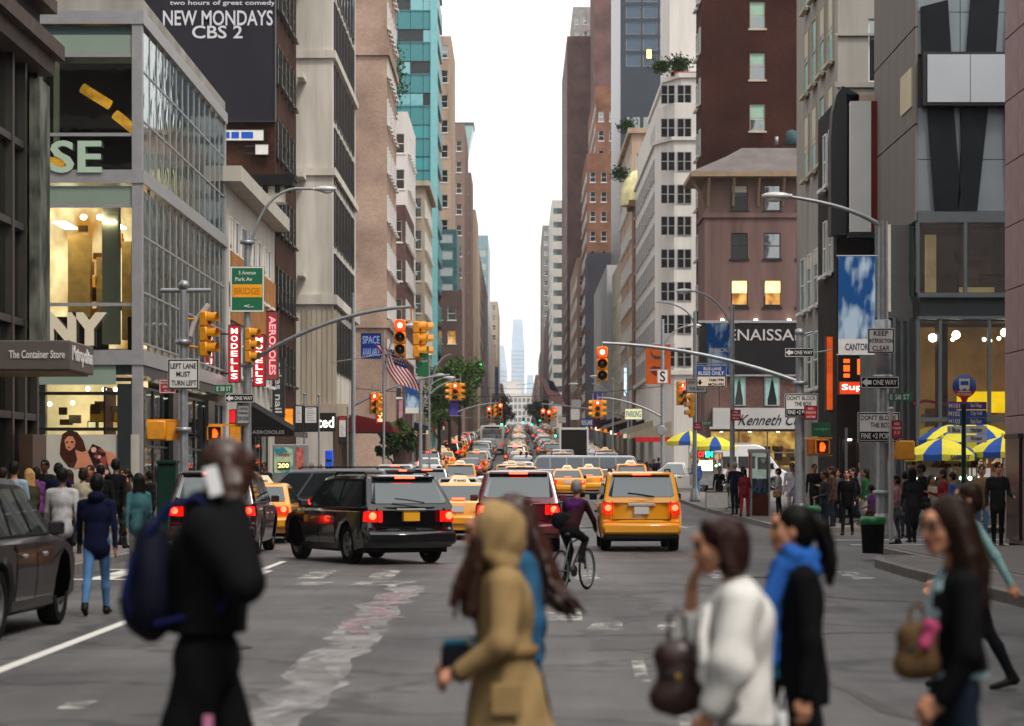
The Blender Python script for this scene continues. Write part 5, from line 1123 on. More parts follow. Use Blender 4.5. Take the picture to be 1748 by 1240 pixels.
# ---- boxy vehicles
def make_box_truck(paint, label, dark_open=False):
    root = thing('box_truck', label, 'truck'); W = 2.3
    MB().bbox((-W/2, -3.2, .95), (W/2, 1.4, 3.35), .06).obj('cargo_box', paint, root, sharp=40)
    MB().bbox((-W/2+.1, 1.45, .55), (W/2-.1, 3.2, 2.4), .18).obj('cab', paint, root, sharp=40)
    MB().box((-W/2+.12, -3.23, 1.05), (W/2-.12, -3.2, 3.2)).obj('rear_door', M('truck rear interior', '#1a1512', .8, 0, .3) if dark_open else SIL, root)  # when open, a dark sheet stands in for the shaded cargo space
    MB().bbox((-W/2, -3.35, .5), (W/2, -3.1, .72), .03).obj('bumper', PLAS, root); MB().box((-.5, -3, .5), (.5, 3, .9)).obj('chassis', PLAS, root)
    MB().box((-W/2+.25, 3.19, 1.45), (W/2-.25, 3.22, 2.2)).obj('windscreen', CARGL, root)
    tm, rm = wheel_meshes(.42, .28)
    for sx in (-1, 1):
        for y in (2.3, -2.0): w_ = inst(tm, 'wheel', root, (sx*(W/2-.18), y, .42)); inst(rm, 'rim', w_)
        MB().box((sx*W/2*.78-.1, -3.38, .78), (sx*W/2*.78+.1, -3.2, .9)).obj('tail_light', TAILL, root)
    fr = MB()
    for a, b in (((-W/2-.02, -3.24, .95), (-W/2+.1, -3.19, 3.37)), ((W/2-.1, -3.24, .95), (W/2+.02, -3.19, 3.37)), ((-W/2+.1, -3.24, 3.22), (W/2-.1, -3.19, 3.37))): fr.box(a, b)
    fr.obj('rear_frame', WHI, root); return root
def make_bus(label):
    root = thing('bus', label, 'bus'); W = 2.55
    MB().bbox((-W/2, -6, .35), (W/2, 6, 3.1), .15).obj('body', WHI, root, sharp=40)
    MB().box((-W/2+.25, -6.03, 1.75), (W/2-.25, -5.99, 2.7)).obj('rear_window', CARGR, root)
    MB().box((-.8, -6.02, 2.78), (.8, -5.99, 3.0)).obj('route_panel', BLACK, root)
    for s in (-1, 1):
        for k in range(6): MB().box((s*(W/2-.01), -5.4+k*1.85, 1.6), (s*(W/2+.015), -3.75+k*1.85, 2.6)).obj('side_window', CARGL, root)
        MB().box((s*1.05-.12, -6.04, 1.0), (s*1.05+.12, -6, 1.25)).obj('tail_light', TAILL, root)
        for y in (-3.2, 3.6): tm, rm = wheel_meshes(.48, .3); w_ = inst(tm, 'wheel', root, (s*(W/2-.16), y, .48)); inst(rm, 'rim', w_)
    MB().box((-W/2+.05, -6.06, .4), (W/2-.05, -5.98, .65)).obj('bumper', PLAS, root); return root
def make_limo(label):
    """stretched silver off-road limousine, seen side on"""
    root = thing('limousine', label, 'limousine'); L = 8.2; hw = 1.02
    p = [(-L/2, .5), (-L/2, 1.2), (-L/2+.05, 1.3), (L/2-1.6, 1.3), (L/2-.1, 1.22), (L/2, 1.1), (L/2, .5)]
    bot = arc(L/2-.95, .46, .53, -5, 185, 8); b2 = arc(-L/2+1.0, .46, .53, -5, 185, 8)
    mb = MB(); loftcar(mb, p+[(L/2-.3, .45)]+bot+b2+[(-L/2+.3, .45)], hw, lambda z: 1-.02*max(0, z-1), .08, L)
    loftcar(mb, [(-L/2+.05, 1.27), (-L/2+.35, 2.02), (-L/2+.6, 2.08), (L/2-2.35, 2.08), (L/2-2.1, 2.0), (L/2-1.5, 1.27)], hw, lambda z: .97-.13*max(0, z-1.27)/.8, 0, L)
    mb.obj('body', SIL, root, sharp=38)
    for s in (-1, 1):
        for k in range(6):
            y0 = -L/2+.55+k*.97; xa, xb = s*(hw*.955+.012), s*(hw*.872+.012); f = [(xa, y0, 1.38), (xa, y0+.88, 1.38), (xb, y0+.88-(.2 if k == 5 else 0), 1.93), (xb, y0, 1.93)]
            MB().quad(*(f if s > 0 else f[::-1])).obj('side_window', M('silver privacy glass', '#6c747c', .12, .2, .1, .5), root)  # grey tone imitates reflections in the side windows
        MB().box((s*(hw-.01), -L/2+1.6, .62), (s*(hw+.02), L/2-1.6, .7)).obj('side_trim', CHR, root)
        for y in (L/2-.95, -L/2+1.0): tm, rm = wheel_meshes(.46, .3); w_ = inst(tm, 'wheel', root, (s*(hw-.15), y, .46)); inst(rm, 'rim', w_)
        MB().box((s*.8-.12, -L/2-.03, .95), (s*.8+.12, -L/2+.02, 1.15)).obj('tail_light', TAILL, root); MB().ell((s*.7, L/2-.02, .95), (.13, .07, .13), 10, 6).obj('headlight', PLATEW, root)
        MB().bbox((s*hw-.02+min(0, s*.2), L/2-1.9, 1.28), (s*hw+.02+max(0, s*.2), L/2-1.8, 1.5), .02).obj('mirror', PLAS, root)
    f = [(-.8, L/2-1.52, 1.33), (-.72, L/2-2.06, 1.97), (.72, L/2-2.06, 1.97), (.8, L/2-1.52, 1.33)]; MB().quad(*[(x, y+.02, z+.01) for x, y, z in f[::-1]]).obj('windscreen', CARGL, root)
    MB().bbox((-.95, L/2-.05, .5), (.95, L/2+.15, .72), .04).obj('bumper', CHR, root); MB().bbox((-.95, -L/2-.12, .5), (.95, -L/2+.05, .72), .04).obj('bumper', CHR, root)
    return root
def make_pickup(label):
    root = thing('pickup_truck', label, 'pickup truck'); L = 5.2; hw = .95
    bot = arc(1.6, .37, .43, -15, 195, 8); b2 = arc(-1.5, .37, .43, -15, 195, 8)
    p = [(-L/2, .5), (-L/2, 1.0), (-L/2+.06, 1.05), (.95, 1.05), (L/2-.5, 1.0), (L/2-.08, .85), (L/2, .6), (L/2-.03, .35), (L/2-.2, .28)]
    mb = MB(); loftcar(mb, p+bot+b2+[(-L/2+.1, .3)], hw, lambda z: 1-.03*max(0, z-.7), .12, L)
    loftcar(mb, [(-.75, 1.02), (-.6, 1.68), (-.4, 1.74), (.3, 1.72), (.45, 1.66), (1.15, 1.02)], hw, lambda z: .95-.2*max(0, z-1.02)/.7, 0, L)
    mb.obj('body', WHI, root, sharp=38)
    for s in (-1, 1):
        xa, xb = s*(hw*.945+.01), s*(hw*.785+.01); f = [(xa, -.55, 1.08), (xa, .98, 1.08), (xb, .42, 1.62), (xb, -.45, 1.62)]
        MB().quad(*(f if s > 0 else f[::-1])).obj('side_window', CARGL, root)
        MB().bbox((s*hw+min(0, s*.15), .85, 1.05), (s*hw+max(0, s*.15), .95, 1.22), .02).obj('mirror', PLAS, root); MB().box((s*(hw-.02), -.4, .85), (s*(hw+.012), -.2, .9)).obj('door_handle', PLAS, root)
        for y in (1.6, -1.5): tm, rm = wheel_meshes(.37, .24); w_ = inst(tm, 'wheel', root, (s*(hw*.95-.12), y, .37)); inst(rm, 'rim', w_)
        MB().ell((s*.72, L/2-.06, .78), (.18, .07, .09), 8, 6).obj('headlight', PLATEW, root); MB().box((s*.84-.07, -L/2-.02, .7), (s*.84+.07, -L/2+.02, .95)).obj('tail_light', TAILD, root)
    f = [(-.78, 1.11, 1.08), (-.68, .48, 1.64), (.68, .48, 1.64), (.78, 1.11, 1.08)]; MB().quad(*[(x, y+.02, z+.01) for x, y, z in f[::-1]]).obj('windscreen', CARGL, root)
    MB().bbox((-.9, L/2-.02, .4), (.9, L/2+.1, .56), .03).obj('bumper', CHR, root); return root
def make_high_van(label):
    root = thing('high_roof_van', label, 'van'); L = 5.9; hw = 1.0
    bot = arc(1.95, .36, .42, -15, 195, 8); b2 = arc(-1.75, .36, .42, -15, 195, 8)
    p = [(-L/2, .45), (-L/2, 2.2), (-L/2+.1, 2.62), (-L/2+.35, 2.72), (.9, 2.72), (1.35, 2.55), (2.25, 1.35), (L/2-.15, 1.05), (L/2, .75), (L/2, .42), (L/2-.2, .3)]
    mb = MB(); loftcar(mb, p+bot+b2+[(-L/2+.1, .3)], hw, lambda z: 1-.1*max(0, (z-1.1)/1.6), .1, L); mb.obj('body', WHI, root, sharp=38)
    wf = lambda z: hw*(1-.1*max(0, (z-1.1)/1.6))+.012
    for s in (-1, 1):
        for pts in (((.95, 1.25), (2.0, 1.25), (1.45, 1.95), (.95, 1.95)), ((-2.7, 1.3), (-1.5, 1.3), (-1.5, 2.0), (-2.7, 2.0)), ((-1.4, 1.3), (-.3, 1.3), (-.3, 2.0), (-1.4, 2.0)), ((-.2, 1.3), (.8, 1.3), (.8, 2.0), (-.2, 2.0))):
            f = [(s*wf(z), y, z) for y, z in pts]; MB().quad(*(f if s > 0 else f[::-1])).obj('side_window', CARGL, root)
        for y in (1.95, -1.75): tm, rm = wheel_meshes(.36, .24); w_ = inst(tm, 'wheel', root, (s*(hw*.95-.12), y, .36)); inst(rm, 'rim', w_)
        MB().ell((s*.78, L/2-.08, .82), (.15, .08, .13), 8, 6).obj('headlight', PLATEW, root); MB().box((s*.9-.07, -L/2-.02, .9), (s*.9+.07, -L/2+.02, 1.3)).obj('tail_light', TAILD, root)
        MB().bbox((s*hw+min(0, s*.2), 1.75, 1.3), (s*hw+max(0, s*.2), 1.88, 1.6), .02).obj('mirror', PLAS, root)
    f = [(-.85, 2.2, 1.42), (-.8, 1.42, 2.45), (.8, 1.42, 2.45), (.85, 2.2, 1.42)]; MB().quad(*[(x, y+.025, z+.015) for x, y, z in f[::-1]]).obj('windscreen', CARGL, root)
    MB().bbox((-.85, -2.3, 2.72), (.85, .6, 2.8), .03).obj('roof_rack', ALU, root); return root
def put(root, x, y, rz=0, dz=0): root.location = (x, y, gz(y)+dz); root.rotation_euler = (math.atan((gz(y+2)-gz(y-2))/4) if abs(rz) < .2 else 0, 0, rz); return root

put(make_car('low_suv', BLK, 'black SUV turning across the crossing with tail lights on and orange plate', rails=True, name='sport_utility_car'), -2.98, 47.4, R(25))
put(make_car('escape', YEL, 'yellow SUV taxi stopped nearest on the right with white plate', 'taxi', taxi=True, bumper=YEL, plate=PLATEW, rails=True, sign_=False), 2.68, 54.8)
put(make_car('suv', MAR, 'maroon SUV behind the hooded woman with brake lights glowing', name='sport_utility_car', plate=PLATEW), .0, 54.2)
put(make_car('suv', DKR, 'dark red SUV half hidden behind the man on the phone', name='sport_utility_car'), -6.35, 52.3)
put(make_car('sedan', YEL, 'yellow sedan taxi between the phone man and the black SUV', 'taxi', taxi=True, plate=PLATEW), -6.45, 61)
put(make_car('sedan', YEL, 'yellow sedan taxi half hidden between black SUV and hooded woman', 'taxi', taxi=True, plate=PLATEW), -1.55, 64)
put(make_car('van', M('paint steel grey', '#5d6066', .3, .4, .05, coat=.8), 'steel grey minivan crossing behind the black SUV', 'minivan', rails=True, name='minivan'), -5.3, 68.2, R(62))
put(make_car('low_suv', M('paint brown black', '#141011', .45, .2, .05, coat=.25), 'brown black SUV parked at the far left edge by the crowd', lit=False), -6.2, 26.2, R(-2))
put(make_car('sedan', M('paint graphite', '#141416', .45, .2, .05, coat=.25), 'graphite sedan cut by the left edge of the view', lit=False), -6.05, 21, R(-1))
put(make_limo('silver stretched limousine crossing behind the yellow taxis'), 3.0, 142, R(96))
put(make_pickup('white pickup truck crossing the far avenue by the umbrellas'), 8.8, 136, R(84))
put(make_high_van('white high roof van standing in front of the hotel shop windows'), 13.3, 145, R(-90))
put(make_box_truck(WHI, 'white box truck with open dark cargo door in the far lane', True), 4.5, 199)
put(make_bus('white bus far up the street on the left'), -2.8, 262)
put(make_car('sedan', YEL, 'yellow sedan taxi with lit roof sign ahead of the maroon SUV', 'taxi', taxi=True, plate=PLATEW), 2.55, 127)
put(make_car('escape', YEL, 'yellow SUV taxi seen over the roof of the nearest taxi', 'taxi', taxi=True, plate=PLATEW), 5.7, 124)
put(make_car('sedan', YEL, 'yellow taxi tucked right of the taxi with the roof sign', 'taxi', taxi=True), 3.9, 134.5)
put(make_car('sedan', WHI, 'white sedan in the middle lane beyond the maroon SUV', lit=True), -1.0, 98)
put(make_car('suv', DGR, 'dark grey SUV with red roof lamp left of the middle lane', name='sport_utility_car'), -3.55, 96)
put(make_car('van', WHI, 'white van in the left lane beyond the dark grey SUV', 'van', name='delivery_van', doors=True), -5.6, 112)
put(make_car('hatch', SIL, 'silver hatchback by the left kerb beyond the minivan'), -6.5, 101)
put(make_car('hatch', M('paint pearl', '#8e8b8d', .3, .3, .05, coat=.8), 'pale hatchback with two bright brake lamps in the second lane'), -2.0, 82)
# ---- the rest of the traffic: a few of each kind, copied
protos = {}
def proto(kind, pn, paint, taxi=False):
    k = (kind, pn)
    if k not in protos:
        r = make_car(kind, paint, taxi=taxi, doors=False, plate=PLATEW); protos[k] = (r, [0])
    return protos[k]
COLS = [('sedan', 'yellow', YEL, True), ('escape', 'yellow', YEL, True), ('sedan', 'white', WHI, False), ('suv', 'black', BLK, False), ('sedan', 'silver', SIL, False), ('sedan', 'maroon', MAR, False), ('van', 'white', WHI, False), ('suv', 'dark grey', DGR, False), ('sedan', 'navy', BLU, False), ('van', 'silver', SIL, False), ('sedan', 'dark green', GRN, False)]
KN = {'sedan': 'sedan', 'escape': 'SUV taxi', 'suv': 'SUV', 'van': 'van'}
r4 = random.Random(11); order = []
def far_car(i, x, y, w_):
    kind, pn, paint, tx = COLS[i]; r, used = proto(kind, pn, paint, tx)
    if used[0]: r = copy_tree(r)
    used[0] += 1
    put(r, x, y); r.rotation_euler.z = R(r4.uniform(-2, 2))
    if r4.random() < .5:
        for ch in r.children_recursive:
            if ch.name.split('.')[0] in ('tail_light', 'brake_bulb', 'high_brake_light'): ch.material_slots[0].link = 'OBJECT'; ch.material_slots[0].material = TAILD
    nm = 'taxi' if tx else KN[kind]
    r['label'] = f"{pn} {'taxi ' if tx else ''}{KN[kind] if not tx or kind == 'escape' else 'sedan'} {w_}".replace('taxi SUV taxi', 'SUV taxi'); r['category'] = 'taxi' if tx else ('van' if kind == 'van' else 'car'); r['group'] = 'traffic queued down the avenue'
lanes = [(-6.4, 'along the left kerb'), (-3.2, 'in the second lane'), (0., 'in the middle lane'), (3.1, 'in the fourth lane'), (6.4, 'along the right kerb')]
where = ['before the first far signals', 'just past the far avenue', 'early in the next block', 'halfway down the next block', 'near the green lights', 'past the trees', 'far up the rise', 'near the top of the rise', 'close under the white end building']
for li, (x, lw) in enumerate(lanes):
    y = 116 if li in (2,) else (172 if li in (0, 4) else 124)
    if li == 3: y = 176
    if li == 2: y = 112
    last = -1; prev = None; n_same = {}
    while y < 640:
        if 129 < y < 166: y = 171
        if li == 3 and 205 < y < 222 or li == 1 and 250 < y < 275: y += 17; continue
        wt = [6, 4, 2, 2, 2, 1.5, 1.5, 1.5, 1, 1, .7]
        i = r4.choices(range(len(COLS)), wt)[0]
        zone = where[min(8, 0 if y < 130 else 1+int((y-166)/62))]
        key = (i, zone); n_same[key] = n_same.get(key, 0)+1
        extra = '' if n_same[key] == 1 else (' behind another' if n_same[key] == 2 else f' behind {["two","three","four","five"][min(n_same[key]-3, 3)]}')
        far_car(i, x+r4.uniform(-.35, .35), y, f"{lw} {zone}{extra}")
        y += r4.uniform(6.6, 9.5)+(0 if y < 300 else r4.uniform(0, 4))
kids.clear()
# ------------------------------------------------------------------ traffic signals, lamps, signs
_sg = {}
def sig_meshes():
    if _sg: return _sg
    h = MB()
    for k in range(3): h.bbox((-.17, -.09, -.535+k*.36), (.17, .11, -.18+k*.36), .03)
    _sg['housing'] = h.mesh('housing', SIGY, 40)
    v = MB(); n = 9
    for r_, in ((.155,),):
        pts = [(r_*math.cos(R(-20+220*i/n)), r_*math.sin(R(-20+220*i/n))) for i in range(n+1)]
        for (a, b), (c, d) in zip(pts, pts[1:]): v.quad((a, -.09, b), (a, -.30, b*1.0), (c, -.30, d), (c, -.09, d)); v.quad((c*.94, -.09, d*.94), (c*.94, -.30, d*.94), (a*.94, -.30, b*.94), (a*.94, -.09, b*.94))
    _sg['visor'] = v.mesh('visor', SIGY, 40)
    for nm, mt in (('red_lens', REDLENS), ('amber_lens', AMBLENS), ('green_lens', GRNLENS), ('lit_red', REDL), ('lit_green', GRNL)):
        q = MB().ell((0, -.092, 0), (.135, .05, .135), 14, 8)
        if nm == 'lit_red':
            q = MB().ell((0, -.095, 0), (.14, .055, .14), 14, 8, 0); q.ell((0, -.14, 0), (.08, .03, .08), 10, 6, 1); _sg[nm] = q.mesh('lens', [REDL, REDC])
        else: _sg[nm] = q.mesh('lens', mt)
    return _sg
def head(root, pos, face=0, lit=None):
    """three section signal head; face 0 looks at the camera's end of the street"""
    g = sig_meshes(); o = inst(g['housing'], 'signal_head', root, Vector(pos)-root.location, face)
    for k, nm in ((2, 'red'), (1, 'amber'), (0, 'green')):
        z = -.355+k*.36; inst(g['visor'], 'visor', o, (0, 0, z))
        inst(g['lit_'+nm] if lit == nm else g[nm+'_lens'], nm+'_lens', o, (0, 0, z))
    return o
def walk(root, pos, face=0, hand=True):
    o = inst(None, 'x', None) if False else MB().bbox((-.23, -.05, -.23), (.23, .2, .23), .03).obj('walk_signal', SIGY, root, Vector(pos)-root.location, face, sharp=40)
    MB().box((-.19, -.07, -.19), (.19, -.051, .19)).obj('walk_screen', M('walk signal screen', '#2b0f08', .3, 0, .2, 8), o)
    h = MB(); h.box((-.2, -.2, .2), (.2, -.04, .215)); h.box((-.22, -.2, -.2), (-.2, -.04, .2)); h.box((.2, -.2, -.2), (.22, -.04, .2)); h.obj('visor', SIGY, o)
    if hand:
        m = MB(); m.bbox((-.07, -.085, -.14), (.075, -.071, .02), .003)
        for i, (x, l) in enumerate(((-.055, .09), (-.018, .12), (.02, .11), (.057, .08))): m.box((x-.014, -.085, .02), (x+.014, -.071, .02+l))
        m.box((.075, -.085, -.06), (.1, -.071, .04)); m.obj('hand_symbol', HANDL, o)
    return o
def pole(root, x, y, h, r0=.14, r1=.1, base=True, mat=METAL, ring=()):
    z = gz(y)+(.14 if abs(x) > 7.6 else 0); mb = MB(); mb.tube([(x, y, z), (x, y, z+h)], [r0, r1], 12)
    for q in ring: mb.lathe([(r0*1.1, q-.06), (r0*1.45, q-.05), (r0*1.45, q+.05), (r0*1.1, q+.06)], (x, y, z), 12)
    part(root, 'pole', mb, mat)
    if base: part(root, 'base', MB().lathe([(.01, 0), (r0*2.2, 0), (r0*2.1, .12), (r0*1.5, .45), (r0*1.1, .6)], (x, y, z), 12), mat)
def arm(root, pts, r0=.07, r1=.045, name='mast_arm', n=10, mat=METAL):
    pts = [Vector(p) for p in pts]; out = []     # smooth curve through a quadratic hull
    for i in range(n+1):
        t = i/n
        if len(pts) == 3: out.append(pts[0]*(1-t)**2+pts[1]*2*t*(1-t)+pts[2]*t*t)
        else: out.append(pts[0].lerp(pts[-1], t))
    mb = MB(); mb.tube(out, [r0+(r1-r0)*i/n for i in range(n+1)], 8); return part(root, name, mb, mat)
def lamp_head(root, p, dx=1, nm='lamp_head'):
    mb = MB(); mb.ell((p[0]+dx*.28, p[1], p[2]), (.36, .16, .1), 12, 8); mb.tube([(p[0]-dx*.1, p[1], p[2]), (p[0]+dx*.2, p[1], p[2])], .05, 8); o = part(root, nm, mb, M('lamp housing', '#b5b5b3', .4, .2, .1))
    q = MB(); q.ell((p[0]+dx*.33, p[1], p[2]-.06), (.2, .12, .09), 10, 6); part(root, 'lamp_glass', q, M('lamp glass', '#cfd2cf', .2, 0, 0)); return o
def sign(name, label, c, w, h, bg, lines, rz=0, cat='sign', border=None, group=None, fs=None, tc=SIGNK, back=True, hooks=.12):
    t = thing(name, label, cat, c, rz, group)
    MB().bbox((-w/2, 0, -h/2), (w/2, .018, h/2), .004).obj('panel', bg, t)
    if border:
        b = MB(); e = .035*min(w, h)+.006; k = .012
        for x0, z0, x1, z1 in ((-w/2+k, h/2-k-e, w/2-k, h/2-k), (-w/2+k, -h/2+k, w/2-k, -h/2+k+e), (-w/2+k, -h/2+k+e, -w/2+k+e, h/2-k-e), (w/2-k-e, -h/2+k+e, w/2-k, h/2-k-e)): b.box((x0, -.004, z0), (x1, -.0005, z1))
        b.obj('border', border, t)
    MB().box((-.03, .019, -h*.4), (.03, .05+hooks, h*.4)).obj('bracket', METAL, t)
    for L_ in lines:
        s, x, z, tw, th = L_[:5]; text(t, s, (x*w, -.004, z*h), tw*w, th*h, L_[5] if len(L_) > 5 else tc, ext=.003)
    return t
def arrow_sign(label, px, py, Y, w=.92):
    h = w*.31; t = sign('one_way_sign', label, P(px, py, Y), w, h, SIGNK, [('ONE WAY', .13, 0, .62, .42, SIGNW)], border=SIGNW)
    a = MB(); a.prism([(-.47*w, 0), (-.33*w, .36*h), (-.33*w, .17*h), (-.22*w, .17*h), (-.22*w, -.17*h), (-.33*w, -.17*h), (-.33*w, -.36*h)], -.006, -.001); a.obj('arrow', SIGNW, t)
    return t
# ---- near left pole (T shaped lamp) with the left lane sign
YA = 57.5; xA = PX(313, YA)
g = thing('street_lamp', 'grey street pole with T shaped top at the near left corner', 'street lamp', (xA, YA, .14))
pole(g, xA, YA, PZ(495, YA)-.14, .13, .1, ring=(PZ(580, YA)-.2, 2.6))
part(g, 'cross_bar', MB().tube([P(275, 496, YA), P(360, 496, YA)], .055, 8), METAL); part(g, 'cap', MB().ell(P(314, 487, YA), (.14, .14, .12), 10, 6), METAL)
part(g, 'camera_arm', MB().tube([P(325, 574, YA), P(332, 552, YA), P(345, 535, YA), P(357, 520, YA)], .07, 8), M('pale bent arm', '#b9b7b4', .4, .2, .1))
s = thing('traffic_signal', 'yellow signal head seen from the side at the near left corner', 'traffic light', P(346, 570, YA)); 
part(s, 'bracket', MB().tube([P(316, 590, YA), P(350, 596, YA)], .035, 6), SIGY); part(s, 'bracket', MB().tube([P(316, 545, YA), P(350, 545, YA)], .03, 6), SIGY); head(s, P(351, 571, YA), R(75)); part(s, 'back_plate', MB().bbox(tuple(P(344, 600, YA+.1)), tuple(P(351, 545, YA+.3)), .02), SIGY)
sign('lane_sign', 'white sign LEFT LANE MUST TURN LEFT on the near left pole', P(313, 639, YA-.17), .74, .72, SIGNW, [('LEFT LANE', 0, .27, .82, .17), ('MUST', 0, 0, .45, .17), ('TURN LEFT', .02, -.29, .8, .17)], border=SIGNK)
sign('parking_sign', 'small red no standing sign left of the near left pole', P(286, 660, YA-.14), .40, .33, SIGNR, [('NO STANDING', 0, .25, .8, .16, SIGNW), ('ANYTIME', 0, -.02, .6, .16, SIGNW), ('<->', 0, -.3, .4, .15, SIGNW)], border=SIGNW, group=None)
w_ = thing('walk_signal', 'pair of yellow walk signal boxes on the near left pole', 'walk signal', P(285, 735, YA)); walk(w_, P(268, 735, YA), R(180), False); walk(w_, P(297, 735, YA+.25), R(180), False)
part(w_, 'bracket', MB().box(tuple(P(250, 719, YA+.05)), tuple(P(313, 716, YA+.12))).box(tuple(P(250, 752, YA+.05)), tuple(P(313, 749, YA+.12))), SIGY)
b = thing('relay_box', 'dark green street box standing by the near left pole', 'street box', (PX(286, 56), 56, .14)); part(b, 'box', MB().bbox((PX(270, 56), 55.8, .14), (PX(302, 56), 56.3, PZ(792, 56)), .03), M('dark green enamel', '#0c2b22', .5, 0, .15)); part(b, 'lid', MB().bbox((PX(269, 56), 55.75, PZ(792, 56)), (PX(303, 56), 56.35, PZ(786, 56)), .01), M('dark green enamel', '#0c2b22'))
# ---- left mast pole
YB = 75.; xB = PX(422, YB)
g = thing('traffic_signal', 'grey mast pole with long curved arm carrying the lit red signal on the left', 'traffic light', (xB, YB, .14))
pole(g, xB, YB, PZ(395, YB)-.14, .15, .09, ring=(PZ(622, YB)-.2, PZ(412, YB)-.2))
arm(g, [P(420, 622, YB), P(560, 530, YB-2.0), P(702, 524, YB-3.2)], .075, .05)
arm(g, [P(424, 445, YB), P(440, 330, YB), P(505, 322, YB)], .05, .04, 'lamp_arm'); lamp_head(g, P(540, 323, YB), 1); part(g, 'lamp_arm', MB().tube([P(503, 322, YB), P(545, 323, YB)], .04, 8), METAL)
YS_ = YB-3.1
head(g, P(683, 577, YS_), 0, 'red'); head(g, P(712, 580, YS_), R(85)); head(g, P(722, 580, YS_+.5), R(100)); part(g, 'hanger', MB().tube([P(702, 524, YS_), P(702, 548, YS_), P(690, 548, YS_)], .03, 6).tube([P(672, 613, YS_+.1), P(722, 613, YS_+.1)], .03, 6), SIGY)
head(g, P(427, 590, YB-.35), R(70)); part(g, 'bracket', MB().box(tuple(P(418, 565, YB-.4)), tuple(P(430, 562, YB-.3))).box(tuple(P(418, 620, YB-.4)), tuple(P(430, 617, YB-.3))), SIGY)
walk(g, P(367, 740, YB-.2), 0, True); part(g, 'bracket', MB().box(tuple(P(356, 727, YB-.1)), tuple(P(424, 724, YB-.02))).box(tuple(P(392, 757, YB-.15)), tuple(P(412, 728, YB+.2))), SIGY)
t = sign('guide_sign', 'large green sign with yellow panel and white arrow high on the mast pole', P(422, 494, YB-.2), 1.06, 1.42, SIGNG, [('5 Avenue', 0, .36, .5, .08, SIGNW), ('Park Av', -.1, .22, .5, .08, SIGNW)], border=SIGNW)
MB().box((-.46, -.008, -.25), (.46, -.001, .15)).obj('yellow_panel', M('amber sign sheet', '#e59a10', .4, 0, .1), t); text(t, 'BRIDGE', (0, -.012, -.05), .8, .2, M('amber sign print', '#c07a08', .5, 0, 0)); text(t, '<-', (.05, -.006, -.52), .3, .1, SIGNW)
arrow_sign('black and white ONE WAY sign on the left mast pole', 409, 680, YB-.25, .9)
sign('street_sign', 'small green E 58 ST sign on the left mast pole', P(382, 664, YB-.1), .55, .25, SIGNG, [('E 58 ST', 0, 0, .8, .55, SIGNW)])
sign('parking_sign', 'stacked pale parking signs under the one way sign on the left mast pole', P(415, 708, YB-.2), .42, .6, M('grey sign sheet', '#8f8f8e', .4, 0, .1), [('2 HOUR', 0, .3, .7, .14), ('PARKING', 0, .08, .7, .12), ('TOW ZONE', 0, -.2, .8, .2)], border=SIGNK)
sign('street_sign', 'green street name sign hanging from the end of the left mast arm', P(722, 617, YS_+.3), .34, .9, SIGNG, [('Lexington Av', 0, 0, .8, .12, SIGNW)])
# ---- near right pole
YE_ = 58.; xE = PX(1507, YE_)
g = thing('street_lamp', 'thick grey lamp pole with cobra lamp at the near right corner', 'street lamp', (xE, YE_, .14))
pole(g, xE, YE_, PZ(378, YE_)-.14, .17, .12, ring=(PZ(640, YE_)-.2, 1.1))
arm(g, [P(1502, 385, YE_), P(1450, 350, YE_), P(1345, 336, YE_)], .06, .04, 'lamp_arm'); lamp_head(g, P(1345, 335, YE_), -1)
part(g, 'pole_band', MB().lathe([(.15, -.02), (.2, 0), (.2, 1.3), (.15, 1.32)], (xE, YE_, PZ(640, YE_)), 12), METAL)
p2 = thing('sign_post', 'thin grey post in front of the thick right corner pole', 'post', (PX(1521, 56.5), 56.5, .14)); part(p2, 'pole', MB().tube([(PX(1521, 56.5), 56.5, .14), (PX(1521, 56.5), 56.5, PZ(700, 56.5))], .055, 8), M('pale grey post', '#9d9a98', .4, .3, .1)); part(p2, 'cap', MB().ell(P(1521, 699, 56.5), (.07, .07, .06), 8, 6), METAL)
sign('traffic_sign', 'white sign KEEP INTERSECTION CLEAR on the right corner pole', P(1504, 582, YE_-.25), .64, .6, SIGNW, [('KEEP', 0, .3, .55, .2), ('INTERSECTION', 0, 0, .88, .17), ('CLEAR', 0, -.3, .65, .2)], border=SIGNK)
arrow_sign('black and white ONE WAY sign on the thick right corner pole', 1502, 653, YE_-.25, .92)
sign('street_sign', 'green E 58 ST street sign right of the thick corner pole', P(1537, 678, YE_-.1), .56, .2, SIGNG, [('E 58 ST', -.02, 0, .85, .6, SIGNW)])
t = sign('traffic_sign', "large white sign DON'T BLOCK THE BOX on the thick right corner pole", P(1500, 730, YE_-.28), 1.0, .72, SIGNW, [("DON'T BLOCK", 0, .32, .86, .17), ('THE BOX', .05, .08, .5, .17)], border=SIGNK)
MB().box((-.45, -.006, -.3), (.45, -.001, -.1)).obj('black_bar', SIGNK, t); text(t, 'FINE +2 POINTS', (0, -.01, -.2), .84, .13, SIGNW)
sign('parking_sign', 'small red parking sign on the thin right corner post', P(1531, 733, 56.2), .24, .42, SIGNR, [('NO', 0, .3, .5, .14, SIGNW), ('STANDING', 0, .06, .8, .12, SIGNW), ('7-7', 0, -.2, .6, .14, SIGNW)], border=SIGNK)
w_ = thing('walk_signal', 'yellow walk signal box turned away on the right corner pole', 'walk signal', P(1542, 768, YE_)); walk(w_, P(1543, 769, YE_-.1), R(180), False); part(w_, 'bracket', MB().box(tuple(P(1505, 782, YE_-.1)), tuple(P(1560, 785, YE_))).box(tuple(P(1505, 752, YE_-.1)), tuple(P(1545, 755, YE_))), SIGY)
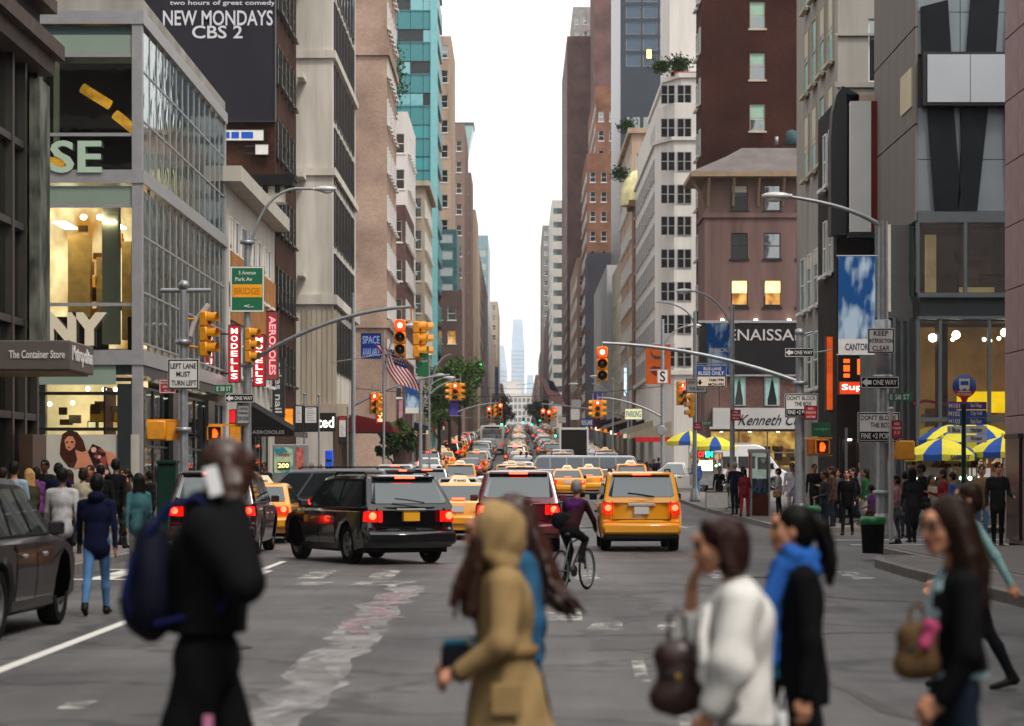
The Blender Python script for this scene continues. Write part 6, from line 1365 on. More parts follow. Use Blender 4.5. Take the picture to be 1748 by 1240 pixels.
# ---- right mast pole
YF = 75.; xF = PX(1365, YF)
g = thing('traffic_signal', 'grey mast pole with long arm over the right lanes and one red signal', 'traffic light', (xF, YF, .14))
pole(g, xF, YF, PZ(570, YF)-.14, .17, .12, ring=(PZ(652, YF)-.2,)); part(g, 'cap', MB().ell(P(1365, 568, YF), (.16, .16, .14), 10, 6), METAL)
arm(g, [P(1362, 652, YF), P(1200, 592, YF), P(1028, 586, YF-.5)], .075, .05)
head(g, P(1028, 622, YF-.6), 0, 'red'); part(g, 'hanger', MB().tube([P(1028, 586, YF-.5), P(1028, 597, YF-.5)], .04, 6), METAL)
walk(g, P(1403, 763, YF-.3), 0, True); part(g, 'bracket', MB().box(tuple(P(1366, 749, YF-.1)), tuple(P(1420, 747, YF))).box(tuple(P(1366, 779, YF-.1)), tuple(P(1420, 777, YF))), SIGY); part(g, 'walk_box', MB().bbox(tuple(P(1379, 776, YF-.4)), tuple(P(1393, 750, YF-.1)), .02), M('orange brown signal back', '#8a4a18', .5, 0, .2))
arrow_sign('black and white ONE WAY sign on the right mast pole', 1365, 602, YF-.3, .92)
t = sign('traffic_sign', "white sign DON'T BLOCK THE BOX on the right mast pole", P(1368, 693, YF-.3), 1.03, .74, SIGNW, [("DON'T BLOCK", 0, .32, .86, .17), ('THE BOX', .05, .08, .5, .17)], border=SIGNK)
MB().box((-.46, -.006, -.31), (.46, -.001, -.1)).obj('black_bar', SIGNK, t); text(t, 'FINE +2 POINTS', (0, -.01, -.2), .84, .13, SIGNW)
sign('parking_sign', 'small red parking sign on the right mast pole beside the box sign', P(1384, 705, YF-.45), .4, .44, SIGNR, [('NO', 0, .3, .4, .15, SIGNW), ('STANDING', 0, .02, .8, .14, SIGNW), ('ANYTIME', 0, -.28, .7, .13, SIGNW)], border=SIGNK)
sign('street_sign', 'green street name plate right of the right mast pole above the orange hand', P(1402, 733, YF+.2), .6, .42, SIGNG, [('Lexington', 0, 0, .75, .25, M('pale green print', '#7fb59a', .5, 0, 0))])
part(g, 'lamp_bracket', MB().tube([P(1366, 572, YF), P(1388, 567, YF)], .035, 6).tube([P(1366, 606, YF+.2), P(1418, 598, YF+.2)], .025, 6), METAL)
t = sign('bus_lane_sign', 'blue and cream BUS LANE BUSES ONLY sign hanging from the right mast arm', P(1214, 643, YF), .94, .68, M('cream sign sheet', '#d9c9b5', .4, 0, .06), [('7AM-7PM', .16, -.16, .5, .13), ('MON-FRI', .16, -.36, .5, .13)], border=SIGNK)
MB().box((-.46, -.006, -.0), (.46, -.001, .33)).obj('blue_panel', SIGNB, t); text(t, 'BUS LANE', (.04, -.01, .24), .55, .1, SIGNW); text(t, 'BUSES ONLY', (0, -.01, .1), .8, .12, SIGNW)
MB().prism([(-.38, -.1), (-.32, -.1), (-.32, -.17), (-.27, -.17), (-.35, -.27), (-.43, -.17), (-.38, -.17)], -.008, -.001).obj('arrow', SIGNK, t)
MB().box((-.5, .0, .38), (.5, .03, .42)).tube([(0, .02, .34), (0, .02, .55)], .02, 6).obj('hanger', METAL, t)
# ---- middle right poles
def lamp_pole(label, px, Y, top, arms=(), heads=(), r=.11):
    x = PX(px, Y); g = thing('street_lamp', label, 'street lamp', (x, Y, gz(Y)+.14)); pole(g, x, Y, PZ(top, Y)-gz(Y)-.14, r, r*.75)
    for q in arms: arm(g, [P(a, b, Y+e) for a, b, e in q], .05, .035, 'lamp_arm')
    for a, b, dx in heads: lamp_head(g, P(a, b, Y), dx)
    return g
lamp_pole('slim grey lamp pole in front of the hotel fascia with a red parking sign', 1250, 98, 520, [((1250, 560, 0), (1225, 500, 0), (1180, 497, 0))], [(1180, 497, -1)])
sign('parking_sign', 'small red parking sign on the slim pole before the hotel', P(1256, 709, 97.7), .4, .44, SIGNR, [('NO', 0, .3, .4, .15, SIGNW), ('STANDING', 0, .02, .8, .14, SIGNW), ('8-6', 0, -.28, .5, .13, SIGNW)], border=SIGNK)
def banner(label, px0, py0, px1, py1, Y, top, mid, bot, txt, tcol, cat='banner'):
    c = P((px0+px1)/2, (py0+py1)/2, Y); w_, h_ = (px1-px0)*Y/F, (py1-py0)*Y/F; t = thing('pole_banner', label, cat, c)
    MB().bbox((-w_/2, 0, -h_/2), (w_/2, .02, h_/2), .004).obj('cloth', mid, t)
    MB().tube([(-w_/2-.05, .01, h_/2), (w_/2+.3, .01, h_/2)], .02, 6).tube([(-w_/2-.05, .01, -h_/2), (w_/2+.3, .01, -h_/2)], .02, 6).obj('rod', METAL, t)
    if top: MB().prism([(-w_/2*.98, h_*.42), (-.05*w_, h_*.48), (w_*.45, h_*.3), (w_*.3, h_*.05), (-.1*w_, h_*.1), (-w_*.4, h_*.25)], -.004, -.001).obj('printed_shape', top, t); MB().prism([(-w_*.35, -.05*h_), (w_*.05, -.02*h_), (w_*.48, -h_*.28), (w_*.2, -h_*.3), (-w_*.3, -.26*h_)], -.004, -.001).obj('printed_shape', top, t)
    if bot: MB().box((-w_/2, -.004, -h_/2), (w_/2, -.001, -h_*.34)).obj('printed_strip', bot, t)
    for k, (s, z, tw, th) in enumerate(txt): text(t, s, (0, -.008, z*h_), tw*w_, th*h_, tcol, ext=.002)
    return t
BNB = duo('blue print cloth', '#164a86', '#a9c0d2', 1.1, .46, .58, stretch=(1.6, 1, .55)); BNL = M('pale sky print', '#b9c9d6', .7, 0, .15, 2); NVY = M('navy print', '#16305e', .6, 0, 0)
banner('large blue pole banner with white base lettered CANTOR on the right', 1431, 437, 1494, 606, 66, None, BNB, SIGNW, [('CANTOR', -.42, .62, .07)], NVY)
banner('blue pole banner lettered FINANCIAL before the hotel corner', 1207, 552, 1247, 640, 99, None, BNB, None, [('FINANCIAL', -.02, .8, .08)], SIGNW)
banner('small blue banner on a lamp pole under the left flag', 692, 646, 721, 706, 150, None, BNB, SIGNW, [], NVY)
banner('violet banner below the middle left signal', 768, 684, 782, 710, 150, None, M('violet cloth', '#4a3f8a'), None, [], NVY)
banner('violet banner behind the middle right signal', 1013, 668, 1029, 690, 185, None, M('violet cloth', '#4a3f8a'), None, [], NVY)
ob = banner('orange banner with dark horned emblem over the right sidewalk', 1102, 588, 1145, 657, 140, None, M('orange brown cloth', '#a34a1a', .7, 0, .2, 1.5), None, [], NVY)
EMB = M('grey printed emblem', '#3a302e', .6, 0, .3, 6); EMP = M('pale printed emblem', '#8d8078', .6, 0, .2, 6)
MB().prism([(-.5, .95), (-.42, .55), (-.2, .3), (.2, .3), (.42, .55), (.5, .95), (.33, .6), (.12, .48), (-.12, .48), (-.33, .6)], -.006, -.001).obj('printed_emblem', EMB, ob)
MB().prism([(-.55, -.28), (-.25, -.08), (0, -.14), (.25, -.08), (.55, -.28), (.25, -.62), (0, -.7), (-.25, -.62)], -.006, -.001).obj('printed_emblem', M('dark red printed lips', '#5e1c14', .6, 0, .2, 6), ob); MB().box((-.55, -.012, -.36), (.55, -.007, -.27)).obj('printed_emblem', EMP, ob)
lamp_pole('grey pole with round disc and white S plate right of the orange banner', 1131, 136, 545, [((1131, 600, 0), (1140, 560, 0), (1178, 556, 0))], [(1178, 556, 1)], .13)
sign('traffic_sign', 'white no turn plate with black curve below the orange banner', P(1131, 643, 135.7), .62, .78, SIGNW, [('S', 0, 0, .5, .75)], border=SIGNR)
d = thing('round_mirror', 'white round disc fixed to the grey pole near the umbrellas', 'disc sign', P(1133, 735, 135.7)); part(d, 'disc', MB().lathe([(.01, 0), (.24, 0), (.24, .05), (.01, .05)], P(1129, 735, 135.6), 14, 'y'), SIGNW); part(d, 'rim', MB().lathe([(.24, -.01), (.28, 0), (.28, .05), (.24, .06)], P(1129, 735, 135.6), 14, 'y'), METAL)
sign('traffic_sign', 'pair of pale street plates left of the bus lane sign', P(1189, 659, 90), .8, .55, M('grey sign sheet', '#8f8f8e'), [("DON'T BLOCK", 0, .25, .8, .2), ('THE BOX', 0, -.2, .7, .2)], border=SIGNK)
g = thing('traffic_signal', 'side facing signals on a short pole below the pale street plates', 'traffic light', (PX(1172, 110), 110, gz(110))); pole(g, PX(1186, 110), 110, PZ(540, 110)-gz(110), .11, .08); head(g, P(1180, 693, 109.6), R(-80)); head(g, P(1161, 672, 109.6), R(40), 'red'); part(g, 'bracket', MB().box(tuple(P(1160, 660, 109.9)), tuple(P(1187, 658, 110))).box(tuple(P(1175, 710, 109.9)), tuple(P(1187, 708, 110))), SIGY)
arm(g, [P(1186, 560, 110), P(1180, 518, 110), P(1120, 516, 110)], .04, .03, 'lamp_arm')
sign('parking_sign', 'small red parking sign on the pole above the cart umbrellas', P(1191, 728, 109.7), .36, .36, SIGNR, [('NO', 0, .2, .4, .2, SIGNW), ('STOPPING', 0, -.15, .8, .18, SIGNW)], border=SIGNK)
sign('street_sign', 'green street sign above the right cart umbrella', P(1206, 723, 111), .5, .2, SIGNG, [('E 57 ST', 0, 0, .8, .55, SIGNW)])
# ---- 57th street signals
def mast(label, px, base_top, Y, hull, heads, r=.12, lamps=()):
    x = PX(px, Y); g = thing('traffic_signal', label, 'traffic light', (x, Y, gz(Y)+.14)); pole(g, x, Y, PZ(base_top, Y)-gz(Y)-.14, r, r*.75)
    arm(g, [P(a, b, Y) for a, b in hull], .07, .045)
    for a, b, f, l in heads:
        head(g, P(a, b, Y-.2), R(f), l); part(g, 'hanger', MB().tube([P(a, b, Y-.1)+Vector((0, 0, .5)), P(a, b, Y-.1)+Vector((0, 0, .95))], .03, 6), METAL)
    for q, dx in lamps: arm(g, [P(a, b, Y) for a, b in q], .045, .03, 'lamp_arm'); lamp_head(g, P(*q[-1], Y), dx)
    return g
mast('mast pole left of the flag with arm and red signal over the second lane', 603, 500, 122, [(605, 692), (690, 645), (768, 640)], [(637, 689, 30, 'red'), (646, 690, 80, None)])
mast('far left mast pole with a cluster of three signals over the left lanes', 718, 640, 150, [(720, 700), (735, 655), (785, 648)], [(777, 669, 0, 'red'), (768, 669, -75, None), (786, 669, 75, None)], lamps=[([(720, 690), (730, 650), (760, 645)], 1)])
mast('mast pole right of the middle lanes with a three way red signal', 1132, 690, 150.5, [(1130, 712), (1075, 680), (1020, 679)], [(1020, 698, 0, 'red'), (1012, 698, -75, None), (1028, 698, 75, None)])
mast('far mast pole on the left beyond the trees with small red signals', 745, 690, 205, [(745, 720), (800, 690), (850, 688)], [(835, 706, 0, 'red'), (846, 702, 40, None), (854, 700, 0, 'red')], .1)
mast('far mast pole on the right with small red signals over the road', 1078, 700, 208, [(1076, 712), (1000, 694), (925, 690)], [(927, 709, 0, 'red'), (944, 706, 60, 'red'), (937, 711, 0, 'red')], .1)
for k, (px, py, Y, sd, lab) in enumerate(((893, 718, 420, 1, 'first'), (908, 722, 430, 1, 'second'), (862, 724, 425, -1, 'left'), (856, 721, 330, -1, 'nearer left'), (948, 740, 330, 1, 'low right'), (921, 715, 420, 1, 'right'))):
    x = 8.2*sd; g = thing('traffic_signal', f'tiny green signal mast far up the street, {lab} of the green cluster', 'traffic light', (x, Y, gz(Y))); pole(g, x, Y, PZ(py, Y)+1-gz(Y), .1, .08); p = P(px, py, Y)
    part(g, 'mast_arm', MB().tube([(x, Y, p.z+.6), (p.x, Y, p.z+.7)], .05, 6), METAL); head(g, p, 0, 'green')
# slim lamp arms crossing the view on both sides
for k, (px, Y, top, arm_, hd, dx, lab) in enumerate(((655, 118, 560, ((655, 660, 0), (662, 565, 0), (690, 556, 0)), (690, 556), 1, 'slim lamp post beside the blue space sign'), (733, 165, 605, ((733, 680, 0), (740, 608, 0), (770, 605, 0)), (722, 606), 1, 'slim lamp post before the green trees'),
      (705, 178, 640, ((705, 700, 0), (712, 642, 0), (745, 640, 0)), (745, 640), 1, 'slim lamp post left of the green trees'), (1046, 180, 640, ((1046, 690, 0), (1040, 660, 0), (1010, 655, 0)), (985, 656), -1, 'slim lamp post with a curved arm right of the middle signal'), (1072, 168, 590, ((1072, 680, 0), (1066, 660, 0), (1040, 645, 0)), (1022, 643), -1, 'slim lamp post left of the orange banner'))):
    lamp_pole(lab, px, Y, top, [arm_], [(hd[0], hd[1], dx)], .07)
# ---- flags
def flag(label, px, py, w, h, Y, tilt):
    c = P(px, py, Y); t = thing('flag', label, 'flag', c); nx, nz = 26, 13
    def pt(u, v): # u along length (hanging down from an angled staff), v across
        x = v*h*.75+u*w*.5+.06*math.sin(u*7+v*3); z = -u*w*.95-v*h*.25; y = .13*math.sin(u*5+v*6)
        return (x, y, z)
    mb = MB()
    vs = [pt(i/nx, j/nz) for i in range(nx+1) for j in range(nz+1)]; fs = []; 
    for i in range(nx):
        for j in range(nz):
            mb_m = 2 if (i < nx*.4 and j >= nz-7) else (0 if j % 2 == 0 else 1); a = i*(nz+1)+j
            mb.add([vs[a], vs[a+1], vs[a+nz+2], vs[a+nz+1]], [(0, 1, 2, 3)], mb_m)
    mb.obj('cloth', [M('flag red', '#8c1020', .8, 0, .1), M('flag white', '#bdb5b5', .8, 0, .08), M('flag blue', '#1c2450', .8, 0, .12)], t)
    st = MB()
    for a in range(4):
        for b in range(5):
            p = Vector(pt(.05+.09*a, .5+.1*b)); st.prism([(p.x+.05*math.cos(R(90+72*k*2)), p.z+.05*math.sin(R(90+72*k*2))) for k in range(5)], p.y-.03, p.y-.012)
    st.obj('stars', M('flag white', '#bdb5b5'), t)
    d = Vector((-h*.9 if tilt < 0 else -h*.9, 0, -h*.1)); MB().tube([Vector(pt(0, 1))+Vector((.1, 0, .1)), Vector(pt(0, 0))+Vector((-2.2, 0, -.9))], .03, 6).obj('staff', METAL, t)
    return t
flag('stars and stripes flag on an angled staff left of the red signal', 640, 588, 2.0, 1.7, 118, -1)
flag('small stars and stripes flag hanging from the right side facades', 918, 643, 2.7, 2.2, 250, 1)
blade('wall_banner', 'dark blue banner lettered SPACE AVAILABLE left of the flag', 617, 570, 650, 612, 128, M('royal blue banner', '#17307a', .6, 0, .1, 1), 'SPACE\nAVAILABLE', M('pale blue print', '#8fa2d0', .5, 0, 0), False, th=.06)
blade('blade_sign', 'red lit vertical restaurant sign lettered FRIDAYS', 642, 676, 656, 722, 128, M('lit red sign', '#b50d18'), 'FRIDAYS', M('lit yellow letters', '#ffe08a', .4, 0, 0, emit=1.5), th=.3)
blade('blade_sign', 'green neon vertical HOTEL sign far down the left side', 817, 617, 823, 654, 300, M('black paint', '#08080a'), 'HOTEL', M('green neon', '#20ff7a', .4, 0, 0, emit=4), th=.2)
blade('blade_sign', 'tall narrow blue sign at the far left end of the street', 845, 627, 850, 680, 420, M('blue banner', '#3b5d94', .6, 0, .3, 1), '', None, th=.2)
blade('blade_sign', 'white blue lit vertical sign on the right side facades', 1065, 628, 1070, 676, 190, M('lit pale sign', '#bcd8e6', .4, 0, .6, 2, emit=.6), '', None, th=.2)
blade('pole_sign', 'pink and white narrow sign beyond the small blue banner', 681, 682, 688, 722, 152, M('pink white sign', '#b98a92', .5, 0, .4, 2), '', None, th=.08)
for px0, py0, px1, py1, Y, txt, bg, lab in ((1067, 698, 1096, 716, 152, 'PARKING', 'cream teal', 'teal and cream lit sign hanging before the white building'), (992, 715, 1012, 728, 190, 'BUS LANE', 'b', 'blue and white bus lane sign over the right lanes'), (974, 698, 990, 717, 205, '', 'w', 'white sign over the fourth lane'), (954, 712, 966, 722, 215, '', 'w', 'small white sign left of the white one'), (975, 682, 992, 698, 230, '', 'w', 'pale green shield sign above the white one'), (938, 718, 949, 728, 235, '', 'w', 'smallest white sign over the middle lanes')):
    blade('overhead_sign', lab, px0, py0, px1, py1, Y, M('cream lit sign', '#d9d2a8', .5, 0, .1, 1, emit=.3) if bg == 'cream teal' else (SIGNB if bg == 'b' else SIGNW), txt, M('teal print', '#1d7f80', .5, 0, 0) if bg == 'cream teal' else SIGNW, False, th=.08)
# ---- bus stop sign and route panels
YBS = 61.; xb = PX(1645, YBS); bs = thing('bus_stop', 'blue round bus stop sign on a dark green post with purple and blue route panels', 'bus stop', (xb, YBS, .14))
part(bs, 'post', MB().tube([(xb, YBS, .14), (xb, YBS, PZ(690, YBS))], .06, 8), M('dark green enamel', '#0c2b22'))
c = P(1645, 660, YBS); dk = part(bs, 'round_sign', MB().lathe([(.01, -.1), (.30, -.1), (.30, -.06), (.01, -.06)], c, 24, 'y'), SIGNB)
MB().prism([(c.x+.30*math.cos(R(a)), c.z+.30*math.sin(R(a))) for a in range(200, 341, 10)], c.y-.106, c.y-.101).obj('red_segment', SIGNR, bs, -bs.location); part(bs, 'red_arrow', MB().prism([(c.x-.1, c.z-.27), (c.x+.1, c.z-.27), (c.x+.05, c.z-.4), (c.x-.05, c.z-.4)], c.y-.1, c.y-.05), SIGNR)
bi = MB(); bi.box((c.x-.13, c.y-.112, c.z-.06), (c.x+.13, c.y-.102, c.z+.19)); part(bs, 'bus_symbol', bi, SIGNW); part(bs, 'bus_symbol_window', MB().box((c.x-.1, c.y-.118, c.z+.03), (c.x+.1, c.y-.113, c.z+.13)), SIGNB); part(bs, 'bus_symbol_wheel', MB().box((c.x-.11, c.y-.112, c.z-.1), (c.x-.05, c.y-.102, c.z-.06)).box((c.x+.05, c.y-.112, c.z-.1), (c.x+.11, c.y-.102, c.z-.06)).box((c.x-.15, c.y-.112, c.z-.14), (c.x+.15, c.y-.102, c.z-.12)), SIGNW)
text(bs, 'NO STANDING', Vector((c.x, c.y-.11, c.z-.2))-bs.location, .36, .07, SIGNW, ext=.002)
PUR = M('purple sign sheet', '#4b2a78', .4, 0, .08)
for x0, x1 in ((1617, 1641), (1649, 1684)):
    for i, (ya, yb_, mt, tx) in enumerate(((686, 700, PUR, 'M101'), (700, 713, SIGNB, 'M102'), (713, 726, SIGNB, 'M103'), (727, 741, SIGNW, '1 Bus'), (742, 756, SIGNW, 'Limited'))):
        if x0 == 1617 and i == 4: continue
        part(bs, 'route_panel', MB().box(tuple(P(x0, yb_-.4, YBS-.1)), tuple(P(x1, ya+.4, YBS-.08))), mt)
        text(bs, tx if x0 == 1617 else ('East Village', 'City Hall', 'Park Row', 'Harlem', 'Stops')[i], P((x0+x1)/2, (ya+yb_)/2, YBS-.11)-bs.location, .28, .12, SIGNW if i < 3 else SIGNK, ext=.002)
# ---- litter bin, boards, kiosks
def bin_(label, x, y, r=.3, h=.78):
    t = thing('litter_bin', label, 'litter bin', (x, y, gz(y)+.14)); MB().lathe([(.01, 0), (r*.86, 0), (r, h*.8), (r*1.02, h*.8)], n=20).obj('bin_body', M('black mesh bin', '#0f1411', .6, 0, .3, 20), t)
    MB().lathe([(r*1.03, h*.79), (r*1.1, h*.8), (r*1.1, h*.93), (r*.95, h), (r*.6, h), (r*.58, h*.9)], n=20).obj('lid', M('green bin lid', '#0c6a35', .4, 0, .1), t)
    MB().tube([(r*.8*math.cos(a*.5), r*.8*math.sin(a*.5), 0) for a in range(3)], .02, 5).obj('foot_ring', DARKM, t)
bin_('black litter bin with bright green lid at the right kerb', PX(1495, 47.2), 47.6, .24, .72)
bin_('green topped litter bin behind the mast pole on the right', PX(1378, 64), 64, .34, .7)
def board(label, px0, py0, px1, py1, Y, hd=SIGNR):
    x = PX((px0+px1)/2, Y); t = thing('notice_board', label, 'notice board', (x, Y, gz(Y)+.14)); a, b = P(px0, py1, Y), P(px1, py0, Y)
    part(t, 'case', MB().bbox((a.x-.05, Y, a.z-.35), (b.x+.05, Y+.15, b.z+.05), .02), M('black paint', '#08080a')); part(t, 'sheet', MB().box((a.x, Y-.008, a.z), (b.x, Y-.001, b.z)), SIGNW)
    part(t, 'sheet_head', MB().box((a.x, Y-.012, b.z-.16), (b.x, Y-.0085, b.z)), hd)
    ln = MB()
    for k in range(6): ln.box((a.x+.05, Y-.012, a.z+.08+k*.09), (b.x-.05-.05*(k % 3), Y-.0085, a.z+.1+k*.09))
    part(t, 'print_lines', ln, M('grey print', '#77747a', .6, 0, 0)); part(t, 'post', MB().tube([(b.x+.09, Y+.1, gz(Y)+.14), (b.x+.09, Y+.1, b.z+.45)], .035, 6).ell((b.x+.09, Y+.1, b.z+.47), (.08, .08, .04), 8, 4), METAL)
board('left tall bus timetable board beyond the black awning', 505, 694, 515, 722, 92, SIGNW); board('right wider bus timetable board beyond the black awning', 521, 696, 540, 722, 92, SIGNW); board('red headed timetable board left of the mast pole', 579, 712, 590, 746, 118)
k = thing('phone_kiosk', 'phone kiosk with blue green advert showing 200 beside the awning', 'phone booth', (PX(484, 80), 80, .2)); a, b = P(468, 808, 80), P(500, 764, 80)
part(k, 'case', MB().bbox((a.x-.05, 80, .2), (b.x+.45, 80.9, b.z+.1), .02), METAL); part(k, 'advert', MB().box((a.x, 79.98, a.z), (b.x, 79.995, b.z)), duo('teal advert print', '#2f7f8c', '#b8c9a0', 2.2)); part(k, 'advert_panel', MB().box((a.x+.12, 79.95, a.z+.14), (b.x-.1, 79.979, a.z+.36)), M('black paint', '#08080a')); text(k, '200', Vector(((a.x+b.x)/2, 79.945, a.z+.25))-k.location, .36, .15, M('lit yellow letters', '#ffe08a')); text(k, 'WIN', Vector(((a.x+b.x)/2, 79.975, a.z+.6))-k.location, .36, .1, SIGNR); part(k, 'side_panel', MB().box((b.x+.1, 79.97, .5), (b.x+.35, 79.998, b.z)), M('red white print', '#b0605a', .5, 0, .6, 6))
k = thing('phone_kiosk', 'glass phone booth with a rusty base on the right corner sidewalk', 'phone booth', (PX(1298, 84), 84, .2)); x0, x1, zt = PX(1281, 84), PX(1315, 84), PZ(773, 84)
fm = MB()
for x in (x0, x1-.06):
    for y in (84, 84.7): fm.box((x, y, .2), (x+.06, y+.06, zt))
fm.box((x0-.02, 83.98, zt), (x1+.02, 84.8, zt+.12)); part(k, 'frame', fm, METAL)
for nm, a_, b_ in (('pane', (x0+.06, 84.01, 1.0), (x1-.06, 84.03, zt)), ('pane', (x0+.01, 84.07, 1.0), (x0+.03, 84.7, zt))): part(k, nm, MB().box(a_, b_), GLASSF)
part(k, 'phone_box', MB().bbox((x0+.1, 84.2, .95), (x1-.1, 84.6, 1.5), .03), M('blue phone panel', '#1a5aa0', .4, 0, .3, 3)); part(k, 'base', MB().bbox((x0+.02, 84.05, .2), (x1-.02, 84.7, .95), .03), M('rusty brown base', '#4a1a10', .6, 0, .4, 4)); part(k, 'red_edge', MB().box((x0-.06, 83.97, .9), (x0-.005, 84.1, zt)), SIGNR)
k = thing('mailbox', 'bright blue upright panel by the left mast poles', 'street box', (PX(560, 112), 112, .3)); part(k, 'box', MB().bbox((PX(555, 112), 112, .3), (PX(568, 112), 112.4, PZ(769, 112)), .04), M('bright blue panel', '#0b4fd0', .4, 0, .1, 1, emit=.1)); part(k, 'slot', MB().box((PX(557, 112), 111.98, 2.2), (PX(566, 112), 111.999, 2.3)), DARKM)
# ---- umbrellas and carts
UY = M('umbrella yellow', '#c9be3e', .7, 0, .08, 3); UB = M('umbrella blue', '#27488c', .7, 0, .08, 3)
def umbrella(label, x, y, ztop, r, a0=0, group=None, txt=None, tilt=0, segs=8):
    zb = gz(y)+.14; t = thing('cart_umbrella', label, 'umbrella', (x, y, zb), 0, group); zt = ztop-zb
    MB().tube([(0, 0, 0), (0, 0, zt)], .025, 8).obj('pole', METAL, t)
    for k in range(segs):
        q0 = a0+90*(k//2)+(k % 2)*60; p0, p1 = R(q0), R(q0+(30 if k % 2 else 60)); mb = MB(); rings = []
        for fr, dz in ((.03, 0), (.4, -.10), (.75, -.27), (1, -.45), (1.0, -.62)):
            rings.append([(r*fr*math.cos(p0+(p1-p0)*i/4)*(1-.03*math.sin(math.pi*i/4)), r*fr*math.sin(p0+(p1-p0)*i/4)*(1-.03*math.sin(math.pi*i/4)), zt+dz*r-.02*math.sin(math.pi*i/4)) for i in range(5)])
        for r0, r1 in zip(rings, rings[1:]):
            for i in range(4): mb.quad(r1[i], r1[i+1], r0[i+1], r0[i])
        g = mb.obj('canopy_panel', UB if k % 2 else UY, t)
        if txt and k % 2 == 0:
            pm = (p0+p1)/2; text(t, txt, (r*.985*math.cos(pm), r*.985*math.sin(pm), zt-.535*r), r*.6, r*.13, NVY, pm+R(90))
    ribs = MB()
    for k in range(segs): a = R(a0+90*(k//2)+(k % 2)*60); ribs.tube([(0, 0, zt-.02), (r*.75*math.cos(a), r*.75*math.sin(a), zt-.3*r)], .012, 5)
    ribs.obj('rib', METAL, t); MB().ell((0, 0, zt+.03), (.05, .05, .08), 8, 6).obj('finial', UY, t); return t
ug = None
umbrella('large yellow and blue SABRETT umbrella over the nearest food cart', PX(1608, 66), 66, PZ(748, 66), 1.0, 170, ug, 'SABRETT')
umbrella('yellow SABRETT umbrella behind the bus stop post', PX(1655, 70), 69, PZ(722, 70), 1.25, 200, ug, 'SABRETT'); umbrella('yellow SABRETT umbrella cut by the granite building', PX(1712, 66), 66, PZ(745, 66), .95, 255, ug, 'SABRETT'); umbrella('dark blue and olive umbrella in the shade behind the nearest cart', PX(1612, 72), 70.8, PZ(724, 71), 1.0, 215, ug)
umbrella('left yellow and blue cart umbrella before the hotel', PX(1176, 138), 138, PZ(736, 138), 1.3, 180, ug); umbrella('right yellow and blue cart umbrella before the hotel', PX(1220, 134), 134, PZ(745, 134), 1.25, 192, ug)
def cart(label, x, y, w, mat, lit):
    zb = gz(y)+.14; t = thing('food_cart', label, 'food cart', (x, y, zb)); MB().bbox((-w/2, -.4, .35), (w/2, .4, 1.05), .03).obj('cart_body', mat, t); MB().box((-w/2-.05, -.45, 1.05), (w/2+.05, .45, 1.1)).obj('counter', METAL, t)
    MB().box((-w/2+.05, -.41, 1.12), (w/2-.05, -.39, 1.5)).obj('glass_guard', GLASSF, t)
    fr = MB(); [fr.box((s*(w/2-.03)-.02, yy-.02, 1.1), (s*(w/2-.03)+.02, yy+.02, 2.1)) for s in (-1, 1) for yy in (-.36, .36)]; fr.box((-w/2, -.4, 2.08), (w/2, .4, 2.14)); fr.obj('frame', METAL, t)
    MB().box((-w/2, -.44, 1.72), (w/2, -.41, 2.08)).obj('menu_panel', duo('brown menu print', '#6a4128', '#c9a878', 6, .48, .56, stretch=(1, 1, .5)), t); text(t, 'PRETZELS', (0, -.45, 1.92), w*.8, .18, M('cream print', '#d8c8a0', .5, 0, 0)); MB().box((-w*.3, -.45, 1.45), (0, -.43, 1.7)).obj('price_card', SIGNW, t)
    if lit:
        for k in range(4): MB().ell((-w/2+.2+k*(w-.4)/3, -.3, 1.42), (.06, .06, .06), 8, 6).obj('bulb', LAMPW, t)
    tm, rm = wheel_meshes(.25, .08)
    for s in (-1, 1): w_ = inst(tm, 'wheel', t, (s*(w/2-.2), -.35, .25)); inst(rm, 'rim', w_)
    return t
STL = M('stainless steel', '#9c9d9e', .3, .7, .2, 3)
cart('steel pretzel cart with price cards under the nearest umbrella', PX(1610, 66), 66.4, 1.9, STL, True); cart('steel food cart with bulbs beside the bus stop', PX(1690, 68), 68.4, 2.0, STL, True)
cart('food cart under the left far umbrella', PX(1208, 140), 140, 1.7, STL, True)
c2 = cart('food cart with lit OPEN sign under the right far umbrella', PX(1204, 132), 132.5, 1.6, STL, True); text(c2, 'OP', (-.2, -.5, 2.05), .38, .3, M('red neon', '#ff2a1a', .4, 0, 0, emit=2.2)); text(c2, 'EN', (.21, -.5, 2.05), .36, .3, GRNL); MB().box((-.45, -.48, 1.85), (.45, -.46, 2.25)).obj('sign_board', M('black paint', '#08080a'), c2); MB().bbox((-.4, -.5, 1.15), (.4, -.2, 1.7), .02).obj('lit_case', M('lit food case', '#ffe9a0', .5, 0, .3, 3, emit=2.5), c2)
cr = thing('folding_table', 'small table with a white cloth front on the right sidewalk', 'table', (PX(1223, 92), 92, gz(92)+.14)); MB().box((-.42, -.3, .72), (.42, .3, .76)).obj('top', M('brown table top', '#5b4032', .6, 0, .2), cr); MB().box((-.4, -.31, .15), (.4, -.302, .72)).obj('cloth', SIGNW, cr)
for sx in (-.38, .38): MB().box((sx-.02, -.28, 0), (sx+.02, .28, .72)).obj('leg', METAL, cr)
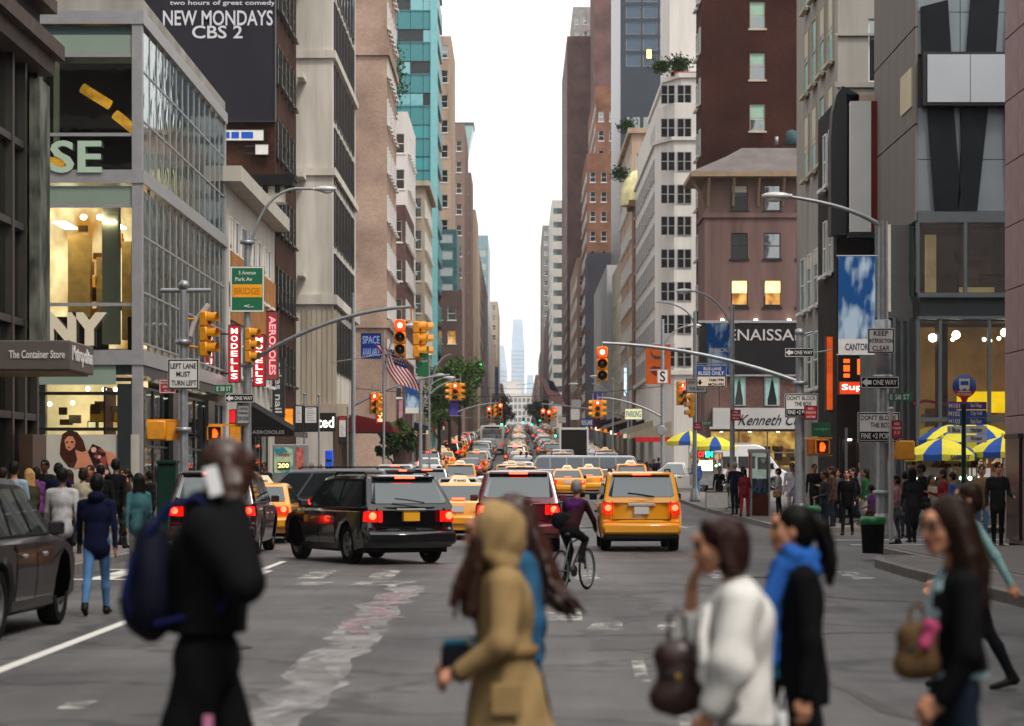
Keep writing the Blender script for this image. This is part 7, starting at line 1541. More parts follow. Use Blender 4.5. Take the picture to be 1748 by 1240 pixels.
for px, Y, lab in ((668, 150, 'red awning beside the restaurant sign'), (640, 132, 'dark red awning under the restaurant sign')):
    a_ = thing('shop_awning', lab, 'awning', P(px, 715, Y)); x0 = -11.4; xo = PX(px+30, Y); zt = PZ(715, Y)
    part(a_, 'awning_cloth', MB().prism([(x0, zt+.5), (x0, zt-.7), (xo, zt-.7), (xo, zt-.45)], Y, Y+7), M('dark red awning cloth', '#5a0f18', .8, 0, .15, 2)); part(a_, 'frame', MB().box((x0, Y-.04, zt-.75), (xo, Y-.003, zt-.7)), DARKM)
# sidewalk sheds, awnings and lit shop strips along both far block fronts
r6 = random.Random(5); AWC = [M('awning '+n, c, .8, 0, .15, 2) for n, c in (('red', '#6a1218'), ('green', '#173a2a'), ('black', '#171517'), ('navy', '#1a2545'), ('orange', '#a8561a'), ('cream', '#a39a86'))]
AWN = ['red', 'green', 'black', 'navy', 'orange', 'cream']; ORD = ['first', 'second', 'third', 'fourth', 'fifth', 'sixth', 'seventh', 'eighth', 'ninth', 'tenth']
for sd in (-1, 1):
    y = 180; n = 0
    while y < 420 and n < 10:
        i = r6.randrange(6); z = gz(y)+2.8; x0 = sd*9.2; L_ = r6.uniform(6, 12)
        a_ = thing('shop_awning', f"{AWN[i]} shop awning, {ORD[n]} beyond the far avenue on the {'left' if sd < 0 else 'right'} side", 'awning', (x0, y, z))
        part(a_, 'awning_cloth', MB().prism([(sd*11.4, z+1.2), (sd*11.4, z), (sd*8.7, z), (sd*8.7, z+.4)], y, y+L_), AWC[i])
        part(a_, 'lit_front', MB().box((sd*8.72, y-.05, z-.35), (sd*11.3, y-.004, z+.0)), (M('lit white shop strip', '#ffeccb', .5, 0, .5, 1.5, emit=1.2), M('lit red sign', '#b50d18'), M('lit orange panel', '#e07a14'), M('cream lit sign', '#d9d2a8'))[r6.randrange(4)])
        y += L_+r6.uniform(4, 12); n += 1
# ---- trees
LEAFS = [M('leaf dark green', '#31461f', .7, 0, .35, 1.5), M('leaf mid green', '#47602c', .7, 0, .35, 1.5), M('leaf brown green', '#57502e', .7, 0, .35, 1.5)]
def tree(label, x, y, h, r, mi=0, cat='tree', n=2600, seed=1):
    rr = random.Random(seed); zb = gz(y)+.1; t = thing('street_tree', label, cat, (x, y, zb)); tb = MB(); tb.tube([(0, 0, 0), (.1, 0, h*.3), (0, .1, h*.55), (.1, 0, h*.8)], [.2, .15, .1, .04], 8)
    limbs = []
    for k in range(9):
        a = rr.uniform(0, 6.28); z0 = h*rr.uniform(.3, .65); e = Vector((math.cos(a)*r*.75, math.sin(a)*r*.75, z0+h*rr.uniform(.12, .3))); tb.tube([(0.05, 0.03, z0), Vector((0.05, .03, z0)).lerp(e, .5)+Vector((0, 0, .2)), e], [.07, .05, .02], 6); limbs.append(e)
    tb.obj('trunk', M('bark', '#2b231d', .9, 0, .3, 5), t)
    cl = [(e+Vector((rr.uniform(-.5, .5), rr.uniform(-.5, .5), rr.uniform(-.2, .6))), r*rr.uniform(.28, .5)) for e in limbs for _ in range(2)]+[(Vector((rr.uniform(-.3, .3)*r, rr.uniform(-.3, .3)*r, h*rr.uniform(.62, .95))), r*rr.uniform(.3, .5)) for _ in range(8)]
    lb = MB()
    for i in range(n):
        c, q = rr.choice(cl); d = Vector((rr.gauss(0, 1), rr.gauss(0, 1), rr.gauss(0, 1))).normalized()*q*rr.random()**.45; p = c+d; s = rr.uniform(.12, .26)
        u = Vector((rr.gauss(0, 1), rr.gauss(0, 1), rr.gauss(0, 1))).normalized(); v = u.cross(Vector((rr.gauss(0, 1), rr.gauss(0, 1), rr.gauss(0, 1)))).normalized(); lb.add([p-u*s, p-v*s*.5, p+u*s, p+v*s*.5], [(0, 1, 2, 3)])
    tag(lb.obj('crown', LEAFS[mi], t), kind='stuff')
tree('broad dark green street tree behind the left signals', PX(766, 215), 215, 9.0, 2.2, 1, n=5200, seed=2); tree('tall green street tree left of the neon hotel sign', PX(783, 240), 240, 10, 2.1, 1, n=4600, seed=5); tree('small dark sidewalk tree under the red awning', PX(674, 140), 140, 4.0, .8, 0, n=1100, seed=7); tree('round brown green tree left of the green lights', PX(860, 420), 420, 7, 1.9, 2, n=1800, seed=9); tree('dark green tree by the green lights on the right', PX(918, 420), 420, 6, 2.0, 0, n=1800, seed=11); tree('olive street tree behind the far left mast', PX(748, 190), 190, 7.5, 1.3, 1, n=1600, seed=13)
for lab, px, py, Y, w_ in (('rooftop shrubs on the white building terrace', 1160, 110, 197, 1.1), ('rooftop shrubs left of the white building terrace', 1130, 114, 200, .8), ('terrace shrub on the tan apartment building', 1058, 297, 234, .9), ('yellow green creeper hanging beside the tan tower', 675, 130, 200, 1.0), ('dark shrubs on the tan apartment roof', 1070, 216, 240, 1.0)):
    rr = random.Random(px); c = P(px, py, Y); t = thing('shrub', lab, 'shrub', c); lb = MB()
    for i in range(700):
        p = Vector((rr.gauss(0, .4)*w_, rr.gauss(0, .3)*w_, rr.gauss(0, .3)*w_ if px != 675 else rr.gauss(0, 1.3))); s = rr.uniform(.1, .2); u = Vector((rr.gauss(0, 1), rr.gauss(0, 1), rr.gauss(0, 1))).normalized(); v = u.cross(Vector((rr.random(), rr.random(), 1))).normalized(); lb.add([p-u*s, p-v*s*.5, p+u*s, p+v*s*.5], [(0, 1, 2, 3)])
    tag(lb.obj('leaves', LEAFS[0 if px != 675 else 1], t), kind='stuff'); MB().tube([(0, .1, -w_*.7), (0, 0, 0), (.2*w_, 0, .4*w_)], [.06, .04, .02], 6).obj('stem', M('bark', '#2b231d'), t)
# overhead wires
for a, b, lab in ((P(600, 663, 122), P(1130, 660, 136), 'thin dark wire crossing the street at signal height'), (P(745, 652, 205), P(1000, 656, 205), 'thin far wire crossing above the traffic')):
    t = thing('wire', lab, 'wire', a); pts = [a.lerp(b, i/12)-Vector((0, 0, .5*math.sin(math.pi*i/12)))-a for i in range(13)]; MB().tube(pts, .02, 5).obj('cable', DARKM, t)
# ------------------------------------------------------------------ people: bodies grown as one blended surface
V = lambda *a: np.array(a, np.float32)
def cap(a, b, ra, rb, m, flat=None): return ('c', V(*a), V(*b), ra, rb, m, flat)
def ell(c, r, m, yaw=0): return ('e', V(*c), V(*r), 0, 0, m, yaw)
def blend(prims, vox, k=.02, cuts=(), noise=None):
    """surface nets over a smooth union of tapered capsules and ellipsoids; returns verts, quads, material per quad"""
    lo, hi = [], []
    for p in prims:
        if p[0] == 'c': r = max(p[3], p[4]); lo.append(np.minimum(p[1], p[2])-r); hi.append(np.maximum(p[1], p[2])+r)
        else: r = max(p[2]); lo.append(p[1]-r); hi.append(p[1]+r)
    lo = np.min(lo, 0)-3*vox-.01; hi = np.max(hi, 0)+3*vox+.01
    n = np.ceil((hi-lo)/vox).astype(int)+1; ax = [lo[i]+vox*np.arange(n[i], dtype=np.float32) for i in range(3)]
    D = np.full(n, .5, np.float32); B = np.full(n, 9., np.float32); I = np.zeros(n, np.int8)
    for p in prims:
        if p[0] == 'c': r = max(p[3], p[4])+k+3*vox; a_ = np.minimum(p[1], p[2])-r; b_ = np.maximum(p[1], p[2])+r
        else: r = k+3*vox; q = max(p[2]) if p[6] else p[2]; a_ = p[1]-q-r; b_ = p[1]+q+r
        i0 = np.clip(((a_-lo)/vox).astype(int), 0, n-1); i1 = np.clip(((b_-lo)/vox).astype(int)+2, 1, n)
        sl = tuple(slice(i0[i], i1[i]) for i in range(3))
        X = ax[0][sl[0]][:, None, None]-p[1][0]; Y = ax[1][sl[1]][None, :, None]-p[1][1]; Z = ax[2][sl[2]][None, None, :]-p[1][2]
        if p[0] == 'c':
            d = p[2]-p[1]; L2 = max(float(d@d), 1e-9); t = np.clip((X*d[0]+Y*d[1]+Z*d[2])/L2, 0, 1)
            dx, dy, dz = X-t*d[0], Y-t*d[1], Z-t*d[2]
            q = dx*dx+dy*dy+dz*dz
            if p[6] is not None:
                f, s = p[6]; f = V(*f); f /= np.linalg.norm(f); c = dx*f[0]+dy*f[1]+dz*f[2]; q = q+c*c*(1/s**2-1)
            d = np.sqrt(q)-(p[3]+(p[4]-p[3])*t)
        else:
            if p[6]: cy, sy = math.cos(p[6]), math.sin(p[6]); X, Y = X*cy+Y*sy, -X*sy+Y*cy
            rx, ry, rz = p[2]; k0 = np.sqrt((X/rx)**2+(Y/ry)**2+(Z/rz)**2); k1 = np.sqrt((X/rx**2)**2+(Y/ry**2)**2+(Z/rz**2)**2)+1e-6; d = k0*(k0-1)/k1
        d = d.astype(np.float32); Ds = D[sl]; Bs = B[sl]; m = d < Bs; I[sl] = np.where(m, p[5], I[sl]); B[sl] = np.where(m, d, Bs)
        h = np.maximum(k-np.abs(Ds-d), 0)/k; D[sl] = np.minimum(Ds, d)-h*h*k*.25
    G = (ax[0][:, None, None], ax[1][None, :, None], ax[2][None, None, :])
    if noise is not None: D = D+noise(*G)
    for pt, nn in cuts: D = np.maximum(D, (G[0]-pt[0])*nn[0]+(G[1]-pt[1])*nn[1]+(G[2]-pt[2])*nn[2])
    D[[0, -1]] = 1; D[:, [0, -1]] = 1; D[:, :, [0, -1]] = 1
    Sg = D < 0; nx, ny, nz = n
    acc = np.zeros((nx-1, ny-1, nz-1, 3), np.float32); cnt = np.zeros((nx-1, ny-1, nz-1), np.int16)
    cor = [(i, j, l) for i in (0, 1) for j in (0, 1) for l in (0, 1)]
    cs = lambda A, c: A[c[0]:c[0]+nx-1, c[1]:c[1]+ny-1, c[2]:c[2]+nz-1]
    for a in cor:
        for e in range(3):
            if a[e]: continue
            b = list(a); b[e] = 1; sa, sb = cs(Sg, a), cs(Sg, b); m = sa != sb
            if not m.any(): continue
            da, db = cs(D, a)[m], cs(D, b)[m]; t = da/(da-db); pos = np.tile(np.array(a, np.float32), (len(t), 1)); pos[:, e] = t
            acc[m] += pos; cnt[m] += 1
    act = cnt > 0; ids = np.full(act.shape, -1, np.int64); idx = np.argwhere(act); ids[act] = np.arange(len(idx))
    vs = (acc[act]/cnt[act][:, None]+idx)*vox+lo
    quads = []
    for e in range(3):
        a, b = (e+1) % 3, (e+2) % 3; s0 = [slice(None)]*3; s1 = [slice(None)]*3; s0[e] = slice(0, -1); s1[e] = slice(1, None)
        m = Sg[tuple(s0)] != Sg[tuple(s1)]; q = np.argwhere(m); q = q[(q[:, a] > 0) & (q[:, b] > 0) & (q[:, a] < n[a]-1) & (q[:, b] < n[b]-1)]
        if not len(q): continue
        fl = Sg[tuple(q.T)]; o = []
        for da, db in ((0, 0), (1, 0), (1, 1), (0, 1)): c = q.copy(); c[:, a] -= da; c[:, b] -= db; o.append(ids[tuple(c.T)])
        o = np.stack(o, 1); o[~fl] = o[~fl][:, ::-1]; quads.append(o)
    quads = np.concatenate(quads); mi = I[tuple(idx.T)][quads[:, 0]]
    return vs, quads, mi
def bmesh_from(name, parts_, mats):
    V_, Q_, M_, k = [], [], [], 0
    for v, q, m in parts_: V_.append(v); Q_.append(q+k); M_.append(m); k += len(v)
    v = np.concatenate(V_); q = np.concatenate(Q_); m = np.concatenate(M_)
    me = bpy.data.meshes.new(name); me.vertices.add(len(v)); me.vertices.foreach_set('co', v.astype(np.float32).ravel())
    me.loops.add(q.size); me.loops.foreach_set('vertex_index', q.astype(np.int32).ravel()); me.polygons.add(len(q)); me.polygons.foreach_set('loop_start', np.arange(0, q.size, 4, dtype=np.int32))
    for x in mats: me.materials.append(x)
    me.polygons.foreach_set('material_index', m.astype(np.int32)); me.polygons.foreach_set('use_smooth', np.ones(len(q), bool)); me.update(calc_edges=True); me.validate(); return me
def N3(v): v = np.array(v, np.float32); return v/np.linalg.norm(v)
def hand(pr, wrist, d, nrm, curl=.35, m=0, s=1., side=1, thumb=.5):
    """palm, four unequal curled fingers and a thumb that leaves the palm's side near its base"""
    d = N3(d); nrm = N3(np.array(nrm)-d*np.dot(nrm, d)); w_ = np.cross(d, nrm)*side; wrist = np.array(wrist, np.float32)
    for i, L_ in enumerate((.92, 1.0, .95, .78)):
        b0 = wrist+w_*(i-1.5)*.013*s; b = wrist+d*.082*s*(.96+.04*(i in (1, 2)))+w_*(i-1.5)*.0205*s; pr.append(cap(b0, b, .015*s, .0125*s, m))
        c1, c2, c3 = curl, curl*2.1, curl*3.0; p = b
        for L2, c, r in ((.043*L_, c1, .0102), (.028*L_, c2, .0092), (.022*L_, c3, .0082)): q = p+(d*math.cos(c)+nrm*math.sin(c))*L2*s; pr.append(cap(p, q, r*s, r*.93*s, m)); p = q
    t0 = wrist+d*.018*s-w_*.02*s; t1 = t0+(d*.6-w_*.62+nrm*.35*thumb)*.045*s; t2 = t1+(d*.9-w_*.2+nrm*.5*thumb)*.033*s; pr += [cap(t0, t1, .015*s, .0125*s, m), cap(t1, t2, .012*s, .0095*s, m)]
def head_prims(c, yaw=0, pitch=0, m=dict(skin=0, lip=5, eye=6, brow=7), female=False, k=1.):
    """skull, jaw, cheeks, brow, nose, lips, eyes and ears round the head centre c, face toward +x before yaw"""
    cy, sy, cp, sp = math.cos(yaw), math.sin(yaw), math.cos(pitch), math.sin(pitch)
    def T(x, y, z): x, z = x*cp+z*sp, -x*sp+z*cp; return (c[0]+(x*cy-y*sy)*k, c[1]+(x*sy+y*cy)*k, c[2]+z*k)
    s = m['skin']; j = .92 if female else 1.; P_ = []
    E = lambda p, r, mm: P_.append(ell(T(*p), tuple(v*k for v in r), mm, yaw))
    E((-.012, 0, .03), (.095, .075, .09), s); E((.035, 0, -.01), (.058, .062, .085), s); E((.05, 0, -.075), (.04*j, .042*j, .036), s); E((.068, 0, -.088), (.018, .02*j, .017), s)
    for q in (-1, 1): E((.055, q*.04, -.02), (.03, .022, .026), s); P_.append(cap(T(.02, q*.055, -.05), T(.06, q*.02, -.09), .02*k*j, .017*k, s)); E((-.005, q*.076, -.005), (.019, .009, .031), s); E((.0855, q*.031, .014), (.008, .0125, .006), m['eye']); P_.append(cap(T(.0935, q*.018, .039), T(.079, q*.048, .040), .0042*k, .0032*k, m['brow']))
    P_ += [cap(T(.088, 0, .02), T(.116, 0, -.022), .008*k, .0135*k, s), cap(T(.098, -.011, -.026), T(.098, .011, -.026), .009*k, .009*k, s), cap(T(.083, 0, .05), T(.086, 0, .03), .03*k, .02*k, s)]
    P_ += [cap(T(.094, -.016, -.053), T(.094, .016, -.053), .0065*k, .0065*k, m['lip']), cap(T(.092, -.014, -.063), T(.092, .014, -.063), .007*k, .007*k, m['lip'])]
    return P_, T
def body_prims(pose, top=1, bot=2, shoe=4, skin=0, slim=1., fingers=True, sleeve=True, skirt=False, hd=True, female=False, bulk=1.):
    """full figure 1.75 m tall facing +x; pose: dict of angles (degrees): lf, lb per leg (thigh, knee), arms (fwd, out, elbow) or explicit joints"""
    g = slim; b = bulk; pr = []
    lean = R(pose.get('lean', 0)); hip = np.array([0, 0, .95]); up = np.array([math.sin(lean), 0, math.cos(lean)])
    at = lambda h, y=0, x=0: tuple(hip+up*h+np.array([x, y, 0]))
    sw = (.172 if female else .195)*g; hw_ = .088
    pr += [ell(at(0), (.115*b, .16*g, .12), bot), ell(at(.14), (.10*b, .14*g, .15), top), ell(at(.33), (.118*b, .165*g, .19), top), cap(at(.46, -sw*.75, -.01), at(.46, sw*.75, -.01), .066*b, .066*b, top)]
    if female: pr += [ell(at(.33, s*.07, .075), (.05, .065, .06), top) for s in (-1, 1)]
    pr += [cap(at(.47, 0, -.012), at(.62, 0, .012), .06*(.85 if female else 1), .053*(.85 if female else 1), skin)]
    J = {}
    for s, nm in ((-1, 'R'), (1, 'L')):
        a, kb = pose.get('leg'+nm, (0, 3)); a, kb = R(a), R(kb); h = np.array([0, s*hw_, .92]); kn = h+.44*np.array([math.sin(a), 0, -math.cos(a)]); an = kn+.42*np.array([math.sin(a-kb), 0, -math.cos(a-kb)])
        pr += [cap(h, kn, .084*g, .058, bot), cap(kn, kn*.65+an*.35+np.array([-.012, 0, 0]), .056, .056, bot), cap(kn*.65+an*.35+np.array([-.012, 0, 0]), an, .055, .042, bot)]
        fa = a-kb; f = np.array([math.cos(min(0, fa+.15)), 0, math.sin(min(0, fa+.15))*1.0]); heel = an+np.array([-.03, 0, -.045]); toe = an+f*.17+np.array([0, s*.015, -.05])
        pr += [cap(heel, toe, .043, .034, shoe, ((0, 0, 1), .85)), cap(an, heel, .045, .042, shoe)]
        J['ank'+nm] = an
        sh = np.array(at(.455, s*sw, -.01)); ar = pose.get('arm'+nm, (0, 8, 12)); J['sh'+nm] = sh
        if isinstance(ar, dict): el, wr = np.array(ar['el'], float), np.array(ar['wr'], float)
        else:
            fw, ou, eb = [R(x) for x in ar]; el = sh+.30*np.array([math.sin(fw)*math.cos(ou), s*math.sin(ou), -math.cos(fw)*math.cos(ou)]); wr = el+.26*np.array([math.sin(fw+eb)*math.cos(ou*.4), s*math.sin(ou)*.35, -math.cos(fw+eb)])
        am = top; fm = top if sleeve else skin
        pr += [cap(sh, el, .056*b*g, .044*b*g, am), cap(el, wr, .044*b*g, (.033 if sleeve else .027)*b*g, fm)]
        J['el'+nm], J['wr'+nm] = el, wr; dr = N3(wr-el)
        if fingers: hp = pose.get('hand'+nm, {}); hand(pr, wr+dr*.015, hp.get('d', dr), hp.get('n', (0.25, -s, 0.0)), hp.get('curl', .4), skin, hp.get('s', .95), hp.get('side', s), hp.get('thumb', .5))
        else: pr += [cap(wr, wr+dr*.075, .028, .03, skin, ((0, 1, 0), .6)), cap(wr+dr*.075, wr+dr*.15+np.array([.012, 0, 0]), .028, .016, skin, ((0, 1, 0), .6)), cap(wr+dr*.02, wr+dr*.07+np.array([.035, 0, 0]), .014, .01, skin)]
    if skirt: pr += [cap(at(-.02), (0, 0, .52), .14*g, .19*g, bot, ((1, 0, 0), .85))]
    J['head'] = np.array(at(.70, 0, .022+pose.get('headx', 0))); J['at'] = at
    return pr, J
SKINS = [M('skin fair', '#b98468', .5, 0, .1, 8), M('skin tan', '#9a6548', .5, 0, .1, 8), M('skin brown', '#5e3a28', .45, 0, .1, 8), M('skin dark', '#3a221a', .42, 0, .1, 8)]
LIP = M('lips', '#8a3f38', .45, 0, .05); EYE = M('dark eye', '#1a1412', .2, 0, 0); BROW = M('eyebrow', '#3d2a20', .8, 0, 0)
HAIRS = [M('hair dark brown', '#21130d', .5, 0, .3, 14), M('hair black', '#0b0908', .5, 0, .25, 14), M('hair brown', '#2c1910', .5, 0, .35, 14), M('hair blond', '#9a7647', .5, 0, .3, 14), M('hair grey', '#77726e', .6, 0, .3, 14), M('hair auburn', '#351b11', .45, 0, .4, 14)]
SHOE = M('dark shoe', '#15120f', .5, 0, .15)
def cloth(name, col, rough=.9, bump=.3, var=.15): return M('cloth '+name, col, rough, 0, var, 5, bump=bump, bscale=120, spec=.12)
def folds(a=.006, f=9., ph=0.):
    return lambda X, Y, Z: a*(np.sin(X*f*1.3+Z*f*.7+ph)*np.sin(Y*f*1.1-Z*f*.45+1.3*ph)+.6*np.sin(Z*f*1.9+X*f*2+Y*f))
def person(label, x, y, rz, h=1.75, dz=0, group=None):
    z = gz(y)+dz+(.145 if (abs(x) > 7.62 and not (58 < y < 69)) else 0)
    o = thing('person', label, 'person', (x, y, z), rz, group); o.scale = (h/1.75,)*3; return o
MS = dict(skin=0, lip=5, eye=6, brow=7)
def mk(root, name, prims, vox, mats, k=.02, cuts=(), noise=None, extra=()):
    return inst(bmesh_from(name, [blend(prims, vox, k, cuts, noise)]+list(extra), mats if isinstance(mats, list) else [mats]), name, root)
def strands(n, seed, start, path, r0, r1, m, spread):
    """loose locks of hair following a path of points"""
    rr = random.Random(seed); out = []
    for _ in range(n):
        o = np.array([rr.gauss(0, spread[0]), rr.gauss(0, spread[1]), rr.gauss(0, spread[2])]); pp = [np.array(p)+o*(.35+1.1*i/len(path)) + np.array([rr.gauss(0, .006) for _ in range(3)]) for i, p in enumerate(path)]
        for i in range(len(pp)-1): a = i/(len(pp)-1); b = (i+1)/(len(pp)-1); out.append(cap(pp[i], pp[i+1], r0+(r1-r0)*a, r0+(r1-r0)*b, m))
    return out
VX_ = .0088
def hairnoise(f=60, a=.004): return lambda X, Y, Z: a*np.sin(X*f+np.sin(Z*18)*2)*np.sin(Y*f*.9+np.sin(Z*15+1)*2)

# ---------------- 1. man on the phone, walking right (faces +x)
YM = 9.9; r_ = person('tall bald man in black jacket holding a white phone to his ear', PX(352, YM), YM, R(4), 1.87)
pose = dict(lean=3, legR=(-16, 10), legL=(18, 8), armR=dict(el=(.16, -.27, 1.22), wr=(.12, -.155, 1.50)), armL=(-6, 8, 8), handR=dict(d=(-.12, .05, 1), n=(-.15, 1, 0), curl=.35, side=-1), headx=.02)
pr, J = body_prims(pose, bulk=1.0); hc = J['head']; hp, T = head_prims(hc, R(8), R(6), MS); pr += hp
KB = cloth('black jacket', '#0a0b0e', .8); KT = cloth('black trousers', '#090a0c', .85)
mk(r_, 'body', pr, VX_, [SKINS[3], KT, KT, HAIRS[1], SHOE, M('dark lips', '#3a1d18', .4, 0, 0), EYE, BROW])
at = J['at']; jk = [ell(at(.33), (.158, .205, .22), 0), ell(at(.16), (.15, .19, .17), 0), ell(at(.02), (.155, .195, .12), 0), cap(at(.47, -.16, -.02), at(.47, .16, -.02), .085, .085, 0), cap(at(.56, -.05, -.05), at(.56, .05, -.05), .062, .062, 0), cap(at(.54, .05, .03), at(.54, -.05, .03), .05, .05, 0)]
for s, nm in ((-1, 'R'), (1, 'L')): jk += [cap(J['sh'+nm], J['el'+nm], .083, .07, 0), cap(J['el'+nm], J['wr'+nm], .07, .05, 0)]
mk(r_, 'jacket', jk, .0105, KB, .045, [((0, 0, 1.02), (0, 0, -1))], folds(.006, 11))
tr = []
for nm in 'RL':
    a, kb = [R(v) for v in pose['leg'+nm]]; s = -1 if nm == 'R' else 1; h = np.array([0, s*.088, .92]); kn = h+.44*np.array([math.sin(a), 0, -math.cos(a)]); an = kn+.42*np.array([math.sin(a-kb), 0, -math.cos(a-kb)]); tr += [cap(h, kn, .105, .082, 0), cap(kn, an, .082, .075, 0)]
mk(r_, 'trousers', tr+[ell((0, 0, .93), (.135, .175, .13), 0)], .011, KT, .03, [((0, 0, .1), (0, 0, -1))], folds(.005, 13, 1))
MB().box((.0, -.188, .64), (.035, -.155, .72)).obj('pocket_tag', M('pink paper tag', '#c47aa0', .6, 0, .1), r_)
def held(name, label, cat, root, c, rz=0, dc=(0, 0, 0)):
    M_ = Matrix.Translation(root.location) @ Matrix.Rotation(root.rotation_euler.z, 4, 'Z') @ Matrix.Scale(root.scale[0], 4)
    p = M_ @ Vector(c); o = thing(name, label, cat, p, root.rotation_euler.z+rz); o.scale = root.scale; return o
ph = held('phone', 'white phone held to the ear of the bald man', 'phone', r_, (J['wrR'][0]-.085, J['wrR'][1]+.0, J['wrR'][2]+.10)); ph.scale = (.85, 1, .9); o = MB().bbox((-.034, -.006, -.068), (.034, .006, .068), .004).obj('case', M('white phone shell', '#c9c9cb', .25, 0, 0), ph); o.rotation_euler = (R(-12), R(-14), R(8)); q = MB().box((-.028, .0061, -.058), (.028, .0072, .058)).obj('screen', BLACK, ph); q.rotation_euler = o.rotation_euler
bk = held('backpack', 'dark navy backpack on the back of the man on the phone', 'backpack', r_, (-.235, 0, 1.24))
NB = cloth('navy pack', '#0d1020', .7); mk(bk, 'bag_body', [ell((.03, 0, -.02), (.09, .15, .235), 0), ell((.02, 0, -.1), (.1, .15, .14), 0), ell((-.03, 0, -.1), (.06, .12, .11), 0)], .012, NB, .03, (), folds(.004, 12))
for s in (-1, 1): MB().tube([(.02, s*.1, .15), (.1, s*.12, .265), (.2, s*.13, .3), (.32, s*.14, .22), (.39, s*.15, .05), (.3, s*.18, -.12), (.05, s*.13, -.18)], .013, 6).obj('strap', M('blue strap', '#101a48', .7, 0, .2, 9), bk)
MB().tube([(-.03, -.125, .1), (-.06, -.13, -.05), (-.05, -.13, -.16)], .014, 6).obj('piping', M('blue strap', '#101a48'), bk); MB().tube([(-.08, -.02, -.08), (-.1, -.02, -.1), (-.1, .02, -.1), (-.08, .02, -.08)], .008, 6).obj('zip_pull', METAL, bk); MB().tube([(0, -.03, .19), (0, -.03, .25), (0, .03, .25), (0, .03, .19)], .01, 6).obj('grab_handle', NB, bk)

# ---------------- 2. woman in the camel hooded coat, walking left
def left_person(lab, px, Y, h): return person(lab, PX(px, Y), Y, R(180), h)
Yh = 10.4; r_ = left_person('woman in a camel hooded coat with long brown hair walking left', 864, Yh, 1.575)
pose = dict(lean=2, legR=(-14, 10), legL=(15, 6), armL=dict(el=(.02, .25, 1.14), wr=(.21, .17, 1.0)), armR=dict(el=(.03, -.24, 1.15), wr=(.22, -.1, 1.03)), handL=dict(d=(1, -.2, -.25), n=(.1, -.6, -.8), curl=.75), handR=dict(d=(1, .3, -.1), n=(.1, .6, -.8), curl=.75), headx=.035)
pr, J = body_prims(pose, female=True, slim=.95); hc = J['head']; hp, T = head_prims(hc, R(-4), R(8), MS, True); pr += hp
CAM = cloth('camel wool', '#9c8259', .9, .4); DEN = cloth('blue denim', '#24405c', .85)
mk(r_, 'body', pr, VX_, [SKINS[0], CAM, DEN, HAIRS[2], SHOE, LIP, EYE, BROW])
at = J['at']; ct = [ell(at(.33), (.15, .185, .2), 0), ell(at(.16), (.125, .16, .14), 0), cap(at(.46, -.13, -.01), at(.46, .13, -.01), .08, .08, 0), cap((0, 0, 1.03), (.0, 0, .62), .15, .23, 0, ((1, 0, 0), .95)), cap((-.02, 0, .95), (-.07, 0, .6), .12, .2, 0)]
for s, nm in ((-1, 'R'), (1, 'L')): ct += [cap(J['sh'+nm], J['el'+nm], .078, .066, 0), cap(J['el'+nm], J['wr'+nm]*.95+J['el'+nm]*.05, .064, .052, 0)]
mk(r_, 'coat', ct, .0105, CAM, .04, [((0, 0, .6), (0, 0, -1))], folds(.007, 12, .4))
MB().lathe([(.148, -.022), (.152, -.02), (.152, .02), (.148, .022)], (0.0, 0, 1.09), 20).obj('belt', M('cloth camel belt', '#8a6c45', .9, 0, .1, 5), r_, (0, 0, 0)).scale = (1, 1.18, 1)
for s in (1,): MB().bbox((-.08, .215, .80), (.07, .235, .95), .006).obj('pocket', CAM, r_)
hc_ = np.array(hc); hood = [ell(hc_+V(-.03, 0, .03), (.142, .122, .128), 0), ell(hc_+V(-.075, 0, -.03), (.105, .11, .115), 0), cap(hc_+V(-.07, -.04, -.14), hc_+V(-.07, .04, -.14), .07, .07, 0), cap(hc_+V(-.03, .09, .06), hc_+V(.0, .085, -.1), .03, .035, 0), cap(hc_+V(-.03, -.09, .06), hc_+V(.0, -.085, -.1), .03, .035, 0)]
mk(r_, 'hood', hood, .009, CAM, .03, [((hc[0]+.052, 0, hc[2]+.05), (1, 0, .18))], folds(.004, 22))
hr = []
for s in (-1, 1): hr += strands(26, 3+s, None, [hc_+V(.04, s*.07, -.04), hc_+V(.055, s*.075, -.15), hc_+V(.085, s*.09, -.27), hc_+V(.09, s*.1, -.37)], .02, .009, 0, (.03, .014, .014))
mk(r_, 'hair', hr, .008, HAIRS[2], .016, [], hairnoise(80, .003))
for nm in 'LR': MB().tube([J['wr'+nm]-N3(J['wr'+nm]-J['el'+nm])*.02, J['wr'+nm]+N3(J['wr'+nm]-J['el'+nm])*.03], [.05, .046], 10).obj('cuff', M('cloth dark cuff', '#14161f', .8, 0, .1), r_)
cb = held('clutch_bag', 'dark and teal little bag held at the wrists of the hooded woman', 'bag', r_, (.24, .03, 1.06)); MB().bbox((-.07, -.04, -.05), (.07, .04, .06), .015).obj('bag_body', M('cloth dark cuff', '#14161f'), cb, sharp=40); MB().bbox((-.06, -.042, .055), (.06, .042, .085), .012).obj('bag_flap', M('cloth teal', '#1d5a70', .8, 0, .1), cb); MB().tube([(-.06, 0, .08), (-.1, .05, .1), (-.08, .1, .05)], .008, 5).obj('strap', M('cloth teal', '#1d5a70'), cb)

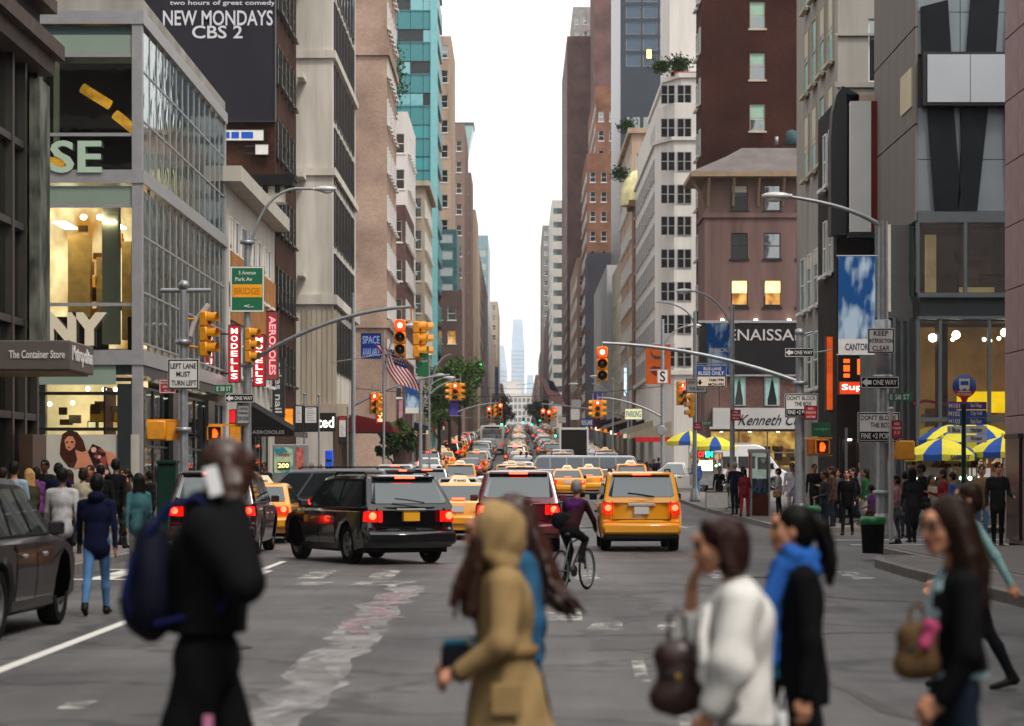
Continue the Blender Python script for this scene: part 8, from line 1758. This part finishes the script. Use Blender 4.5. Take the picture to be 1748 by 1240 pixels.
# ---------------- 3. woman with wind blown long hair behind her
Yl = 12.; r_ = left_person('woman in a denim jacket with long auburn hair blowing back behind the hooded woman', 895, Yl, 1.60)
pose = dict(lean=3, legR=(14, 6), legL=(-15, 10), armL=(-12, 8, 10), armR=(14, 8, 18), headx=.03)
pr, J = body_prims(pose, female=True, slim=.95); hc = np.array(J['head']); hp, T = head_prims(hc, R(0), R(5), MS, True); pr += hp
DJ = cloth('denim jacket', '#2c5878', .85, .4); KL = cloth('black leggings', '#121317')
mk(r_, 'body', pr, VX_, [SKINS[0], DJ, KL, HAIRS[5], SHOE, LIP, EYE, BROW]); at = J['at']
jk = [ell(at(.33), (.14, .18, .2), 0), ell(at(.14), (.13, .165, .17), 0), cap(at(.46, -.13, -.01), at(.46, .13, -.01), .074, .074, 0)]
for nm in 'RL': jk += [cap(J['sh'+nm], J['el'+nm], .07, .058, 0), cap(J['el'+nm], J['wr'+nm], .058, .045, 0)]
mk(r_, 'jacket', jk, .0105, DJ, .04, [((0, 0, .9), (0, 0, -1))], folds(.005, 14))
hr = [ell(hc+V(-.03, 0, .045), (.112, .1, .105), 0), ell(hc+V(-.08, 0, -.03), (.085, .1, .13), 0)]
hr += strands(34, 8, None, [hc+V(-.09, 0, .02), hc+V(-.15, 0, -.10), hc+V(-.20, 0, -.24), hc+V(-.25, 0, -.38), hc+V(-.33, 0, -.46)], .03, .009, 0, (.028, .045, .03))
mk(r_, 'hair', hr, .0085, HAIRS[5], .018, [], hairnoise())

# ---------------- 4. woman in the white cardigan, hand at her mouth
Yw = 9.6; r_ = left_person('older woman in a big white cardigan with her hand at her mouth', 1256, Yw, 1.535)
pose = dict(lean=1, legR=(-12, 8), legL=(12, 6), armL=(0, 10, 20), armR=dict(el=(.2, -.18, 1.20), wr=(.19, -.1, 1.47)), handR=dict(d=(-.2, .5, .85), n=(-1, .3, -.1), curl=.7, side=-1), armL_=0, handL=dict(curl=.8), headx=.045)
pose['armL'] = dict(el=(.04, .25, 1.14), wr=(.13, .2, .92))
pr, J = body_prims(pose, female=True, sleeve=False); hc = np.array(J['head']); hp, T = head_prims(hc, R(0), R(10), MS, True); pr += hp
WC = cloth('white knit', '#e2e0dc', .9, .5, .06); GT = cloth('pale grey trousers', '#8d8b8b')
mk(r_, 'body', pr, VX_, [SKINS[0], WC, GT, HAIRS[0], SHOE, LIP, EYE, BROW]); at = J['at']
cd = [ell(at(.34, 0, -.02), (.155, .2, .22), 0), cap((-.01, 0, 1.32), (-.02, 0, .72), .155, .185, 0, ((1, 0, 0), .88)), cap(at(.46, -.13, -.02), at(.46, .13, -.02), .09, .09, 0), cap(J['shL'], J['elL'], .085, .088, 0), cap(J['elL'], J['wrL']*.8+J['elL']*.2, .088, .068, 0), cap(J['shR'], J['elR'], .09, .075, 0), cap(J['elR'], J['elR']*.55+J['wrR']*.45, .07, .056, 0)]
mk(r_, 'cardigan', cd, .0105, WC, .05, [((0, 0, .86), (.1, 0, -1))], folds(.007, 13, 2.))
for s in (1,):
    MB().tube([at(.45, .15, .13), at(.32, .2, .16), at(.2, .21, .16)], [.018, .025, .03], 8).obj('cardigan_drape', WC, r_)
hr = [ell(hc+V(-.03, 0, .045), (.112, .096, .1), 0), ell(hc+V(-.068, 0, -.02), (.08, .096, .11), 0), ell(hc+V(-.065, 0, -.08), (.065, .082, .065), 0), cap(hc+V(.0, .082, .05), hc+V(-.045, .085, -.08), .022, .035, 0), cap(hc+V(.0, -.082, .05), hc+V(-.045, -.085, -.08), .022, .035, 0), cap(hc+V(.05, -.04, .1), hc+V(.05, .05, .1), .03, .03, 0)]
mk(r_, 'hair', hr, .0085, M('hair greying brown', '#2c1a17', .5, 0, .5, 6), .025, [], hairnoise(70, .004))
def handbag(lab, root, c, w_, h_, d_, mat, tag_=None):
    o = held('handbag', lab, 'handbag', root, c); mk(o, 'bag_body', [cap((-w_*.32, 0, -h_*.35), (w_*.32, 0, -h_*.35), d_*.5, d_*.5, 0), cap((-w_*.26, 0, h_*.2), (w_*.26, 0, h_*.2), d_*.4, d_*.4, 0), ell((0, 0, -h_*.1), (w_*.5, d_*.5, h_*.5), 0)], .011, mat, .04, (), folds(.004, 18))
    MB().tube([(-w_*.22, 0, h_*.38), (-w_*.2, .0, h_*.7), (0, 0, h_*.82), (w_*.2, 0, h_*.7), (w_*.22, 0, h_*.38)], .011, 6).obj('strap', mat, o); MB().bbox((-w_*.3, d_*.36, -.02), (w_*.3, d_*.5, .0), .004).obj('seam', DARKM, o); MB().ell((0, d_*.5, -.03), (.02, .012, .02), 8, 6).obj('clasp', M('brass', '#8a6a2a', .3, .8, .1), o); return o
handbag('dark brown leather handbag carried in front of the woman in white', r_, (.27, .05, 1.1), .18, .34, .15, M('dark brown leather', '#2b1512', .4, 0, .3, 8))
sb_ = held('shopping_bag', 'white and red plastic shopping bag beside the woman in white', 'bag', r_, (-.2, .08, .62)); mk(sb_, 'bag_body', [ell((0, 0, 0), (.11, .07, .2), 0), cap((0, 0, .1), (0, 0, .26), .07, .04, 0, ((1, 0, 0), .6))], .012, M('white plastic bag', '#c9cac9', .35, 0, .05), .03, (), folds(.006, 20)); MB().bbox((-.05, .056, -.1), (.03, .078, .13), .006).obj('printed_strip', M('red bag print', '#a81420', .4, 0, .1), sb_); MB().tube([(-.02, 0, .26), (0, .02, .4), (.03, 0, .26)], .008, 5).obj('handle', M('white plastic bag', '#c9cac9'), sb_)

# ---------------- 5. woman with the blue scarf and ponytail
Yb = 10.9; r_ = left_person('young woman in a black coat with a blue scarf and dark ponytail', 1366, Yb, 1.57); r_.scale.x *= .9; r_.scale.y *= .9
pose = dict(lean=1, legR=(13, 6), legL=(-13, 9), armL=(-6, 7, 12), armR=dict(el=(.1, -.22, 1.17), wr=(.2, -.05, 1.24)), handR=dict(d=(.3, .9, .1), n=(-1, .2, 0), curl=.4, side=-1), headx=.02)
pr, J = body_prims(pose, female=True, slim=.95); hc = np.array(J['head']); hp, T = head_prims(hc, R(0), R(-2), MS, True); pr += hp
KC = cloth('black coat', '#0b0c10', .85); KJ = cloth('dark jeans', '#0f1218')
mk(r_, 'body', pr, VX_, [SKINS[0], KC, KJ, HAIRS[1], SHOE, LIP, EYE, BROW]); at = J['at']
ct = [ell(at(.33), (.142, .18, .2), 0), ell(at(.14), (.13, .165, .18), 0), cap(at(.46, -.13, -.01), at(.46, .13, -.01), .076, .076, 0), cap((0, 0, 1.0), (0, 0, .78), .15, .17, 0)]
for nm in 'RL': ct += [cap(J['sh'+nm], J['el'+nm], .075, .063, 0), cap(J['el'+nm], J['wr'+nm], .062, .05, 0)]
mk(r_, 'coat', ct, .0105, KC, .04, [((0, 0, .78), (0, 0, -1))], folds(.005, 12, 1))
SC = cloth('blue scarf', '#2a5fae', .9, .5, .25); n0 = np.array(at(.57, 0, 0))
sc_ = [cap(n0+V(.07*math.cos(a), .075*math.sin(a), .0+.02*math.sin(2*a)), n0+V(.07*math.cos(a+.8), .075*math.sin(a+.8), .0+.02*math.sin(2*a+1.6)), .048, .048, 0) for a in np.arange(0, 6.3, .8)]+[cap(n0+V(.08*math.cos(a), .09*math.sin(a), -.06), n0+V(.08*math.cos(a+.8), .09*math.sin(a+.8), -.06), .045, .045, 0) for a in np.arange(0, 6.3, .8)]
sc_ += [cap(n0+V(.09, .06, -.05), n0+V(.165, .09, -.22), .06, .06, 0, ((0, 1, 0), .7)), cap(n0+V(.165, .09, -.22), n0+V(.18, .11, -.5), .058, .06, 0, ((0, 1, 0), .5)), cap(n0+V(.1, -.03, -.05), n0+V(.17, .0, -.3), .055, .055, 0)]
mk(r_, 'scarf', sc_, .0095, SC, .018, [], folds(.006, 32)); fr = MB()
for k in range(9): fr.tube([n0+V(.13+k*.012, .12, -.54), n0+V(.128+k*.013, .125, -.60)], .006, 5)
fr.obj('fringe', M('cloth teal', '#1d5a70'), r_)
hr = [ell(hc+V(-.03, 0, .045), (.108, .09, .098), 0), ell(hc+V(-.07, 0, .0), (.07, .085, .1), 0), ell(hc+V(-.14, 0, .045), (.04, .035, .035), 0)]+strands(26, 4, None, [hc+V(-.14, 0, .04), hc+V(-.18, 0, .0), hc+V(-.21, .0, -.08), hc+V(-.22, 0, -.16), hc+V(-.21, 0, -.22)], .022, .008, 0, (.02, .022, .02))
mk(r_, 'hair', hr, .0085, HAIRS[1], .018, [], hairnoise(70, .003))

# ---------------- 6. woman with sunglasses
Yq = 9.6; r_ = left_person('woman in sunglasses and a black jacket with long dark hair and jeans at right', 1632, Yq, 1.615); r_.scale.x *= .93; r_.scale.y *= .93
pose = dict(lean=0, legR=(10, 6), legL=(-9, 10), armL=dict(el=(-.02, .24, 1.13), wr=(.1, .19, .93)), armR=(0, 8, 14), handL=dict(d=(.75, -.15, -.5), n=(.2, -.9, -.2), curl=.75), headx=.03)
pr, J = body_prims(pose, female=True, slim=.98); hc = np.array(J['head']); hp, T = head_prims(hc, R(26), R(3), MS, True); pr += hp
JN = cloth('blue jeans', '#16202e', .85, .3, .25); ST_ = cloth('pale blue shirt', '#8fa8ae')
mk(r_, 'body', pr, VX_, [SKINS[0], ST_, JN, HAIRS[0], SHOE, LIP, EYE, BROW]); at = J['at']
jk = [ell(at(.33, 0, .0), (.138, .185, .2), 0), ell(at(.14, 0, -.005), (.13, .17, .18), 0), cap(at(.46, -.13, -.02), at(.46, .13, -.02), .075, .075, 0), cap((-.01, 0, 1.0), (-.01, 0, .93), .15, .155, 0)]
for nm in 'RL': mk(r_, 'sleeve', [cap(J['sh'+nm], J['el'+nm], .072, .064, 0), cap(J['el'+nm], J['wr'+nm]*.93+J['el'+nm]*.07, .062, .05, 0)], .0105, KB, .03, (), folds(.005, 14))
mk(r_, 'jacket', jk, .0105, KB, .04, [((0, 0, 1.04), (0, 0, -1))], folds(.006, 12, 3))
sh_ = [ell(at(.36, 0, .05), (.095, .1, .15), 0), cap(at(.44, -.05, .06), at(.44, .05, .06), .04, .04, 0), cap((.0, 0, 1.12), (.0, 0, 1.0), .138, .15, 0), cap(at(.15, .0, .06), at(.3, 0, .07), .085, .09, 0)]
for s in (-1, 1): sh_ += [cap(at(.49, s*.05, .05), at(.44, s*.085, .085), .022, .02, 0), cap(at(.49, s*.05, .05), at(.51, s*.06, -.02), .022, .02, 0)]
mk(r_, 'shirt', sh_, .0105, ST_, .025, [((0, 0, 1.01), (0, 0, -1))], folds(.004, 18))
hr = [ell(hc+V(-.028, 0, .045), (.112, .097, .102), 0), ell(hc+V(-.07, 0, -.02), (.085, .1, .13), 0)]
for s in (-1, 1): hr += strands(16, 21+s, None, [hc+V(-.06, s*.075, .0), hc+V(-.08, s*.10, -.12), hc+V(-.07, s*.11, -.25), hc+V(-.09, s*.1, -.36)], .03, .012, 0, (.035, .02, .02))
hr += strands(14, 5, None, [hc+V(-.1, 0, .0), hc+V(-.15, 0, -.15), hc+V(-.16, 0, -.32)], .035, .014, 0, (.025, .05, .02))
mk(r_, 'hair', hr, .0085, HAIRS[0], .02, [], hairnoise())
sg_ = MB()
for s in (-1, 1): sg_.ell(T(.098, s*.034, .016), (.014, .03, .024), 10, 6); sg_.tube([T(.085, s*.066, .02), T(0, s*.082, .012)], .005, 6)
sg_.tube([T(.106, -.012, .022), T(.106, .012, .022)], .005, 6); sg_.obj('sunglasses', M('dark sunglass lens', '#160c0c', .1, 0, 0), r_)
handbag('olive brown shoulder bag in front of the woman in sunglasses', r_, (.2, .12, 1.24), .17, .22, .12, M('olive brown canvas', '#57432c', .8, 0, .3, 7))
sf = held('printed_scarf', 'little pink printed cloth tied to the olive shoulder bag', 'scarf', r_, (.15, .18, 1.33)); mk(sf, 'cloth', [ell((0, 0, 0), (.04, .03, .035), 0), cap((0, 0, 0), (.03, .01, -.07), .025, .03, 0)], .009, M('pink cloth', '#a8456a', .8, 0, .3, 12), .02, (), folds(.004, 30)); MB().ell((0, .03, .01), (.015, .012, .015), 8, 6).obj('knot', M('pink cloth', '#a8456a'), sf)

# ---------------- people seen whole or in the crowd: a few poses, each dressed on its own
MATS7 = lambda: [SKINS[0], KC, KJ, HAIRS[0], SHOE, LIP, EYE, BROW]
def crowd_mesh(name, pose, female, hair, vox=.019, **kw):
    pr, J = body_prims(pose, female=female, fingers=vox < .016, **kw); hc = np.array(J['head']); hp, T = head_prims(hc, R(pose.get('yaw', 0)), 0, MS, female); pr += hp
    top, bot = 1, 2; at = J['at']
    pr += [ell(at(.33), (.135, .185, .2), top), ell(at(.14), (.125, .165, .18), top), cap(at(.05), at(-.085), .15, .17, top, ((1, 0, 0), .85))]
    h = 3; pr += [ell(hc+V(-.025, 0, .045), (.108, .09, .1), h), ell(hc+V(-.055, 0, .0), (.075, .088, .09), h)]
    if hair == 'long': pr += [cap(hc+V(-.07, s*.05, .02), hc+V(-.08, s*.06, -.2), .06, .05, h) for s in (-1, 0, 1)]
    if hair == 'tail': pr += [cap(hc+V(-.1, 0, .05), hc+V(-.16, 0, -.05), .03, .03, h), cap(hc+V(-.16, 0, -.05), hc+V(-.15, 0, -.2), .03, .015, h)]
    if hair == 'bob': pr += [ell(hc+V(-.045, 0, -.03), (.09, .1, .1), h)]
    return bmesh_from('body', [blend(pr, vox, .02)], MATS7())
CR = {
 'walk_m': crowd_mesh('walk_m', dict(lean=2, legR=(18, 6), legL=(-18, 14), armR=(-16, 8, 12), armL=(16, 8, 22)), False, 'short'),
 'walk_f': crowd_mesh('walk_f', dict(lean=2, legR=(-16, 14), legL=(16, 5), armR=(14, 8, 22), armL=(-14, 8, 12)), True, 'long', slim=.94),
 'stand_m': crowd_mesh('stand_m', dict(legR=(3, 4), legL=(-2, 2), armR=(4, 9, 14), armL=(8, 9, 70), yaw=12), False, 'short'),
 'stand_f': crowd_mesh('stand_f', dict(legR=(-3, 3), legL=(4, 5), armR=(12, 7, 95), armL=(4, 9, 16), yaw=-10), True, 'bob', slim=.94),
 'tail_f': crowd_mesh('tail_f', dict(legR=(10, 4), legL=(-11, 9), armR=(10, 9, 60), armL=(-8, 8, 14)), True, 'tail', slim=.94, sleeve=False),
 'skirt_f': crowd_mesh('skirt_f', dict(legR=(6, 4), legL=(-6, 6), armR=(6, 9, 40), armL=(2, 9, 14), yaw=20), True, 'long', slim=.95, skirt=True),
}
TOPC = {'white': '#b8b6b6', 'navy': '#0c1230', 'black': '#0d0d10', 'teal': '#3f6a70', 'grey': '#55555a', 'red': '#7e1a22', 'purple': '#6a3474', 'lilac': '#a59ab5', 'brown': '#4a3326', 'tan': '#8f7450', 'blue': '#2a4f8a', 'green': '#1f5a32', 'cream': '#b0a48e', 'pink': '#a8707a', 'orange': '#a84a1a', 'olive': '#3c3b26', 'pale blue': '#8fa5b8', 'charcoal': '#232428'}
BOTC = {'jeans': '#4a6f98', 'black trousers': '#0e0e11', 'grey trousers': '#3b3b40', 'dark jeans': '#151c2a', 'khaki trousers': '#6b5b42', 'red trousers': '#8e141d', 'dark skirt': '#17151a', 'pale trousers': '#8c8680'}
BAGS = []
def walker(kind, top, bot, hair, skin, px, Y, face, tail, h=1.72, group=None, lab=None, x=None):
    fem = kind.endswith('_f'); lab = lab or f"{'woman' if fem else 'man'} in {top} top and {bot} {tail}"
    jr = random.Random(px*7+int(Y)); r = person(lab, PX(px, Y) if x is None else x, Y, R(face+jr.uniform(-28, 28)), h*jr.uniform(.965, 1.02), group=group)
    o = inst(CR[kind], 'body', r)
    for i, m in enumerate([SKINS[skin], M('cloth top '+top, tuple(c*.72 for c in srgb(TOPC[top])), .9, 0, .3, 7, bump=.3, bscale=120), cloth('bottom '+bot, BOTC[bot]), HAIRS[hair]]): o.material_slots[i].link = 'OBJECT'; o.material_slots[i].material = m
    if (px+int(Y)) % 4 == 1: BAGS.append((r, lab))
    return r
GL, GRR = 'pedestrians crowding the left crossing', 'pedestrians waiting at the right corner'
AW, TO, LF, RT = 90, -90, 180, 0
# left side
hood_ = walker('walk_m', 'navy', 'jeans', 1, 1, 165, 29.4, AW, 'walking away past the parked cars', 1.72, None, 'person in a navy hooded top and faded blue jeans walking away by the parked cars')
hd_ = MB(); hd_.ell((-.06, 0, 1.50), (.085, .11, .075), 12, 8); hd_.obj('hood', M('cloth top navy', (0, 0, 0)), hood_)
for q in (('walk_m', 'white', 'black trousers', 1, 2, 106, 37, AW, 'walking away in the left crowd', 1.76), ('walk_f', 'teal', 'pale trousers', 1, 1, 237, 40, AW, 'walking away right of the navy hooded person', 1.72), ('stand_m', 'pale blue', 'grey trousers', 1, 1, 24, 42, AW, 'with back turned at the far left', 1.74),
          ('walk_f', 'olive', 'dark jeans', 3, 0, 50, 44, AW, 'with blond hair beyond the parked SUV', 1.66), ('walk_m', 'charcoal', 'black trousers', 1, 2, 78, 55, TO, 'facing the camera under the poster', 1.84), ('stand_m', 'navy', 'dark jeans', 1, 1, 100, 46, AW, 'just behind the white shirted man', 1.78), ('stand_f', 'cream', 'dark skirt', 0, 0, 142, 47, AW, 'below the poster in the left crowd', 1.66),
          ('walk_m', 'black', 'black trousers', 1, 1, 172, 48, AW, 'between the cream top and teal top people', 1.74), ('walk_m', 'black', 'dark jeans', 1, 2, 197, 50, AW, 'below the arm of the poster woman', 1.80), ('tail_f', 'brown', 'dark jeans', 0, 0, 216, 53, LF, 'beside the green street box', 1.64), ('walk_f', 'pink', 'dark skirt', 2, 0, 118, 52, AW, 'deep in the left crowd', 1.62),
          ('stand_m', 'grey', 'jeans', 0, 0, 5, 47, AW, 'cut by the left edge of the view', 1.66), ('stand_f', 'purple', 'black trousers', 1, 1, 62, 50, AW, 'behind the blond woman at far left', 1.68), ('walk_m', 'brown', 'khaki trousers', 0, 1, 155, 53, TO, 'coming toward the camera in the left crowd', 1.72), ('stand_m', 'black', 'black trousers', 1, 2, 255, 60, LF, 'beyond the green street box', 1.74)):
    walker(*q[:9], q[9], GL)
for q in (('stand_m', 'white', 'jeans', 4, 0, 426, 71, TO, 'with a pale cap by the phone kiosk', 1.68), ('stand_f', 'orange', 'dark jeans', 0, 1, 446, 70, LF, 'in front of the phone kiosk', 1.62), ('stand_m', 'black', 'black trousers', 1, 2, 437, 76, AW, 'left of the phone kiosk', 1.78), ('walk_m', 'charcoal', 'dark jeans', 1, 2, 452, 79, TO, 'under the black awning', 1.8), ('walk_m', 'blue', 'dark jeans', 1, 1, 517, 88, TO, 'behind the timetable boards', 1.76), ('stand_m', 'charcoal', 'black trousers', 4, 0, 531, 90, LF, 'behind the wider timetable board', 1.8), ('walk_f', 'brown', 'jeans', 2, 0, 565, 100, AW, 'near the bright blue panel', 1.66), ('stand_m', 'grey', 'dark jeans', 0, 1, 546, 96, TO, 'right of the timetable boards', 1.74)):
    walker(*q[:9], q[9], 'people on the left sidewalk by the shops')
# right side
for q in (('stand_m', 'navy', 'black trousers', 4, 0, 1254, 86, AW, 'with a cap by the white cloth table', 1.84), ('tail_f', 'red', 'red trousers', 1, 1, 1271, 83, AW, 'left of the phone booth', 1.6), ('stand_f', 'white', 'dark jeans', 0, 0, 1329, 84, LF, 'right of the phone booth with dark strap', 1.68), ('stand_m', 'white', 'pale trousers', 1, 2, 1352, 82, TO, 'tall beside the mast pole', 1.86), ('walk_m', 'lilac', 'black trousers', 1, 1, 1360, 78, LF, 'in front of the tall white shirted man', 1.66),
          ('stand_m', 'black', 'black trousers', 1, 1, 1390, 80, TO, 'right behind the mast pole under the orange hand', 1.78), ('stand_m', 'charcoal', 'dark jeans', 1, 2, 1408, 66, LF, 'at the front of the right corner crowd', 1.72), ('stand_f', 'brown', 'dark jeans', 2, 1, 1420, 70, LF, 'behind the charcoal jacketed man', 1.76), ('walk_m', 'black', 'black trousers', 0, 0, 1446, 66, TO, 'stepping toward the camera at the right corner', 1.78), ('stand_m', 'white', 'jeans', 2, 0, 1472, 76, LF, 'tall behind the corner crowd', 1.88),
          ('skirt_f', 'green', 'pale trousers', 1, 1, 1478, 70, LF, 'with long dark hair left of the thick pole', 1.68), ('tail_f', 'purple', 'black trousers', 1, 2, 1487, 62, LF, 'in front of the thick corner pole', 1.42), ('stand_f', 'grey', 'black trousers', 0, 0, 1430, 74, TO, 'deep in the right corner crowd', 1.66), ('walk_f', 'black', 'dark jeans', 0, 0, 1458, 72, LF, 'in the middle of the right corner crowd', 1.68),
          ('stand_f', 'pink', 'grey trousers', 0, 1, 1531, 58.5, LF, 'just right of the thick corner pole', 1.62), ('skirt_f', 'charcoal', 'dark skirt', 1, 1, 1556, 55, AW, 'with back turned near the food cart', 1.66), ('walk_m', 'black', 'dark jeans', 1, 2, 1575, 58, LF, 'by the nearest food cart', 1.74), ('stand_f', 'cream', 'khaki trousers', 1, 1, 1590, 60, TO, 'facing the camera under the umbrella', 1.66), ('stand_f', 'tan', 'jeans', 0, 0, 1676, 58, TO, 'right of the bus stop post', 1.7), ('stand_m', 'charcoal', 'black trousers', 1, 0, 1703, 52, TO, 'in a long dark coat beside the granite wall', 1.74),
          ('walk_m', 'grey', 'dark jeans', 1, 1, 1545, 63, AW, 'walking away behind the green lidded bin', 1.74), ('stand_m', 'blue', 'dark jeans', 1, 1, 1626, 62, LF, 'hidden behind the bus stop post', 1.76), ('walk_f', 'white', 'jeans', 2, 0, 1510, 76, AW, 'seen behind the thick corner pole', 1.66), ('stand_f', 'red', 'dark jeans', 1, 1, 1610, 57, LF, 'buying at the nearest food cart', 1.62)):
    walker(*q[:9], q[9], GRR)
for q in (('stand_m', 'black', 'dark jeans', 1, 1, 1228, 100, TO, 'behind the white cloth table', 1.7), ('stand_m', 'cream', 'grey trousers', 0, 0, 1244, 104, LF, 'left of the slim pole before the hotel', 1.74), ('walk_f', 'charcoal', 'dark jeans', 0, 0, 1268, 98, AW, 'behind the red dressed woman', 1.7), ('stand_m', 'blue', 'jeans', 1, 1, 1190, 124, AW, 'in a blue vest by the food cart', 1.8), ('walk_m', 'black', 'black trousers', 1, 2, 1116, 138, TO, 'by the far cart umbrellas', 1.75), ('walk_f', 'red', 'jeans', 0, 0, 1104, 142, AW, 'near the pole with the round disc', 1.66), ('walk_m', 'navy', 'dark jeans', 1, 1, 1124, 146, AW, 'left of the white pickup truck', 1.76), ('stand_f', 'grey', 'black trousers', 1, 1, 1110, 130, LF, 'before the far food cart', 1.66)):
    walker(*q[:9], q[9], 'people on the right sidewalk before the hotel')
for q in (('walk_m', 'black', 'black trousers', 1, 1, 898, 172, RT, 'crossing far up the middle of the road', 1.8), ('walk_m', 'charcoal', 'dark jeans', 1, 2, 925, 168, LF, 'crossing far right of the middle of the road', 1.8), ('walk_f', 'pink', 'jeans', 0, 0, 889, 180, RT, 'crossing far behind the dark dressed man', 1.7)):
    walker(*q[:9], q[9], 'people crossing between the far cars')
for k, (rt_, lb_) in enumerate(BAGS):
    handbag(('black', 'tan', 'brown', 'grey')[k % 4]+' bag at the side of the '+' '.join(lb_.split()[:4]+lb_.split()[-5:]), rt_, (.02, .27, .86), .28, .3, .12, cloth(('crowd bag black', 'crowd bag tan', 'crowd bag brown', 'crowd bag grey')[k % 4], ('#101012', '#8a6a44', '#3a2418', '#4a4a4e')[k % 4], .5))
# person behind the sunglasses woman, arm swinging out
r_ = person('person in a pale teal sweater walking behind the woman in sunglasses', PX(1660, 19.5), 19.5, R(180), 1.62)
pose = dict(lean=2, legR=(16, 6), legL=(-16, 12), armL=(-34, 9, 6), armR=(20, 8, 20)); pr, J = body_prims(pose, female=True, slim=.94); hc = np.array(J['head']); hp, T = head_prims(hc, 0, 0, MS, True); pr += hp
TS = cloth('pale teal knit', '#7fa5a4', .9, .4); mk(r_, 'body', pr+[ell(hc+V(-.025, 0, .045), (.108, .09, .1), 3), ell(hc+V(-.06, 0, -.02), (.08, .09, .11), 3)], .0105, [SKINS[0], TS, KJ, HAIRS[0], SHOE, LIP, EYE, BROW])
# ---------------- cyclist
YC = 35.4; r_ = thing('bicycle', 'city bicycle ridden away right of the maroon SUV', 'bicycle', (PX(980, YC), YC, 0), R(66)); K = .33; r_.scale = (.93,)*3
for xw in (-.53, .53):
    w_ = MB().lathe([(K-.02, -.018), (K, -.01), (K, .01), (K-.02, .018), (K-.035, 0), (K-.02, -.018)], (xw, 0, K), 26, 'y').obj('wheel', TYRE, r_); MB().lathe([(K-.05, -.012), (K-.035, -.012), (K-.035, .012), (K-.05, .012), (K-.05, -.012)], (xw, 0, K), 26, 'y').obj('rim', METAL, w_)
    sp = MB(); [sp.tube([(xw, 0, K), (xw+(K-.04)*math.cos(a*.524), 0, K+(K-.04)*math.sin(a*.524))], .0035, 4) for a in range(12)]; sp.obj('spokes', METAL, w_)
fm = MB(); [fm.tube(q, .017, 7) for q in (((-.53, .03, K), (-.12, .02, .32), (-.18, 0, .85)), ((-.53, -.03, K), (-.18, 0, .78)), ((-.12, 0, .32), (.4, 0, .82)), ((-.17, 0, .76), (.38, 0, .85)), ((.38, 0, .92), (.42, 0, .7), (.53, .03, K)))]; fm.obj('frame', M('grey bike frame', '#3a3d42', .3, .5, .1), r_)
MB().ell((-.2, 0, .9), (.13, .075, .04), 10, 6).obj('saddle', BLACK, r_); MB().tube([(.3, .28, 1.0), (.38, .12, .99), (.38, -.12, .99), (.3, -.28, 1.0)], .014, 6).obj('handlebar', METAL, r_); MB().lathe([(.01, -.02), (.09, -.02), (.09, .02), (.01, .02)], (-.12, -.05, .32), 14, 'y').obj('chainring', DARKM, r_); MB().box((-.2, .07, .15), (-.1, .16, .17)).box((-.14, -.16, .46), (-.04, -.07, .48)).obj('pedal', DARKM, r_)
pr = []; hipc = np.array([-.18, 0, .99]); ch = np.array([.02, 0, 1.36])
pr += [ell(hipc, (.13, .17, .12), 2), cap(hipc+V(.03, 0, .1), ch-V(0, 0, .04), .15, .155, 1, ((1, 0, 0), .9)), ell(ch, (.13, .18, .15), 1), cap(ch+V(.03, -.14, .09), ch+V(.03, .14, .09), .065, .065, 1), cap(ch+V(.06, 0, .12), ch+V(.1, 0, .26), .055, .05, 0)]
for s, kn, an in ((1, (.13, .12, .66), (-.1, .12, .2)), (-1, (.2, -.12, .85), (-.02, -.12, .52))): pr += [cap(hipc+V(0, s*.09, -.02), kn, .085, .06, 2), cap(kn, an, .058, .044, 2), cap(an, np.array(an)+V(.15, 0, -.03), .044, .036, 4)]
for s in (-1, 1): el = (.2, s*.27, 1.16); wr = (.32, s*.25, 1.02); pr += [cap(ch+V(.03, s*.18, .08), el, .057, .046, 1), cap(el, wr, .045, .033, 1), cap(wr, (.36, s*.24, 1.0), .03, .03, 0), cap((.36, s*.24, 1.0), (.36, s*.24, .96), .022, .014, 0)]
hc = np.array([.13, 0, 1.70]); hp, T = head_prims(hc, 0, R(5), MS); pr += hp+[ell(hc+V(-.025, 0, .045), (.106, .088, .098), 3), ell(hc+V(-.055, 0, 0), (.075, .086, .09), 3)]
c_ = person('cyclist in a purple patterned top with a dark shoulder bag riding away', PX(980, YC), YC, R(66), 1.55); mk(c_, 'body', pr, .012, [SKINS[1], cloth('cyclist dark red coat', '#2b1018'), cloth('bottom black trousers', BOTC['black trousers']), HAIRS[4], SHOE, LIP, EYE, BROW])
vt = [ell(ch+V(-.02, .02, .02), (.15, .165, .17), 0), cap(ch+V(.0, -.1, .1), ch+V(0, .1, .1), .075, .075, 0)]; mk(c_, 'vest', vt, .014, M('cloth purple pattern', '#43184c', .8, 0, .7, 9), .03, [((0, 0, 1.28), (0, 0, -1))], folds(.005, 20))
cbag = held('messenger_bag', 'dark messenger bag on the cyclist back', 'bag', c_, (-.2, .14, 1.16)); mk(cbag, 'bag_body', [ell((0, 0, 0), (.09, .19, .15), 0), cap((0, -.1, .06), (0, .1, .06), .07, .07, 0)], .014, cloth('charcoal bag', '#15161a'), .03); MB().tube([(0, .15, .1), (.16, .08, .3), (.3, -.1, .28)], .014, 6).obj('strap', cloth('charcoal bag', '#15161a'), cbag)
# ------------------------------------------------------------------ the city haze
HZ = .00012
mb = MB(); mb.box((-420, -60, -3), (420, 2450, 190)); hz_ = mb.obj('haze', bpy.data.materials.new('haze air'))
hm = hz_.data.materials[0]; hm.use_nodes = True; N = hm.node_tree.nodes; N.remove(N['Principled BSDF']); pv = N.new('ShaderNodeVolumePrincipled'); pv.inputs['Color'].default_value = (.93, .95, 1, 1); pv.inputs['Density'].default_value = HZ
hm.node_tree.links.new(pv.outputs[0], N['Material Output'].inputs['Volume']); tag(hz_, kind='stuff')
